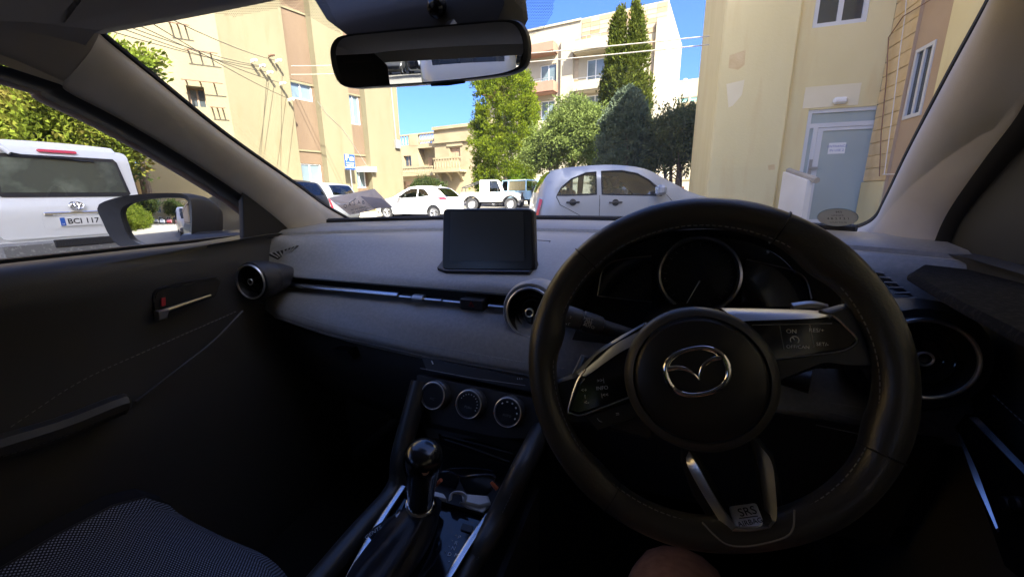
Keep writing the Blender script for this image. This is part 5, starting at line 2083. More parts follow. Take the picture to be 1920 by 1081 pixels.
vent(at(470, 528, Y=0.655), (0.10, -0.99, 0.05), 0.041, M_satin2)
vent(at(993, 586, Y=0.715), (-0.05, -0.98, 0.15), 0.049)
vent(at(1733, 672, Y=0.640), (-0.12, -0.97, 0.18), 0.052)
# pods that carry the end vents
mb = MB()
c = at(470, 528, Y=0.655)
ax = Vector((0.10, -0.99, 0.05)).normalized()
mb.lathe([(0.012, -0.15), (0.036, -0.085), (0.048, -0.03), (0.0485, -0.012), (0.046, -0.003), (0.043, -0.003)], c, ax, 28, caps=False)
mb.build('vent_pod', M_dashlow, car)
c = at(1733, 672, Y=0.640)
ax = Vector((-0.12, -0.97, 0.18)).normalized()
mb = MB()
mb.lathe([(0.05, -0.22), (0.075, -0.14), (0.078, -0.03), (0.066, -0.004), (0.056, -0.003)], c, ax, 28, caps=False)
mb.build('vent_pod', M_dashlow, car)
c = at(993, 586, Y=0.715)
mb = MB()
mb.lathe([(0.05, -0.14), (0.066, -0.06), (0.064, -0.015), (0.058, -0.003), (0.052, -0.003)], c, (-0.05, -0.98, 0.15), 28, caps=False)
mb.build('vent_pod', M_dash, car)

# ---------------------------------------------------------------- display
o = Vector((0.0, 0.705, 1.11))
nd = Vector((-0.02, -0.975, 0.20)).normalized()
def rpoly(pts, r, n=4):
    """rounded polygon from 3-D corners"""
    out = []
    m = len(pts)
    for i in range(m):
        p, a, b_ = pts[i], pts[i - 1], pts[(i + 1) % m]
        p0 = p + (a - p).normalized() * r
        p1 = p + (b_ - p).normalized() * r
        for k in range(n + 1):
            t = k / n
            out.append(p0 * (1 - t) ** 2 + p * 2 * t * (1 - t) + p1 * t * t)
    return out
cor = [at_plane(x, y, o, nd) for x, y in ((830, 391), (1000, 391), (1003, 507), (828, 505))]
mid = sum(cor, Vector()) / 4
def plate(name, pts, n, d0, d1, m, parent, bev=0.0, smooth=True):
    mb = MB()
    n = Vector(n).normalized()
    c_ = sum(pts, Vector()) / len(pts)
    rings = [[p + n * d0 for p in pts], [p + n * (d1 - bev) for p in pts]]
    if bev:
        rings.append([c_ + (p - c_) * (1 - bev / max(0.001, (p - c_).length)) + n * d1 for p in pts])
    mb.loft(rings, True, True)
    return mb.build(name, m, parent, smooth=smooth, angle=40)
disp = plate('display_screen', rpoly(cor, 0.010), nd, -0.018, 0.0, M_satinblk, car, 0.003)
inn = [mid + (p - mid) * 0.955 for p in cor]
plate('screen_glass', rpoly(inn, 0.008), nd, 0.0, 0.0012, M_screen, disp)
act = [mid + (p - mid) * 0.80 + Vector((0, 0, 0.006)) for p in cor]
plate('screen_area', rpoly(act, 0.002), nd, 0.0012, 0.0016, mat('screen_film', (0.040, 0.043, 0.043), 0.28), disp)
mb = MB()
bs = [on_dash(x, y) for x, y in ((822, 506), (834, 490), (996, 488), (1010, 496), (994, 514), (838, 512))]
mb.poly3([p - Vector((0, 0, 0.008)) for p in bs], 0.016, Vector((0, -0.3, 0.95)))
mb.build('screen_mount', M_satinblk, disp)

# ---------------------------------------------------------------- instrument binnacle
lip = [at(x, y, Y=0.60) for x, y in ((1050, 610), (1062, 560), (1090, 518), (1135, 470), (1200, 436), (1300, 424), (1400, 428), (1480, 446), (1545, 485), (1580, 535), (1590, 585))]
lip = spline(lip, 4)
cl = Vector((0.365, 0.60, 1.03))
inner = [cl + (p - cl) * 0.90 + Vector((0, 0.10, -0.012)) for p in lip]
lip_i = [cl + (p - cl) * 0.965 + Vector((0, -0.002, 0)) for p in lip]
outer = [cl + (p - cl) * 1.06 + Vector((0, 0.05, 0)) for p in lip]
outer2 = [cl + (p - cl) * 1.25 + Vector((0, 0.26, -0.015)) for p in lip]
mb = MB()
mb.loft([outer2, outer, lip, lip_i, inner], closed=False)
binn = mb.build('instrument_hood', M_dashlow, car, angle=60)
mb = MB()
back = [p + Vector((0, 0.004, 0)) for p in inner]
mb.add(back + [cl + Vector((-0.2, 0.10, -0.10)), cl + Vector((0.2, 0.10, -0.10))][::-1], [tuple(range(len(back) + 2))])
mb.build('instrument_panel', M_satinblk, car, smooth=False)
og = Vector((0.365, 0.672, 1.07))
ng = Vector((0, -0.97, 0.24)).normalized()
gc = at_plane(1310, 515, og, ng)
u_, w_, _ = basis(ng)
Rg = (at_plane(1390, 515, og, ng) - gc).length
mb = MB()
mb.lathe([(Rg * 1.04, -0.02), (Rg * 1.04, 0.0), (Rg * 1.0, 0.010), (Rg * 0.95, 0.008), (Rg * 0.93, -0.008)], gc, ng, 56, caps=False)
gauge = mb.build('speedometer', M_satingrey, car)
mb = MB()
mb.lathe([(Rg * 0.94, -0.008), (Rg * 0.001, -0.008)], gc, ng, 48)
mb.build('gauge_face', M_satinblk, gauge)
mb = MB()
for k in range(19):
    t = rad(225 - k * 15)
    d = u_ * math.cos(t) + w_ * math.sin(t)
    mb.tube([gc + d * Rg * 0.86 - ng * 0.006, gc + d * Rg * 0.78 - ng * 0.006], 0.0005, 4)
tag(mb.build('tick_marks', M_markdim, gauge), kind='stuff')
tip = at_plane(1284, 574, og, ng)
top_ = at_plane(1312, 526, og, ng)
mb = MB()
mb.tube([tip, top_], [0.0005, 0.0012], 5)
mb.build('needle', M_mark, gauge)
for (x, y, s) in ((1247, 522, '+'), (1250, 552, '0')):
    text('gauge_marking', s, 0.006, frame_at(at_plane(x, y, og, ng) - ng * 0.006, (1, 0, 0), (0, 0, 1)), M_mark, gauge)
for pts in (((1222, 479), (1165, 486), (1140, 495), (1128, 510), (1120, 555)), ((1122, 555), (1222, 566)), ((1400, 486), (1450, 497), (1490, 508), (1512, 525), (1522, 560))):
    P = spline([at_plane(x, y, og, ng) for x, y in pts], 4)
    mb = MB()
    mb.tube(P, 0.0011, 5)
    mb.build('cluster_edge', M_satingrey, car)
for pts in (((1222, 481), (1165, 488), (1140, 497), (1124, 512), (1120, 554), (1222, 565)), ((1400, 488), (1450, 499), (1490, 510), (1520, 530), (1522, 575), (1390, 575))):
    P = [at_plane(x, y, og, ng) - ng * 0.006 for x, y in pts]
    plate('cluster_window', P, ng, -0.002, 0.0, M_piano, car, smooth=False)
q = at_plane(1436, 474, og, ng)
mb = MB()
mb.lathe([(0.003, 0), (0.002, 0.012)], q, ng, 8)
mb.build('trip_button', M_satingrey, car)

# ---------------------------------------------------------------- steering wheel
WC = Vector((0.350, 0.429, 1.018))
TILT = rad(18)
Wu, Wv = Vector((1, 0, 0)), Vector((0, math.sin(TILT), math.cos(TILT)))
Wn = Vector((0, -math.cos(TILT), math.sin(TILT)))
TH = rad(21)
Ru, Rv = Wu * math.cos(TH) + Wv * math.sin(TH), Wv * math.cos(TH) - Wu * math.sin(TH)
def wp_(px, py, off=0.0):
    return at_plane(px, py, WC + Wn * off, Wn)
RM, Rt = 0.1675, 0.0165
NA = 120
rings = []
for k in range(NA):
    a = 2 * math.pi * k / NA
    d = Ru * math.cos(a) + Rv * math.sin(a)
    # thumb grips bulge inwards near ten and two o'clock
    deg = math.degrees(a) % 360
    g = sum(math.exp(-((deg - c0) / 9) ** 2) for c0 in (28, 152)) + 0.6 * sum(math.exp(-((deg - c0) / 8) ** 2) for c0 in (212, 328))
    flat = math.exp(-((deg - 270) / 24) ** 2)
    ring = []
    for j in range(18):
        t = 2 * math.pi * j / 18
        rr = Rt * (1 + 0.05 * g)
        x = -math.cos(t) * rr * (1 + (0.35 * g if math.cos(t) > 0 else 0))
        ring.append(WC + d * (RM + x - flat * 0.004) + Wn * math.sin(t) * rr * 1.08)
    rings.append(ring)
mb = MB()
mb.loft(rings, True, False, True)
wheel = mb.build('steering_wheel', M_leather, car, angle=80)
for px, py in ((1105, 492), (1478, 402), (1690, 866), (1138, 945)):       # sewn joints round the rim
    a = math.atan2((wp_(px, py) - WC).dot(Wv), (wp_(px, py) - WC).dot(Wu))
    d = Wu * math.cos(a) + Wv * math.sin(a)
    mb = MB()
    mb.tube([WC + d * (RM + math.cos(t) * Rt * 1.045) + Wn * math.sin(t) * Rt * 1.12 for t in [2 * math.pi * k / 24 for k in range(24)]], 0.0010, 4, closed=True)
    mb.build('rim_seam', M_black, wheel)
pth = [WC + (Ru * math.cos(t) + Rv * math.sin(t)) * (RM - Rt * 0.93) + Wn * 0.0085 for t in [2 * math.pi * k / 160 for k in range(161)]]
stitches(pth, 0.006, 0.0038, 0.0006, 'stitching', wheel, M_markdim)
# leather spoke bases
def wplate(name, px, d0, d1, m, bev=0.004, parent=None, r=0.0, off=0.0):
    P = [wp_(x, y, off) for x, y in px]
    if r:
        P = rpoly(P, r, 3)
    return plate(name, P, Wn, d0, d1, m, parent or wheel, bev)
wplate('spoke', ((1215, 600), (1120, 655), (1075, 700), (1036, 716), (1020, 760), (1060, 800), (1110, 800), (1230, 830)), -0.016, -0.001, M_satinblk, 0.006, r=0.006)
wplate('spoke', ((1390, 585), (1540, 582), (1600, 566), (1668, 580), (1690, 690), (1600, 694), (1540, 690), (1410, 735)), -0.016, -0.001, M_satinblk, 0.006, r=0.006)
wplate('spoke', ((1278, 815), (1296, 830), (1345, 915), (1390, 985), (1372, 1002), (1335, 985), (1300, 930), (1278, 872)), -0.014, -0.002, M_satinblk, 0.003, off=-0.016)
wplate('spoke', ((1400, 805), (1425, 822), (1452, 852), (1468, 920), (1472, 985), (1440, 992), (1432, 940), (1420, 880)), -0.014, -0.002, M_satinblk, 0.003, off=-0.018)
wplate('spoke', ((1340, 975), (1440, 975), (1482, 965), (1476, 1000), (1400, 1018), (1345, 1008)), -0.016, -0.001, M_satinblk, 0.003)
# satin tops and gloss button fields
def wblade(name, A, B, oa, ob, m, dip=0.0):
    """bright blade between two edge lines, each at its own height above the wheel plane"""
    A = spline([wp_(x, y, lerp(oa, oa + dip, i / (len(A) - 1))) for i, (x, y) in enumerate(A)], 5)
    B = spline([wp_(x, y, lerp(ob, ob + dip, i / (len(B) - 1))) for i, (x, y) in enumerate(B)], 5)
    mb = MB()
    mb.loft([[a, a.lerp(b_, 0.5) + Wn * 0.0008, b_, b_ - Wn * 0.012, a - Wn * 0.008] for a, b_ in zip(A, B)], True, True)
    return mb.build(name, m, wheel, angle=40)
wblade('spoke_trim', ((1352, 577), (1420, 578), (1500, 580), (1545, 583)), ((1385, 602), (1430, 600), (1500, 598), (1560, 594)), -0.006, 0.0095, M_satingrey)
wblade('spoke_trim', ((1212, 604), (1150, 638), (1098, 684), (1080, 700)), ((1204, 640), (1160, 662), (1112, 696), (1098, 706)), -0.006, 0.0095, M_satingrey)
wplate('button_panel', ((1392, 601), (1552, 595), (1575, 606), (1604, 636), (1588, 652), (1560, 658), (1432, 675)), 0.0, 0.0065, M_piano, 0.002)
wplate('button_panel', ((1196, 640), (1100, 702), (1084, 722), (1070, 768), (1086, 773), (1190, 738)), 0.0, 0.0065, M_piano, 0.002)
def wline(name, px, off, r, m, n=4):
    mb = MB()
    mb.tube(spline([wp_(x, y, off) for x, y in px], n), r, 6)
    return mb.build(name, m, wheel)
wline('chrome_edge', ((1535, 584), (1562, 592), (1585, 612), (1607, 637), (1592, 653), (1562, 661), (1500, 668), (1436, 676)), 0.0065, 0.0014, M_satin)
wline('chrome_edge', ((1098, 692), (1082, 716), (1066, 768), (1072, 774), (1090, 777), (1130, 763), (1180, 744)), 0.0065, 0.0014, M_satin)
wplate('phone_buttons', ((1098, 780), (1190, 748), (1205, 775), (1120, 806)), -0.001, 0.004, M_satinblk, 0.002)
for (xa, ya, xb, yb) in ((1462, 610, 1470, 655), (1518, 606, 1526, 650), (1410, 609, 1560, 606)):
    mb = MB()
    mb.tube([wp_(xa, ya, 0.0068), wp_(xb, yb, 0.0068)], 0.0005, 4)
    mb.build('button_gap', M_markdim, wheel)
def wtext(s, px, py, size, ang=None, m=M_mark, off=0.0072):
    th = rad(ang if ang is not None else 8)
    u = Wu * math.cos(th) + Wv * math.sin(th)
    v = Wv * math.cos(th) - Wu * math.sin(th)
    return text('lettering', s, size, frame_at(wp_(px, py, off), u, v), m, wheel)
wtext('ON', 1484, 621, 0.0056, 4)
wtext('OFF/CAN', 1496, 650, 0.0046, 5)
wtext('RES/+', 1531, 619, 0.0052, 4)
wtext('SET/-', 1542, 645, 0.0046, 5)
P = [wp_(1490, 637, 0.0072) + (Wu * math.cos(t) + Wv * math.sin(t)) * 0.0036 for t in [rad(-40 + 26 * k) for k in range(11)]]
mb = MB()
mb.tube(P, 0.0005, 4)
mb.tube([wp_(1490, 637, 0.0072), wp_(1486, 632, 0.0072)], 0.0005, 4)
mb.build('cruise_symbol', M_mark, wheel)
wtext('INFO', 1129, 727, 0.0058, 14)
wtext('>>|', 1126, 713, 0.0058, 14)
wtext('|<<', 1134, 740, 0.0058, 14)
wtext('<+', 1095, 731, 0.0060, 14)
wtext('<-', 1100, 754, 0.0060, 14)
wtext('?', 1097, 743, 0.0052, 14)
wtext('(', 1123, 787, 0.0075, 60, off=0.0046)
wtext('=', 1158, 776, 0.0075, 14, off=0.0046)
# airbag cover
hc = wp_(1308, 708, 0.006)
Rh = 0.0745
mb = MB()
mb.lathe([(Rh * 0.97, -0.045), (Rh * 1.0, -0.006), (Rh * 0.985, 0.004), (Rh * 0.93, 0.0095), (Rh * 0.86, 0.0112), (Rh * 0.845, 0.0085)], hc, Wn, 64, caps=False)
hub = mb.build('airbag_ring', mat('hub_plastic', (0.055, 0.055, 0.055), 0.45, bump=0.15, bs=900), wheel, angle=60)
mb = MB()
mb.lathe([(Rh * 0.838, 0.006), (Rh * 0.83, 0.0115), (Rh * 0.78, 0.014), (Rh * 0.5, 0.0155), (Rh * 0.0008, 0.0165)], hc, Wn, 64, caps=False)
mb.build('airbag_cover', M_satinblk, wheel, angle=60)
# emblem: rounded ring with a winged v
ec = wp_(1305, 694, 0.0235)
E = lambda a, b_, z=0.0: ec + Ru * a + Rv * b_ + Wn * z
ring = []
for k in range(40):
    t = 2 * math.pi * k / 40
    x, y = math.cos(t), math.sin(t)
    ring.append(E(0.0290 * (abs(x) ** 0.86) * (1 if x > 0 else -1), 0.0225 * (abs(y) ** 0.88) * (1 if y > 0 else -1) - 0.001))
mb = MB()
mb.tube(ring, [0.0026 + 0.0010 * abs(math.cos(2 * math.pi * k / 40)) for k in range(40)], 8, closed=True, flat=1.0)
for s in (-1, 1):
    w1_ = spline([E(s * 0.0265, 0.0075), E(s * 0.016, 0.0068), E(s * 0.008, 0.0030), E(s * 0.0028, -0.0035), E(0, -0.0095)], 5)
    n_ = len(w1_)
    mb.tube(w1_, [lerp(0.0034, 0.0014, i / (n_ - 1)) for i in range(n_)], 8)
mb.build('emblem', M_chrome, wheel, angle=60)
# bright v spoke at the bottom
cx7 = lambda pts: tuple((1150 + x / 4.14, 820 + y / 4.14) for x, y in pts)
wblade('spoke_blade', cx7(((585, 130), (575, 215), (690, 430), (850, 680), (922, 727))), cx7(((596, 128), (668, 240), (765, 420), (852, 565), (952, 692))), -0.012, -0.006, M_satin2, 0.025)
wblade('spoke_blade', cx7(((1100, 30), (1142, 240), (1184, 540), (1190, 630), (1165, 700))), cx7(((1106, 28), (1225, 180), (1262, 420), (1268, 620), (1225, 692))), -0.012, -0.003, M_satin2, 0.022)
wblade('spoke_blade', cx7(((925, 727), (1000, 728), (1090, 724), (1222, 700))), cx7(((945, 690), (1000, 702), (1090, 702), (1172, 690))), 0.018, 0.0175, M_satingrey)
def pl_off(y7_):
    return lerp(-0.001, 0.0172, max(0, (y7_ - 500) / 190))
def pl_pt(x7_, y7_, up=0.0):
    q_ = cx7(((x7_, y7_),))[0]
    return wp_(q_[0], q_[1], pl_off(y7_) + up)
pb = [pl_pt(*p) for p in ((893, 528), (1110, 500), (1166, 645), (1142, 690), (948, 692))]
pn_ = (pb[1] - pb[0]).cross(pb[4] - pb[0]).normalized()
if pn_.dot(Wn) < 0:
    pn_ = -pn_
ap = plate('airbag_plate', rpoly(pb, 0.003, 3), pn_, -0.004, 0.0, M_satin2, wheel, 0.001)
for s_, x7_, y7_, sz_ in (('SRS', 1040, 572, 0.0110), ('AIRBAG', 1062, 655, 0.0066)):
    uu_ = pl_pt(x7_ + 40, y7_ - 8) - pl_pt(x7_ - 40, y7_ + 8)
    vv_ = pl_pt(x7_, y7_ - 20) - pl_pt(x7_, y7_ + 20)
    text('lettering', s_, sz_, frame_at(pl_pt(x7_, y7_, 0.0006), uu_, vv_), M_black, wheel, 0.0002)
mb = MB()
mb.tube([pl_pt(978, 624, 0.0008), pl_pt(1122, 606, 0.0008)], 0.0005, 4)
mb.build('lettering_rule', M_black, wheel)
wline('rim_joint', cx7(((690, 655), (800, 770), (900, 832), (1050, 840), (1250, 800), (1360, 755), (1400, 680), (1405, 560))), 0.0175, 0.0009, M_markdim)
# column shroud, stalks, paddle
mb = MB()
mb.loft([[Vector((0.35 + 0.062 * math.cos(t), y, 0.985 + h_ + 0.058 * math.sin(t))) for t in [2 * math.pi * k / 20 for k in range(20)]] for y, h_ in ((0.50, 0.0), (0.56, -0.005), (0.72, -0.02))], True, True)
mb.build('column_shroud', M_dashlow, car)
s1, s0 = at(1128, 612, Y=0.535), at(1050, 588, Y=0.515)
mb = MB()
dd_ = (s0 - s1).normalized()
mb.lathe([(0.010, -0.06), (0.0105, 0.0), (0.0135, 0.002), (0.0145, 0.012), (0.0145, 0.028), (0.013, 0.029), (0.013, 0.032), (0.0145, 0.033), (0.0150, (s0 - s1).length - 0.004), (0.013, (s0 - s1).length)], s1, dd_, 20)
stk = mb.build('wiper_stalk', mat('stalk_plastic', (0.05, 0.05, 0.052), 0.5), car)
for (x, y, s, sz_) in ((1062, 594, 'OFF', 0.0075), (1062, 606, 'INT', 0.006), (1103, 599, 'MIST', 0.006), (1103, 605, 'OFF', 0.006), (1104, 611, 'AUTO', 0.0055)):
    p = at(x, y, Y=0.505)
    text('lettering', s, sz_, frame_at(p, (0.96, 0.05, -0.25), (0.2, 0.2, 0.95)), M_mark, stk)
s1, s0 = at(1420, 690, Y=0.53), at(1520, 715, Y=0.51)
mb = MB()
mb.tube([s1, s0], [0.010, 0.014], 12)
mb.build('light_stalk', M_satinblk, car)
for pts in (((1098, 668), (1088, 690), (1076, 712)), ((1485, 578), (1520, 574), (1548, 580))):
    mb = MB()
    mb.tube(spline([wp_(x, y, -0.025) for x, y in pts], 4), 0.006, 8)
    mb.build('shift_paddle', M_satingrey, car)

# ---------------------------------------------------------------- lower dashboard, glove box, footwells
mb = MB()
rings = []
for x in xs_d:
    zs, yp = ZS(x), YP(x)
    rings.append([Vector((x, yp + 0.05, zs - 0.043)), Vector((x, yp + 0.045, zs - 0.06)), Vector((x, yp + 0.03, zs - 0.10)), Vector((x, yp + 0.055, zs - 0.2)), Vector((x, yp + 0.15, zs - 0.30)), Vector((x, 1.05, 0.45)), Vector((x, 1.25, 0.28))])
mb.loft(rings, closed=False)
mb.build('lower_dashboard', M_dashlow, car, angle=50)
P = spline([at(x, y, Y=0.715) for x, y in ((560, 606), (640, 622), (716, 640))], 5)
mb = MB()
mb.tube(P, 0.0015, 4)
mb.build('glovebox_joint', M_markdim, car)
gp4 = [at(x, y, Y=0.695) for x, y in ((620, 655), (652, 657), (663, 673), (632, 668))]
plate('glovebox_latch', gp4, (0, -1, 0), -0.03, 0.0, M_satinblk, car, 0.002)
for (xa, ya, xb, yb) in ((1556, 754, 1640, 768), (1548, 770, 1636, 792), (1530, 796, 1620, 815)):
    mb = MB()
    mb.tube([at(xa, ya, Y=0.66), at(xb, yb, Y=0.66)], 0.0009, 4)
    mb.build('panel_joint', M_markdim, car)
plate('knee_panel', [Vector((0.12, 0.662, 0.86)), Vector((0.70, 0.662, 0.86)), Vector((0.70, 0.72, 0.62)), Vector((0.12, 0.72, 0.62))], (0, -1, 0), -0.03, 0.0, M_dashlow, car, smooth=False)
mb = MB()
mb.box(-0.72, 0.80, -2.0, 1.3, 0.22, 0.26)
mb.box(-0.72, 0.80, 1.26, 1.32, 0.26, 1.08)
mb.build('floor', M_carpet, car, smooth=False)

# ---------------------------------------------------------------- centre stack with three dials
so, sn = Vector((0.0, 0.628, 0.81)), Vector((0.0, -0.92, 0.39)).normalized()
def sp(x, y, off=0.0):
    return at_plane(x, y, so + sn * off, sn)
plate('climate_panel', rpoly([sp(*p) for p in ((778, 700), (1012, 748), (1010, 822), (800, 822))], 0.012), sn, -0.05, 0.0, M_dashlow, car, 0.003)
plate('audio_slot', [sp(*p) for p in ((790, 668), (1000, 712), (1004, 735), (800, 694))], sn, -0.03, 0.002, M_satinblk, car, 0.002)
mb = MB()
mb.tube([sp(788, 690, 0.002), sp(880, 707, 0.003), sp(985, 722, 0.002)], 0.0007, 4)
mb.build('panel_joint', M_markdim, car)
mb = MB()
mb.tube([sp(809, 676, 0.003), sp(812, 682, 0.003)], 0.0012, 5)
for k in range(3):
    mb.tube([sp(970 + 4 * k, 708, 0.003), sp(971 + 4 * k, 711, 0.003)], 0.0006, 4)
mb.build('slot_marking', M_mark, car)
dials = ((812, 741), (879, 757), (952, 772))
for k, (x, y) in enumerate(dials):
    c_ = sp(x, y, 0.020)
    Rk = 0.0262
    mb = MB()
    mb.lathe([(Rk * 1.10, -0.022), (Rk * 1.10, -0.006), (Rk * 1.03, -0.003), (Rk * 1.03, -0.001), (Rk * 0.99, 0.003), (Rk * 0.88, 0.0032), (Rk * 0.87, 0.0)], c_, sn, 44, caps=False)
    kn = mb.build('dial', M_knurl, car, angle=30)
    mb = MB()
    u_, w_, _ = basis(sn)
    mb.tube([c_ + (u_ * math.cos(t) + w_ * math.sin(t)) * Rk * 0.97 + sn * 0.002 for t in [2 * math.pi * i / 40 for i in range(40)]], 0.0014, 6, closed=True)
    mb.build('ring', M_satin2, kn)
    mb = MB()
    mb.lathe([(Rk * 0.90, 0.001), (0.0004, 0.001)], c_, sn, 36)
    mb.build('dial_face', M_satinblk, kn)
    mb = MB()
    n_t = (0, 11, 6)[k]
    for i in range(n_t):
        t = rad(150 - i * (18 if k == 1 else 28)) if k == 1 else rad(130 - i * 32)
        d = -u_ * math.cos(t) + w_ * math.sin(t) if False else u_ * math.cos(t) + w_ * math.sin(t)
        mb.tube([c_ + d * Rk * 0.66 + sn * 0.002, c_ + d * Rk * 0.74 + sn * 0.002], 0.0008 if k == 1 else 0.0018, 5)
    if n_t:
        tag(mb.build('dial_markings', M_mark, kn), kind='stuff')
    text('lettering', ('A/C', 'PUSH', 'AUTO')[k], 0.006, frame_at(c_ - w_ * 0.006 + sn * 0.002, (1, 0, -0.1), (0, 0.39, 0.92)), M_markdim, kn)
    mb = MB()
    mb.tube([c_ - u_ * Rk * 1.0 - w_ * 0.005 + sn * 0.004, c_ - u_ * Rk * 0.94 - w_ * 0.006 + sn * 0.004], 0.001, 5)
    mb.build('dial_pointer', M_amber, kn)
for pts in (((835, 823), (890, 841), (955, 865)), ((828, 815), (895, 832), (962, 850))):
    mb = MB()
    mb.tube([sp(x, y, 0.001) for x, y in pts], 0.0016, 5)
    mb.build('card_slot', M_satinblk, car)
plate('card_tray', [sp(*p) for p in ((822, 812), (972, 846), (962, 872), (826, 832))], sn, -0.02, 0.001, M_piano, car, smooth=False)
# pocket below
mb = MB()
zt = 0.672
mb.add([Vector((-0.115, 0.60, 0.76)), Vector((0.115, 0.60, 0.76)), Vector((0.100, 0.615, zt)), Vector((-0.10, 0.615, zt)), Vector((0.085, 0.50, zt)), Vector((-0.10, 0.50, zt)),
        Vector((0.085, 0.495, zt + 0.018)), Vector((-0.10, 0.495, zt + 0.018))], [(0, 1, 2, 3), (3, 2, 4, 5), (5, 4, 6, 7)])
mb.build('console_pocket', M_dashlow, car, smooth=False)

# padded rails either side of the console
def bolster(ptsA, name='console_rail'):
    P = spline(ptsA, 6)
    mb = MB()
    mb.tube(P, 0.019, 12, flat=1.0)
    o = mb.build(name, M_leather, car)
    return P
PL = bolster([at(x, y, X=-0.128) for x, y in ((788, 716), (772, 775), (752, 850), (740, 918))] + [Vector((-0.128, 0.40, 0.655)), Vector((-0.128, 0.15, 0.64))])
PR = bolster([at(1018, 800, X=0.128), at(976, 884, X=0.116), at(938, 962, Z=0.692), at(904, 1024, Z=0.672), at(866, 1090, Z=0.655), Vector((0.088, 0.10, 0.63))])
stitches([p + Vector((0.004, -0.018, 0.004)) for p in PR], 0.006, 0.004, 0.0007, 'stitching', car, M_markdim)
# console top, trims and gate
co, cn = Vector((0.0, 0.45, 0.682)), Vector((0, -0.06, 1)).normalized()
def cp(x, y, off=0.0):
    return at_plane(x, y, co + cn * off, cn)
pts = [cp(752, 918), cp(800, 925), cp(905, 962), cp(838, 1085), cp(700, 1230), cp(560, 1230), cp(660, 1080)]
plate('console_top', pts, cn, -0.03, -0.004, M_piano, car, smooth=False)
for px_ in (((756, 912), (706, 988), (662, 1068), (652, 1090)), ((916, 965), (880, 1018), (845, 1075), (800, 1140))):
    P = spline([cp(x, y, 0.004) for x, y in px_], 5)
    mb = MB()
    mb.tube(P, 0.0062, 8, flat=0.55, up=Vector((0, 0, 1)))
    mb.build('chrome_strip', M_satin, car)
for side_x, Pp in ((-1, PL), (1, PR)):
    mb = MB()
    xo = -0.14 if side_x < 0 else 0.115
    mb.box(min(xo, xo + side_x * 0.01), max(xo, xo + side_x * 0.01), -0.3, 0.62, 0.26, 0.655)
    mb.build('console_side', M_carpet, car, smooth=False)
gp_ = [cp(x, y, 0.0) for x, y in ((862, 972), (897, 984), (842, 1072), (825, 1100), (800, 1100), (823, 1040))]
plate('gear_gate', rpoly(gp_, 0.004), cn, -0.004, 0.0035, M_piano, car, 0.001)
plate('shift_lock_button', rpoly([cp(x, y, 0.004) for x, y in ((868, 981), (888, 987), (884, 1000), (863, 993))], 0.002), cn, 0, 0.002, M_satinblk, car, 0.0006)
for (x, y, s) in ((861, 1006, 'P'), (855, 1017, 'R'), (850, 1027, 'N'), (843, 1038, 'D'), (856, 1040, 'M'), (866, 1043, '-')):
    text('gate_lettering', s, 0.0085, frame_at(cp(x, y, 0.0042), (1, 0.1, 0), (-0.1, 1, 0.05)), M_mark, car)
for (x, y) in ((854, 1003), (848, 1013), (842, 1024), (835, 1034), (842, 1052)):
    mb = MB()
    mb.lathe([(0.0010, 0), (0.0008, 0.0006)], cp(x, y, 0.004), cn, 8)
    mb.build('gate_dot', M_mark, car)
# gear lever: knob, skirt, boot
kt, kb = at(795, 838, Y=0.42), at(788, 950, Y=0.44)
kax = (kt - kb).normalized()
Lk = (kt - kb).length
mb = MB()
mb.lathe([(0.0185, -0.01), (0.0195, Lk * 0.10), (0.0215, Lk * 0.35), (0.0235, Lk * 0.55), (0.0268, Lk * 0.70), (0.0282, Lk * 0.80), (0.0272, Lk * 0.90), (0.0225, Lk * 0.965), (0.012, Lk * 1.0), (0.0005, Lk * 1.005)], kb, kax, 28)
lever = mb.build('gear_knob', mat('gear_knob_gloss', (0.010, 0.010, 0.012), 0.22, spec=0.6, coat=0.5), car, angle=70)
u_, w_, _ = basis(kax)
ins = at(808, 858, Y=0.40)
dcam = (CAM - ins).normalized()
cK = kb + kax * Lk * 0.80
P = []
for k in range(12):
    t = 2 * math.pi * k / 12
    dd2 = (Vector((0.62, -0.75, 0.20)).normalized() + Vector((0.75, 0.62, 0)).normalized() * 0.20 * math.cos(t) + kax * 0.36 * math.sin(t)).normalized()
    P.append(cK + dd2 * 0.0279)
mb = MB()
mb.poly3(P, 0.001, Vector((0.62, -0.75, 0.2)))
mb.build('knob_insert', M_satin, lever)
mb = MB()
mb.lathe([(0.021, -0.002), (0.0225, 0.0), (0.0225, 0.004), (0.019, 0.006)], kb + kax * 0.004, kax, 24)
mb.build('collar', M_chrome, lever)
cb = cp(783, 1050)
rings = []
for k in range(9):
    t = k / 8
    c_ = kb.lerp(Vector((-0.034, 0.39, 0.683)), t)
    ring = []
    for j in range(36):
        a = 2 * math.pi * j / 36
        fold = 1 + 0.16 * math.sin(a * 6 + t * 3) * math.sin(math.pi * min(1, t * 1.1))
        rx = lerp(0.020, 0.046, t ** 0.8) * fold
        ry = lerp(0.020, 0.105, t ** 0.8) * fold
        ring.append(c_ + Vector((rx * math.cos(a), ry * math.sin(a), 0)))
    rings.append(ring)
mb = MB()
mb.loft(rings, True, False)
mb.build('gear_boot', mat('boot_leather', (0.020, 0.020, 0.023), 0.38, bump=0.3, bs=350), car, angle=80)

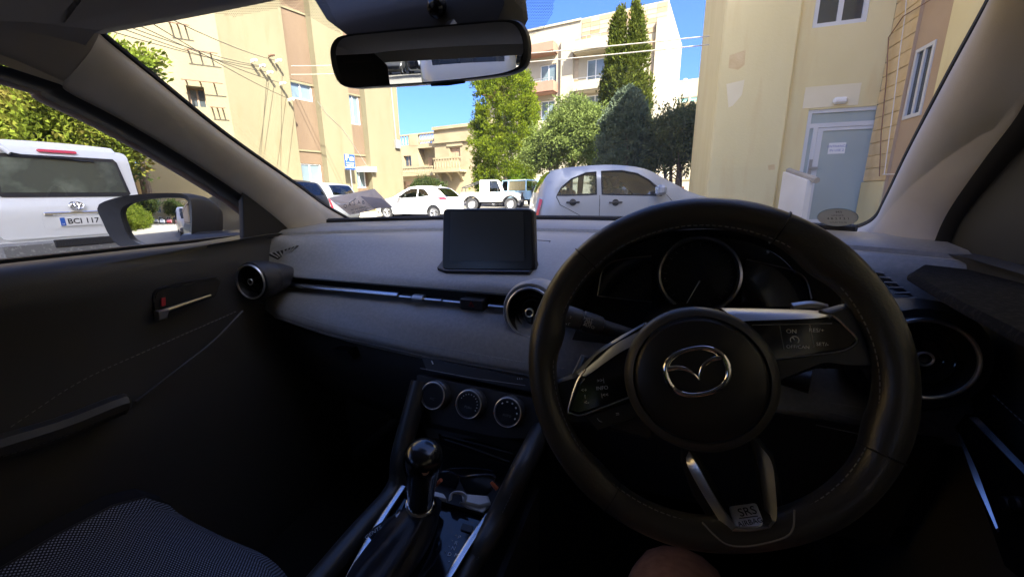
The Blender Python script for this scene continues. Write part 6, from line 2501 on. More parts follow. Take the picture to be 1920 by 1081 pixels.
# ---------------------------------------------------------------- pillars, header, roof lining
def pillar(Fp, Rp, XF, XR, bulge, out, name='pillar_trim', m=None):
    n = len(Fp)
    F_ = [at(x, y, X=XF[i]) for i, (x, y) in enumerate(Fp)]
    R_ = [at(x, y, X=XR[i]) for i, (x, y) in enumerate(Rp)]
    F_, R_ = spline(F_, 6), spline(R_, 6)
    rings = []
    for a, b_ in zip(F_, R_):
        d = b_ - a
        nrm = Vector((-out, 0, 0)) if True else None
        ring = [a + Vector((out * 0.03, 0.02, 0)), a]
        for k in range(1, 7):
            t = k / 7
            ring.append(a.lerp(b_, t) + nrm * bulge * (math.sin(math.pi * t) ** 0.75))
        ring += [b_, b_ + Vector((out * 0.03, -0.005, 0)), a.lerp(b_, 0.5) + Vector((out * 0.07, 0.01, 0))]
        rings.append(ring)
    mb = MB()
    mb.loft(rings, True, True)
    return mb.build(name, m or M_lining, car, angle=60), F_, R_


FL = ((186, 55), (212, 78), (300, 150), (430, 255), (560, 347), (612, 385), (660, 413))
RL = ((112, 160), (128, 176), (225, 226), (350, 300), (452, 367), (505, 408), (552, 444))
pl_o, PLF, PLR = pillar(FL, RL, [-0.585, -0.59, -0.60, -0.61, -0.625, -0.63, -0.635], [-0.645, -0.65, -0.655, -0.66, -0.66, -0.66, -0.655], 0.022, -1)
FR = ((1930, -150), (1862, -10), (1782, 135), (1706, 280), (1662, 372), (1636, 412), (1585, 432))
RR = ((2010, 60), (1955, 150), (1918, 218), (1855, 300), (1788, 395), (1760, 455), (1748, 500))
pr_o, PRF, PRR = pillar(FR, RR, [0.655, 0.66, 0.67, 0.685, 0.695, 0.70, 0.70], [0.72, 0.725, 0.73, 0.735, 0.74, 0.74, 0.735], 0.026, 1)

M_roof = mat('grey_roof_lining', (0.44, 0.41, 0.365), 0.95, bump=0.2, bs=500)
pillar(((60, -60), (130, 8), (187, 56)), ((-40, 80), (40, 122), (113, 161)), [-0.565, -0.575, -0.583], [-0.63, -0.64, -0.646], 0.020, -1, 'cant_rail', M_roof)

# windscreen
def ws(xn, v):
    """xn -1..1 across, v 0 base .. 1 header"""
    xb, xt = XC + 0.70 * xn, XC + 0.64 * xn
    b_ = Vector((xb, Yb(xb) + 0.012, 1.118))
    t_ = Vector((xt, 0.505 - 0.045 * abs(xn) ** 2, 1.478 - 0.012 * xn * xn))
    p = b_.lerp(t_, v)
    bow = 0.028 * math.sin(math.pi * v)
    return p + Vector((0, bow * 0.5, bow))
NX, NV = 24, 12
mb = MB()
for i in range(NV + 1):
    for j in range(NX + 1):
        mb.v.append(ws(-1 + 2 * j / NX, i / NV))
for i in range(NV):
    for j in range(NX):
        a = i * (NX + 1) + j
        mb.f.append((a, a + 1, a + NX + 2, a + NX + 1))
wsc = mb.build('windscreen', G_ws, car, fixn=False)
mb = MB()
P = [ws(-1 + 1.9 * j / 40, 0.0) for j in range(41)]
mb.tube([p + Vector((0, -0.010, 0.008)) for p in P], 0.008, 6)
mb.tube([p + Vector((0, -0.004, 0)) for p in PLF], 0.006, 6)
mb.tube([p + Vector((0, -0.004, 0)) for p in PRF], 0.006, 6)
mb.build('windscreen_seal', M_rubber, wsc)
# black dot pattern at the header
import bisect
mb = MB()
wsn = Vector((0, 0.35, 0.72))
def on_ws(px, py):
    """windscreen point seen at this pixel (iterating on the sheet)"""
    xn, v = 0.0, 0.9
    r = RGT * ((px - 960) / FPX) - UPV * ((py - 540.5) / FPX) + FWD
    for _ in range(14):
        p = ws(xn, v)
        e = 1e-3
        a = (ws(xn + e, v) - p) / e
        b_ = (ws(xn, v + e) - p) / e
        n = a.cross(b_)
        q = CAM + r * ((p - CAM).dot(n) / r.dot(n))
        d = q - p
        aa, ab, bb = a.dot(a), a.dot(b_), b_.dot(b_)
        da, db = d.dot(a), d.dot(b_)
        det = aa * bb - ab * ab
        xn += (da * bb - db * ab) / det
        v += (db * aa - da * ab) / det
    p = ws(xn, v)
    n = a.cross(b_).normalized()
    if n.dot(CAM - p) < 0:
        n = -n
    return p, a.normalized(), n
def dots(poly, step):
    x0, x1 = min(p[0] for p in poly), max(p[0] for p in poly)
    y0, y1 = min(p[1] for p in poly), max(p[1] for p in poly)
    row = 0
    y = y0
    while y < y1:
        x = x0 + (step / 2 if row % 2 else 0)
        while x < x1:
            if inside((x, y), poly):
                d = min(Vector((x - a_[0], y - a_[1])).length for a_ in poly)
                p, a_, n = on_ws(x, y)
                c_ = a_.cross(n).normalized()
                s = 0.0008
                mb.add([p + n * 0.002 + (a_ * math.cos(t) + c_ * math.sin(t)) * s for t in [math.pi * k / 3 for k in range(6)]], [(0, 1, 2, 3, 4, 5)])
            x += step
        y += step * 0.87
        row += 1
dots([(530, -6), (610, -6), (640, 62), (600, 42), (560, 18), (535, 6)], 3.2)
dots([(962, -6), (1040, -6), (1036, 25), (1022, 50), (1000, 64), (992, 66), (975, 30)], 3.2)
dots([(395, 22), (530, -8), (560, -2), (520, 14), (440, 30)], 3.6)
dots([(208, 76), (232, 74), (240, 92), (232, 97)], 3.4)
tag(mb.build('dot_print', M_black, wsc, smooth=False), kind='stuff')

# header and roof lining
mb = MB()
rows = []
for v_, (dy, dz) in enumerate(((0.012, 0.012), (-0.004, -0.004), (-0.035, -0.012), (-0.09, -0.006), (-0.20, 0.012), (-0.5, 0.03), (-1.2, 0.03), (-2.0, -0.01), (-2.35, -0.05))):
    row = []
    for j in range(NX + 1):
        xn = -1 + 2 * j / NX
        p = ws(xn, 1.0)
        row.append(Vector((XC + (p.x - XC) * (1 + 0.02 * v_ if v_ < 5 else 1.08), p.y + dy, p.z + dz - 0.02 * abs(xn) ** 6 * (1 if v_ > 2 else 0))))
    rows.append(row)
mb.loft(rows, closed=False)
M_roof = mat('grey_roof_lining', (0.44, 0.41, 0.365), 0.95, bump=0.2, bs=500)
mb.build('roof_lining', M_roof, car, angle=60)
# cant rails above the side windows (lining over, black seal below)
def rail(Lpts, Upts, m, name, parent=car):
    mb = MB()
    rg = []
    for a, b_ in zip(Lpts, Upts):
        rg.append([a, a.lerp(b_, 0.5) + (b_ - a).cross(Vector((0, 1, 0))).normalized() * 0.0, b_])
    mb.loft(rg, closed=False)
    return mb.build(name, m, parent)
for sx in (-1, 1):
    xo = XC + sx * 0.700
    # seal line follows the pillar's rear edge then runs back along the roof
    RE = PLR if sx < 0 else PRR
    base = [p for p in RE]
    topY = base[0]
    back = [Vector((XC + sx * 0.695, y, z)) for y, z in ((0.22, 1.425), (0.0, 1.45), (-0.4, 1.465), (-0.9, 1.45), (-1.5, 1.41), (-2.2, 1.33))]
    line = base[::-1] + back
    mb = MB()
    rings = []
    for p in line:
        o_ = Vector((sx, 0, 0))
        rings.append([p + o_ * 0.0 + Vector((-sx * 0.006, 0, 0)), p + o_ * 0.012 + Vector((-sx * 0.008, -0.009, -0.006)), p + o_ * 0.040 + Vector((0, -0.010, -0.008)), p + o_ * 0.05])
    mb.loft(rings, True, True)
    mb.build('door_seal', M_rubber, car, angle=70)
    mb = MB()
    rings = []
    for p in line:
        rings.append([p + Vector((sx * 0.040, -0.009, -0.006)), p + Vector((sx * 0.046, -0.014, -0.010)), p + Vector((sx * 0.060, -0.014, -0.010)), p + Vector((sx * 0.060, -0.004, 0))])
    mb.loft(rings, True, True)
    mb.build('door_frame', mat('door_frame_paint', (0.20, 0.12, 0.10), 0.35, coat=0.5), car, angle=70)
    # lining between that line and the roof sheet
    mb = MB()
    up_ = []
    for p in [base[1], base[0]] + back:
        y = p.y
        up_.append([p + Vector((-sx * 0.008, 0, 0)), Vector((XC + sx * 0.675, y + 0.01, p.z + 0.03)), Vector((XC + sx * 0.60, y + 0.02, max(1.455, p.z + 0.05))), Vector((XC + sx * 0.5, y + 0.03, max(1.47, p.z + 0.06)))])
    mb.loft(up_, closed=False)
    mb.build('cant_rail_lining', M_roof, car, angle=60)
# sun visor folded up, left
vz = Vector((0, 0, 1.452))
vs_ = [at_plane(x, y, vz, (0, 0.05, 1)) for x, y in ((-140, -40), (-60, 26), (90, 32), (128, 33), (262, 2), (330, -40), (180, -140))]
plate('sun_visor', rpoly(vs_, 0.02), (0, -0.05, -1), -0.012, 0.008, M_roof, car, 0.004)

# rear view mirror
mo = Vector((0.0, 0.510, 1.385))
dcm = (mo - CAM).normalized()
rdir = Vector((-0.07, -1.0, 0.012)).normalized()
mn = (rdir - dcm).normalized()
out_px = ((618, 108), (621, 82), (640, 67), (700, 60), (800, 50), (900, 41), (960, 37), (984, 48), (996, 80), (992, 118), (965, 137), (900, 148), (800, 158), (700, 164), (655, 165), (630, 150))
P = spline([at_plane(x, y, mo, mn) for x, y in out_px], 3, closed=True)
cM = sum(P, Vector()) / len(P)
mb = MB()
sc_ = lambda k, d: [cM + (p - cM) * k - mn * d for p in P]
mb.loft([sc_(0.93, -0.0005), sc_(0.975, -0.003), sc_(1.0, 0.002), sc_(0.99, 0.018), sc_(0.86, 0.034), sc_(0.4, 0.044)], True, True)
rvm = mb.build('rear_view_mirror', M_satinblk, car, angle=50)
mb = MB()
mb.add([cM + (p - cM) * 0.925 + mn * 0.0012 for p in P], [tuple(range(len(P)))])
mb.build('mirror_glass', M_mirror, rvm, smooth=False)
mb = MB()
q = at_plane(830, 158, mo, mn)
mb.tube([at_plane(806, 158, mo, mn) - mn * 0.006, at_plane(838, 157, mo, mn) - mn * 0.005, at_plane(870, 152, mo, mn) - mn * 0.006], 0.0022, 8)
mb.build('dip_lever', M_satinblk, rvm)
# sensor housing behind it on the glass
hp = [at(x, y, Y=0.585) for x, y in ((596, -60), (602, 5), (628, 48), (668, 78), (900, 70), (962, 55), (978, 20), (968, -60))]
mb = MB()
ch = sum(hp, Vector()) / len(hp)
mb.loft([[ch + (p - ch) * 0.92 + Vector((0, -0.03, -0.004)) for p in hp], hp, [p + Vector((0, 0.03, 0.0)) for p in hp]], True, True)
mb.build('sensor_housing', M_satinblk, car, angle=40)
mb = MB()
mb.lathe([(0.012, -0.01), (0.012, 0.008), (0.008, 0.012), (0.0005, 0.013)], at(820, 15, Y=0.55), (0, -0.9, -0.4), 16)
mb.build('sensor_lens', M_piano, car)
mb = MB()
mb.tube([mo + Vector((0, 0.03, 0.01)), mo + Vector((0.02, 0.07, 0.06))], 0.014, 10)
mb.build('mirror_stem', M_satinblk, car)

# ---------------------------------------------------------------- doors
for sx in (-1, 1):
    X0 = XC + sx * 0.70
    mb = MB()
    rows = []
    for y in (-2.1, -1.2, -0.5, -0.2, 0.0, 0.2, 0.4, 0.6, 0.75, 0.86, 0.95):
        k = min(1, max(0, (y - 0.42) / 0.22))
        zt_ = 1.098 + (0.008 if y > 0.6 else 0)
        ins_ = 0.05 * k
        rows.append([Vector((X0 - sx * (d if d <= 0.02 else d - min(d - 0.005, ins_)), y, z)) for d, z in ((-0.055, zt_ - 0.002), (-0.02, zt_ + 0.001), (0.015, zt_ - 0.003), (0.035, zt_ - 0.014), (0.045, zt_ - 0.035), (0.042, zt_ - 0.07),
                                                              (0.030, 0.98), (0.030, 0.90), (0.036, 0.84), (0.05, 0.78), (0.045, 0.70), (0.05, 0.5), (0.055, 0.26))])
    mb.loft(rows, closed=False)
    dr = mb.build('door_panel', M_doorp, car, angle=60)
    # belt seal and side glass
    mb = MB()
    mb.box(min(X0 + sx * 0.035, X0 + sx * 0.055), max(X0 + sx * 0.035, X0 + sx * 0.055), -2.1, 0.9, 1.088, 1.104)
    mb.build('belt_seal', M_rubber, dr, smooth=False)
    mb = MB()
    xg = X0 + sx * 0.045
    mb.add([(xg, -0.14, 1.08), (xg, 0.80, 1.08), (xg - sx * 0.02, 0.80, 1.16), (xg - sx * 0.045, 0.42, 1.41), (xg - sx * 0.055, -0.14, 1.47)], [(0, 1, 2, 3, 4)])
    mb.build('side_glass', G_side, dr, smooth=False)
    mb = MB()
    mb.add([(xg, -0.30, 1.08), (xg, -1.25, 1.08), (xg - sx * 0.055, -1.25, 1.43), (xg - sx * 0.055, -0.30, 1.47)], [(0, 1, 2, 3)])
    mb.build('rear_side_glass', G_rear, dr, smooth=False)
    mb = MB()
    mb.cbox(min(X0 - sx * 0.03, X0 + sx * 0.05), max(X0 - sx * 0.03, X0 + sx * 0.05), -0.31, -0.13, 0.3, 1.47, 0.02)
    mb.build('centre_pillar', M_roof, car)
    mb = MB()
    mb.cbox(min(X0 - sx * 0.05, X0 + sx * 0.05), max(X0 - sx * 0.05, X0 + sx * 0.05), -2.2, -1.24, 0.9, 1.47, 0.02)
    mb.build('rear_pillar', M_roof, car)
    # outer skin, door joint to the dash
    mb = MB()
    rows = []
    for y in (-2.2, -1, 0, 0.9, 1.3, 2.0, 2.35):
        t = max(0, (y - 1.3) / 1.05)
        rows.append([Vector((X0 + sx * d - sx * 0.25 * t * t, y, z)) for d, z in ((0.05, 1.07 - 0.2 * t), (0.10, 0.95 - 0.15 * t), (0.13, 0.7 - 0.05 * t), (0.11, 0.4), (0.07, 0.2))])
    mb.loft(rows, closed=False)
    mb.build('body_side', M_pdark, car)
# left door furniture
XD = XC - 0.672
mb = MB()
P = spline([at(x, y, X=XD) for x, y in ((288, 566), (292, 545), (340, 530), (405, 520))], 4)
mb.tube(P, 0.0025, 6)
hdl = mb.build('handle_bezel', M_satinblk, car)
hp_ = [at(x, y, X=XD - 0.004) for x, y in ((286, 566), (292, 546), (405, 522), (410, 528), (400, 556), (300, 590), (288, 590))]
plate('handle_recess', rpoly(hp_, 0.004), (1, 0, 0), -0.002, 0.006, M_black, car, smooth=False)
mb = MB()
P = spline([at(x, y, X=XD + 0.012) for x, y in ((296, 590), (310, 582), (350, 568), (395, 553))], 4)
mb.tube(P, [lerp(0.0055, 0.0025, i / (len(P) - 1)) for i in range(len(P))], 8)
hh_ = mb.build('door_handle', mat('satin_gold_grey', (0.55, 0.52, 0.46), 0.28, metal=1.0), car)
plate('handle_root', [at(x, y, X=XD + 0.006) for x, y in ((288, 582), (312, 578), (308, 596), (290, 600))], (1, 0, 0), 0, 0.012, M_satingrey, car, 0.003)
plate('lock_mark', [at(x, y, X=XD + 0.004) for x, y in ((301, 559), (309, 557), (309, 572), (301, 574))], (1, 0, 0), 0, 0.003, M_redmark, car, smooth=False)
mb = MB()
P = spline([at(x, y, X=XC - 0.655) for x, y in ((256, 752), (330, 695), (400, 640), (456, 583))], 5)
mb.tube(P, 0.0035, 6)
mb.build('door_ridge', M_doorp, car)
mb = MB()
P = spline([at(x, y, X=XC - 0.635) for x, y in ((-160, 885), (0, 838), (120, 800), (215, 762), (245, 755))], 5)
mb.tube(P, [0.020] * (len(P) - 3) + [0.017, 0.012, 0.004], 10)
mb.build('armrest', M_leather, car)
stitches([p + Vector((0.017, -0.004, -0.008)) for p in P[:-3]], 0.008, 0.005, 0.0009, 'stitching', car, M_markdim)
stitches(spline([at(x, y, X=XC - 0.663) for x, y in ((20, 800), (150, 715), (280, 655), (440, 585))], 5), 0.009, 0.005, 0.0007, 'stitching', car, M_markdim)
# sail panels in the window corners
sp_ = [at(x, y, X=XC - 0.695) for x, y in ((453, 352), (456, 445), (575, 450))]
plate('sail_panel', sp_, (1, 0, 0), -0.012, 0.002, M_black, car, 0.001)
sp_ = [at(x, y, X=XC + 0.72) for x, y in ((1752, 500), (1800, 392), (1870, 300), (1960, 190), (2030, 140), (2030, 530), (1960, 500))]
plate('sail_panel', sp_, (-1, 0, 0), -0.04, 0.01, M_black, car, 0.004)
# right door top shelf and grab trim
M_shelf = mat('dusty_door_top', (0.013, 0.012, 0.011), 0.95, spec=0.12, col2=(0.026, 0.023, 0.020), vs=180, bump=0.4, bs=500, thresh=(0.5, 0.62))
sh = [at(x, y, Z=1.085) for x, y in ((1700, 510), (1730, 494), (1800, 486), (1960, 492), (2200, 520), (2100, 720), (1925, 628), (1800, 566))]
plate('door_top', rpoly(sh, 0.018), (0, 0, 1), -0.010, 0.0, M_shelf, car, 0.006)
for pts in (((1816, 780), (1832, 780), (1930, 880), (1930, 898)), ((1794, 806), (1800, 812), (1832, 880), (1872, 990), (1868, 992), (1826, 900))):
    gn_ = Vector((-0.50, -0.12, 0.86)).normalized()
    go_ = at(pts[0][0], pts[0][1], X=XC + 0.648)
    plate('grab_trim', [at_plane(x, y, go_, gn_) for x, y in pts], gn_, -0.004, 0.0, M_satin, car, 0.001)
wpn = [at(x, y, X=XC + 0.66) for x, y in ((1796, 800), (1816, 776), (1960, 900), (1960, 1120), (1890, 1060))]
plate('window_switch_panel', wpn, (-1, 0, 0), -0.01, 0.003, M_piano, car, smooth=False)
for (x, y) in ((1895, 945), (1915, 945)):
    mb = MB()
    mb.lathe([(0.008, 0), (0.008, 0.005), (0.006, 0.007)], at(x, y, X=XC + 0.655), (-1, 0, 0), 12)
    mb.build('window_switch', M_satinblk, car)
stitches(spline([at(x, y, X=XC + 0.665) for x, y in ((1862, 740), (1900, 775), (1940, 810))], 4), 0.007, 0.004, 0.0007, 'stitching', car, M_markdim)

# ---------------------------------------------------------------- left wing mirror
mo = at(290, 418, Y=0.705)
dcm = (mo - CAM).normalized()
rdir = Vector((-0.10, -1.0, -0.010)).normalized()
mn = (rdir - dcm).normalized()
bez = ((182, 392), (190, 380), (225, 369), (275, 363), (335, 362), (352, 368), (359, 385), (359, 440), (353, 462), (330, 473), (295, 476), (255, 471), (222, 460), (204, 440), (192, 415))
P = spline([at_plane(x, y, mo, mn) for x, y in bez], 3, closed=True)
cM = sum(P, Vector()) / len(P)
inn = ((222, 398), (232, 384), (265, 374), (310, 370), (342, 372), (351, 382), (354, 415), (354, 448), (346, 461), (325, 464), (290, 463), (258, 457), (240, 446), (229, 425))
Q = spline([at_plane(x, y, mo, mn) for x, y in inn], 3, closed=True)
Q = [q for q in Q]
k0 = min(range(len(Q)), key=lambda k: (Q[k] - P[0]).length)
Q = (Q + Q)[k0:k0 + len(P) - 3] if len(Q) < len(P) else Q
# resample the inner outline to the outer count
def resample(L, n):
    L = L + [L[0]]
    acc = [0]
    for i in range(len(L) - 1):
        acc.append(acc[-1] + (L[i + 1] - L[i]).length)
    out = []
    for k in range(n):
        s = acc[-1] * k / n
        j = min(len(L) - 2, max(0, bisect.bisect_right(acc, s) - 1))
        out.append(L[j].lerp(L[j + 1], (s - acc[j]) / max(1e-9, acc[j + 1] - acc[j])))
    return out
Q = resample(spline([at_plane(x, y, mo, mn) for x, y in inn], 3, closed=True), 45)
P = resample(P, 45)
k0 = min(range(45), key=lambda k: (Q[k] - cM).normalized().dot((P[0] - cM).normalized()) * -1)
Q = Q[k0:] + Q[:k0]
fwd_ = Vector((0.14, 1, 0)).normalized()
mb = MB()
tail = cM + Vector((0.028, 0, -0.018))
mb.loft([[q - mn * 0.022 for q in Q], [q - mn * 0.006 for q in Q], P, [p + fwd_ * 0.02 for p in P], [cM + (p - cM) * 0.95 + fwd_ * 0.050 + Vector((0.006, 0, -0.003)) for p in P],
         [tail + (p - cM) * 0.74 + fwd_ * 0.088 for p in P], [tail + Vector((0.012, 0, -0.008)) + (p - cM) * 0.30 + fwd_ * 0.112 for p in P]], True, True)
wm = mb.build('wing_mirror', mat('mirror_housing', (0.026, 0.026, 0.026), 0.5, bump=0.2, bs=300), car, angle=50)
mb = MB()
cq = sum(Q, Vector()) / 45
mb.loft([[cq + (q - cq) * k - mn * (0.010 + ((q - cq).length * k) ** 2 / (2 * 0.85)) for q in Q] for k in (1.0, 0.9, 0.78, 0.64, 0.5, 0.36, 0.22, 0.1, 0.01)], True, True)
mb.build('mirror_glass', M_mirror, wm, angle=80)
mb = MB()
mb.tube([cM + Vector((0.06, 0.06, -0.06)), Vector((XC - 0.72, 0.80, 1.08))], [0.03, 0.035], 10)
mb.build('mirror_arm', M_satinblk, wm)

# ---------------------------------------------------------------- seats
def seat_pattern():
    m = bpy.data.materials.new('dotted_seat_cloth')
    m.use_nodes = True
    N, L = m.node_tree.nodes, m.node_tree.links
    b_ = N['Principled BSDF']
    b_.inputs['Roughness'].default_value = 0.9
    co_ = N.new('ShaderNodeTexCoord')
    mp_ = N.new('ShaderNodeMapping')
    mp_.inputs['Rotation'].default_value = (0, 0, rad(45))
    mp_.inputs['Scale'].default_value = (250, 250, 250)
    L.new(co_.outputs['Object'], mp_.inputs[0])
    sx_ = N.new('ShaderNodeSeparateXYZ')
    L.new(mp_.outputs[0], sx_.inputs[0])
    ln = []
    for ch in (0, 1):
        f = N.new('ShaderNodeMath'); f.operation = 'FRACT'
        L.new(sx_.outputs[ch], f.inputs[0])
        s_ = N.new('ShaderNodeMath'); s_.operation = 'SUBTRACT'; s_.inputs[1].default_value = 0.5
        L.new(f.outputs[0], s_.inputs[0])
        p_ = N.new('ShaderNodeMath'); p_.operation = 'MULTIPLY'
        L.new(s_.outputs[0], p_.inputs[0]); L.new(s_.outputs[0], p_.inputs[1])
        ln.append(p_)
    ad = N.new('ShaderNodeMath'); ad.operation = 'ADD'
    L.new(ln[0].outputs[0], ad.inputs[0]); L.new(ln[1].outputs[0], ad.inputs[1])
    lt = N.new('ShaderNodeMath'); lt.operation = 'LESS_THAN'; lt.inputs[1].default_value = 0.085
    L.new(ad.outputs[0], lt.inputs[0])
    mx = N.new('ShaderNodeMix'); mx.data_type = 'RGBA'
    L.new(lt.outputs[0], mx.inputs[0])
    mx.inputs[6].default_value = (0.018, 0.019, 0.024, 1)
    mx.inputs[7].default_value = (0.42, 0.44, 0.50, 1)
    L.new(mx.outputs[2], b_.inputs['Base Color'])
    return m
M_dots = seat_pattern()
def seat(xc):
    rows = []
    ys = (0.405, 0.40, 0.385, 0.355, 0.31, 0.24, 0.12, -0.05, -0.25, -0.42)
    zs = (0.42, 0.53, 0.595, 0.636, 0.655, 0.660, 0.655, 0.645, 0.62, 0.60)
    for y, z in zip(ys, zs):
        row = []
        for k in range(21):
            x = -0.27 + 0.54 * k / 20
            bo = 0.028 * math.exp(-((abs(x) - 0.225) / 0.04) ** 2)
            ed = -0.11 * max(0, (abs(x) - 0.215) / 0.055) ** 2
            fr = -0.075 * (max(0, x - 0.02) / 0.2) ** 2 * max(0, (y - 0.2) / 0.2)
            row.append(Vector((xc + x, y + fr * 0.9, z + bo + ed - 0.010 * math.cos(x * 12))))
        rows.append(row)
    mb = MB()
    mb.loft([[p - Vector((0, 0, 0.004)) for p in r_] for r_ in rows], closed=False)
    s_ = mb.build('seat', mat('black_seat_cloth', (0.014, 0.013, 0.015), 0.95, bump=0.4, bs=600), car, angle=70)
    mb = MB()
    mb.loft([r_[3:18] for r_ in rows], closed=False)
    mb.build('seat_insert', M_dots, s_, angle=70)
    for kc in (3, 17):
        mb = MB()
        mb.tube([r_[kc] + Vector((0, 0, 0.0005)) for r_ in rows], 0.0022, 5)
        mb.build('seam', M_black, s_)
    mb = MB()
    for k, (y, z, w_) in enumerate(((-0.36, 0.62, 0.25),)):
        M_ = Matrix.Translation((xc, -0.40, 0.60)) @ Matrix.Rotation(rad(18), 4, 'X')
        mb.cbox(-0.25, 0.25, -0.10, 0.05, -0.05, 0.62, 0.05, M_)
        mb.cbox(-0.13, 0.13, -0.06, 0.04, 0.66, 0.84, 0.04, M_)
    mb.build('backrest', mat('black_seat_cloth', (0, 0, 0)), s_)
    return s_
seat(-0.375)
seat(0.40)
mb = MB()
mb.cbox(-0.64, 0.72, -1.25, -0.80, 0.3, 0.62, 0.05)
M_ = Matrix.Translation((0.04, -1.22, 0.58)) @ Matrix.Rotation(rad(20), 4, 'X')
mb.cbox(-0.66, 0.66, -0.08, 0.05, 0.0, 0.50, 0.04, M_)
mb.build('rear_seat', mat('black_seat_cloth', (0, 0, 0)), car)
# hatch with its window
mb = MB()
mb.box(-0.66, 0.74, -2.22, -2.16, 0.25, 1.06)
mb.box(-0.66, 0.74, -2.05, -1.98, 1.36, 1.46)
mb.box(-0.66, 0.74, -2.15, -1.45, 1.00, 1.03)
mb.build('tailgate', M_roof, car, smooth=False)
mb = MB()
mb.add([(-0.62, -2.19, 1.05), (0.70, -2.19, 1.05), (0.64, -2.03, 1.40), (-0.56, -2.03, 1.40)], [(0, 1, 2, 3)])
mb.build('rear_window', G_rear, car, smooth=False)
# bonnet, bumper, roof skin, wheels
mb = MB()
rows = []
for y, z in ((1.16, 1.085), (1.4, 1.05), (1.75, 1.0), (2.1, 0.90), (2.35, 0.76), (2.42, 0.6)):
    t = max(0, (y - 1.3) / 1.05)
    rows.append([Vector((XC + (0.76 - 0.22 * t * t) * f, y - 0.12 * f * f * t, z - 0.05 * f * f)) for f in (-1, -0.7, -0.35, 0, 0.35, 0.7, 1)])
mb.loft(rows, closed=False)
mb.build('bonnet', M_pdark, car)
mb = MB()
mb.cbox(XC - 0.62, XC + 0.62, 2.2, 2.46, 0.2, 0.6, 0.08)
mb.build('bumper', M_pdark, car)
mb = MB()
mb.loft([[Vector((XC + f * 0.69, y, z - 0.05 * abs(f) ** 4)) for f in (-1, -0.6, 0, 0.6, 1)] for y, z in ((0.36, 1.53), (0.0, 1.545), (-1.0, 1.55), (-2.0, 1.50))], closed=False)
mb.build('roof', M_pdark, car)
for y in (1.72, -1.4):
    for sx in (-1, 1):
        mb = MB()
        mb.lathe([(0.20, -0.09), (0.28, -0.09), (0.30, -0.06), (0.30, 0.06), (0.28, 0.09), (0.001, 0.07)], (XC + sx * 0.74, y, 0.40), (sx, 0, 0), 24)
        mb.build('wheel', M_tyre, car)

# ================================================================== LOOSE THINGS IN THE CABIN
# leaflet standing against the windscreen
M_leaf = leaf_mat('grey_paper_back', (0.78, 0.70, 0.60), (0.82, 0.74, 0.64), (0.85, 0.77, 0.67), 40, 0.5)
r = thing('leaflet', 'folded grey paper ticket with a curved line of print at the foot of the windscreen', 'leaflet', at(660, 402, Y=0.985))
A, B, Cc, Dd, Ee = at(615, 371, Y=1.00), at(702, 354, Y=1.02), at(737, 389, Y=0.985), at(696, 384, Y=0.985), at(656, 403, Y=0.985)
mid1 = at(688, 366, Y=0.992)
plate('paper', [A, at(640, 366, Y=1.008), B, Cc, at(704, 391, Y=0.985), at(690, 396, Y=0.985), Ee], (0.1, -0.9, 0.3), -0.0006, 0.0006, M_leaf, r, smooth=False)
nn = Vector((0.1, -0.9, 0.3)).normalized()
plate('paper_fold', [at(676, 368, Y=0.990), at(715, 372, Y=0.990), Cc - Vector((0, 0.002, 0)), at(702, 391, Y=0.983)], nn, 0.0, 0.001, mat('grey_print', (0.34, 0.30, 0.29), 0.8), r, smooth=False)
uu = (at(690, 376, Y=0.985) - at(640, 388, Y=0.985))
for k, ch in enumerate('QASAB'):
    t = (k - 2) / 2
    p = at(666 + t * 17, 383 - 3.5 * t - 2.0 * (1 - t * t), Y=0.983)
    text('lettering', ch, 0.016, frame_at(p - Vector((0, 0.004, 0)), uu, (0, 0.2, 1)), M_black, r)
for k in range(2):
    text('lettering', 'PAY AND DISPLAY', 0.007, frame_at(at(672 + 2 * k, 391 + 5 * k, Y=0.981), uu, (0, 0.2, 1)), M_black, r)
mb = MB()
mb.tube(spline([at(x, y, Y=0.983) for x, y in ((630, 380), (640, 383), (655, 380), (668, 371))], 4), 0.0035, 6, flat=0.3)
mb.build('paper_curl', M_paper, r)

# oval licence sticker on the windscreen
pc_, ua, nn = on_ws(1572, 405)
r = thing('licence_sticker', 'oval grey licence sticker on the lower right corner of the windscreen', 'sticker', pc_)
ell = []
for k in range(28):
    t = 2 * math.pi * k / 28
    p, _, n_ = on_ws(1572 + 38 * math.cos(t), 405 + 16.5 * math.sin(t))
    ell.append(p + nn * 0.003)
plate('sticker_disc', ell, nn, 0.0, 0.0006, leaf_mat('sticker_grey', (0.58, 0.56, 0.49), (0.60, 0.58, 0.51), (0.62, 0.60, 0.53), 30, 0.6), r, smooth=False)
mb = MB()
mb.tube(ell, 0.0007, 4, closed=True)
mb.build('sticker_edge', mat('sticker_teal', (0.16, 0.26, 0.27), 0.6), r)
vv = nn.cross(ua)
if vv.z < 0:
    vv = -vv
for (x, y, s, z_) in ((1575, 395, 'MT', 0.008), (1572, 401, 'LICENCE', 0.005), (1573, 407, '4 8 2 7 3 1', 0.0085), (1573, 414, 'VALID TO 06', 0.005)):
    p = on_ws(x, y)[0] + nn * 0.0042
    uq = (on_ws(x + 10, y)[0] - on_ws(x - 10, y)[0])
    text('lettering', s, z_, frame_at(p, uq, vv), M_black, r)

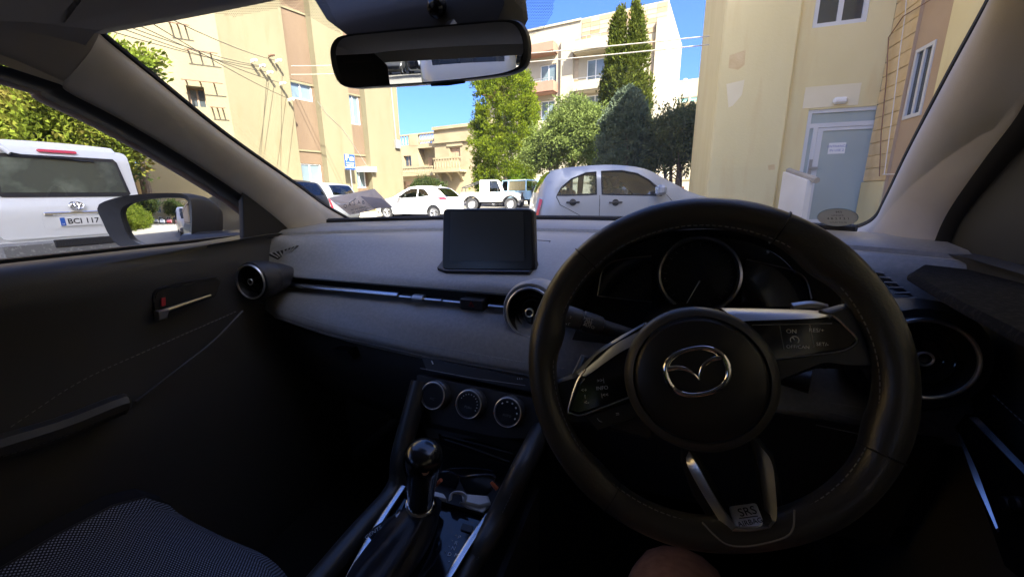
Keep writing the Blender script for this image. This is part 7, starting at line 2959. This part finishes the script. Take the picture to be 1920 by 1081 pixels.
# sunglasses in the pocket
M_frame = mat('navy_frame', (0.018, 0.020, 0.030), 0.25, coat=0.5)
M_lens = mat('dark_lens', (0.03, 0.032, 0.034), 0.12, spec=0.7)
M_orange = mat('orange_plastic', (0.62, 0.15, 0.05), 0.45)
gl = [at(x, y, Y=0.548) for x, y in ((818, 888), (842, 884), (858, 893), (857, 908), (845, 922), (826, 920), (816, 905))]
g2 = [at(x, y, Y=0.535) for x, y in ((868, 894), (926, 890), (922, 915), (905, 930), (890, 932), (876, 922), (868, 908))]
r = thing('sunglasses', 'dark sunglasses with orange tips lying in the console pocket', 'sunglasses', (gl[4] + g2[3]) / 2)
for L_ in (gl, g2):
    S_ = spline(L_, 4, closed=True)
    mb = MB()
    mb.tube(S_, 0.0019, 6, closed=True)
    fr_ = mb.build('rim', M_frame, r)
    plate('lens', S_, (0, -0.9, 0.4), -0.0004, 0.0004, M_lens, fr_, smooth=False)
mb = MB()
mb.tube(spline([gl[2], (gl[2] + g2[0]) / 2 + Vector((0, 0, 0.003)), g2[0]], 4), 0.002, 6)
mb.build('bridge', M_frame, r)
mb = MB()
mb.tube(spline([gl[0], at(850, 878, Y=0.585), at(915, 880, Y=0.58), g2[1]], 5), 0.002, 6)
mb.build('temple', M_frame, r)
for (a, b_) in (((817, 909), (827, 899)), ((921, 903), (932, 916))):
    mb = MB()
    mb.tube([at(*a, Y=0.525), at(*b_, Y=0.525)], [0.003, 0.0036], 8)
    mb.build('temple_tip', M_orange, r)

# white charger and folded tissue in the tray
M_cw = mat('white_plastic', (0.66, 0.66, 0.64), 0.5)
p1, p2, p3 = at(808, 924, Z=0.695), at(842, 934, Z=0.70), at(868, 940, Z=0.70)
r = thing('charging_cable', 'coiled white charging cable lying in the tray below the sunglasses', 'cable', p2)
for k in range(7):
    mb = MB()
    o_ = Vector((0.0012 * k, -0.001 * k, 0.0016 * k))
    mb.tube(spline([at(842, 938, Z=0.69) + o_, at(846, 925, Z=0.70) + o_, at(862, 924, Z=0.704) + o_, at(871, 932, Z=0.70) + o_, at(868, 942, Z=0.69) + o_], 5), 0.0014, 6)
    mb.build('cable_loop', M_cw, r)
plate('plug', rpoly([at(x, y, Z=0.692) for x, y in ((808, 922), (832, 928), (838, 938), (812, 932))], 0.003), (0, 0, 1), -0.004, 0.004, M_cw, r, 0.001)
r = thing('folded_tissue', 'folded white paper tissue at the right of the console tray', 'tissue', at(895, 948, Z=0.69))
plate('tissue_layer', [at(x, y, Z=0.690) for x, y in ((866, 930), (916, 934), (920, 946), (900, 952), (868, 944))], (0, 0, 1), 0, 0.006, M_cw, r, 0.002)
plate('tissue_layer', [at(x, y, Z=0.684) for x, y in ((862, 943), (905, 950), (918, 949), (905, 963), (880, 955))], (0, 0, 1), 0, 0.004, M_cw, r, 0.001)

# lanyard round the gear lever
M_strap = mat('black_strap', (0.012, 0.012, 0.014), 0.55)
r = thing('lanyard', 'black lanyard with pale lettering looped around the gear lever', 'lanyard', kb)
mb = MB()
rings = []
for k in range(33):
    a = 2 * math.pi * k / 32
    c_ = kb - kax * 0.012
    d = u_ * 0 + Vector((math.cos(a), math.sin(a), 0.12 * math.sin(a)))
    rings.append([c_ + d * 0.027 + Vector((0, 0, 0.010)), c_ + d * 0.0285, c_ + d * 0.027 - Vector((0, 0, 0.010)), c_ + d * 0.0255])
mb.loft(rings, True, False)
mb.build('strap_loop', M_strap, r)
sp0 = [kb - kax * 0.012 + Vector((-0.026, -0.01, 0)), at(750, 968, Z=0.705), at(722, 985, Z=0.70), at(700, 1000, Z=0.69), at(684, 1016, Z=0.675)]
S_ = spline(sp0, 6)
mb = MB()
mb.tube(S_, 0.0085, 8, flat=0.28, up=Vector((0.3, -0.3, 1)).normalized())
mb.build('strap_tail', M_strap, r)
mb = MB()
mb.tube([at(742, 972, Z=0.712), at(754, 965, Z=0.712)], 0.0075, 8)
mb.build('strap_clasp', M_satingrey, r)
fr0 = kb - kax * 0.012
for (ang, s) in ((-1.95, 'GEN'), (-0.85, 'TEAM')):
    d = Vector((math.cos(ang), math.sin(ang), 0))
    text('lettering', s, 0.0125 if s == 'GEN' else 0.008, frame_at(fr0 + d * 0.0292, Vector((-math.sin(ang), math.cos(ang), 0)), (0, 0, 1)), M_mark, r)
text('lettering', 'GENTS', 0.009, frame_at(at(700, 997, Z=0.698), at(715, 988, Z=0.70) - at(690, 1006, Z=0.69), (0.3, 0.9, 0.5)), M_mark, r)

# the driver: only a bare knee shows below the steering wheel
M_skin = mat('skin', (0.40, 0.20, 0.115), 0.6, col2=(0.30, 0.135, 0.075), vs=70, bump=0.5, bs=220)
M_shorts = mat('dark_shorts', (0.02, 0.02, 0.025), 0.95)
r = thing('person', 'seated driver in dark shorts, one bare knee showing under the steering wheel', 'person', (0.37, -0.15, 0.26))
kn_ = at(1272, 1085, D=0.470)
me = bpy.data.meshes.new('body')
J = [(0.40, -0.22, 0.74), (0.32, -0.18, 0.72), (0.315, 0.02, 0.745), tuple(kn_ + Vector((0, -0.015, -0.01))), tuple(kn_ + Vector((0.01, 0.035, -0.045))), (kn_.x + 0.02, 0.50, 0.50), (kn_.x + 0.03, 0.53, 0.33),
     (kn_.x + 0.03, 0.64, 0.295), (0.49, -0.18, 0.72), (0.50, 0.02, 0.73), (0.53, 0.30, 0.70), (0.53, 0.36, 0.66), (0.52, 0.50, 0.48), (0.52, 0.53, 0.33), (0.52, 0.64, 0.295),
     (0.40, -0.28, 0.90), (0.40, -0.33, 1.05)]
RJ = [0.15, 0.105, 0.092, 0.078, 0.068, 0.055, 0.036, 0.032, 0.105, 0.088, 0.064, 0.058, 0.052, 0.036, 0.032, 0.14, 0.15]
ED = [(0, 1), (1, 2), (2, 3), (3, 4), (4, 5), (5, 6), (6, 7), (0, 8), (8, 9), (9, 10), (10, 11), (11, 12), (12, 13), (13, 14), (0, 15), (15, 16)]
me.from_pydata(J, ED, [])
me.materials.append(M_skin)
body = link('body', me, r)
sk = body.modifiers.new('skin', 'SKIN')
for i, rr in enumerate(RJ):
    me.skin_vertices[0].data[i].radius = (rr, rr)
    me.skin_vertices[0].data[i].use_root = i == 0
sk.use_smooth_shade = True
sb = body.modifiers.new('sub', 'SUBSURF')
sb.levels = sb.render_levels = 2
for x0, y1_ in ((0.315, 0.16), (0.50, 0.14)):
    mb = MB()
    mb.lathe([(0.118, 0), (0.112, 0.15), (0.105, 0.30), (0.100, 0.31)], (x0, -0.20, 0.725), (0, 1, 0.05), 24, caps=False)
    mb.build('shorts', M_shorts, r)
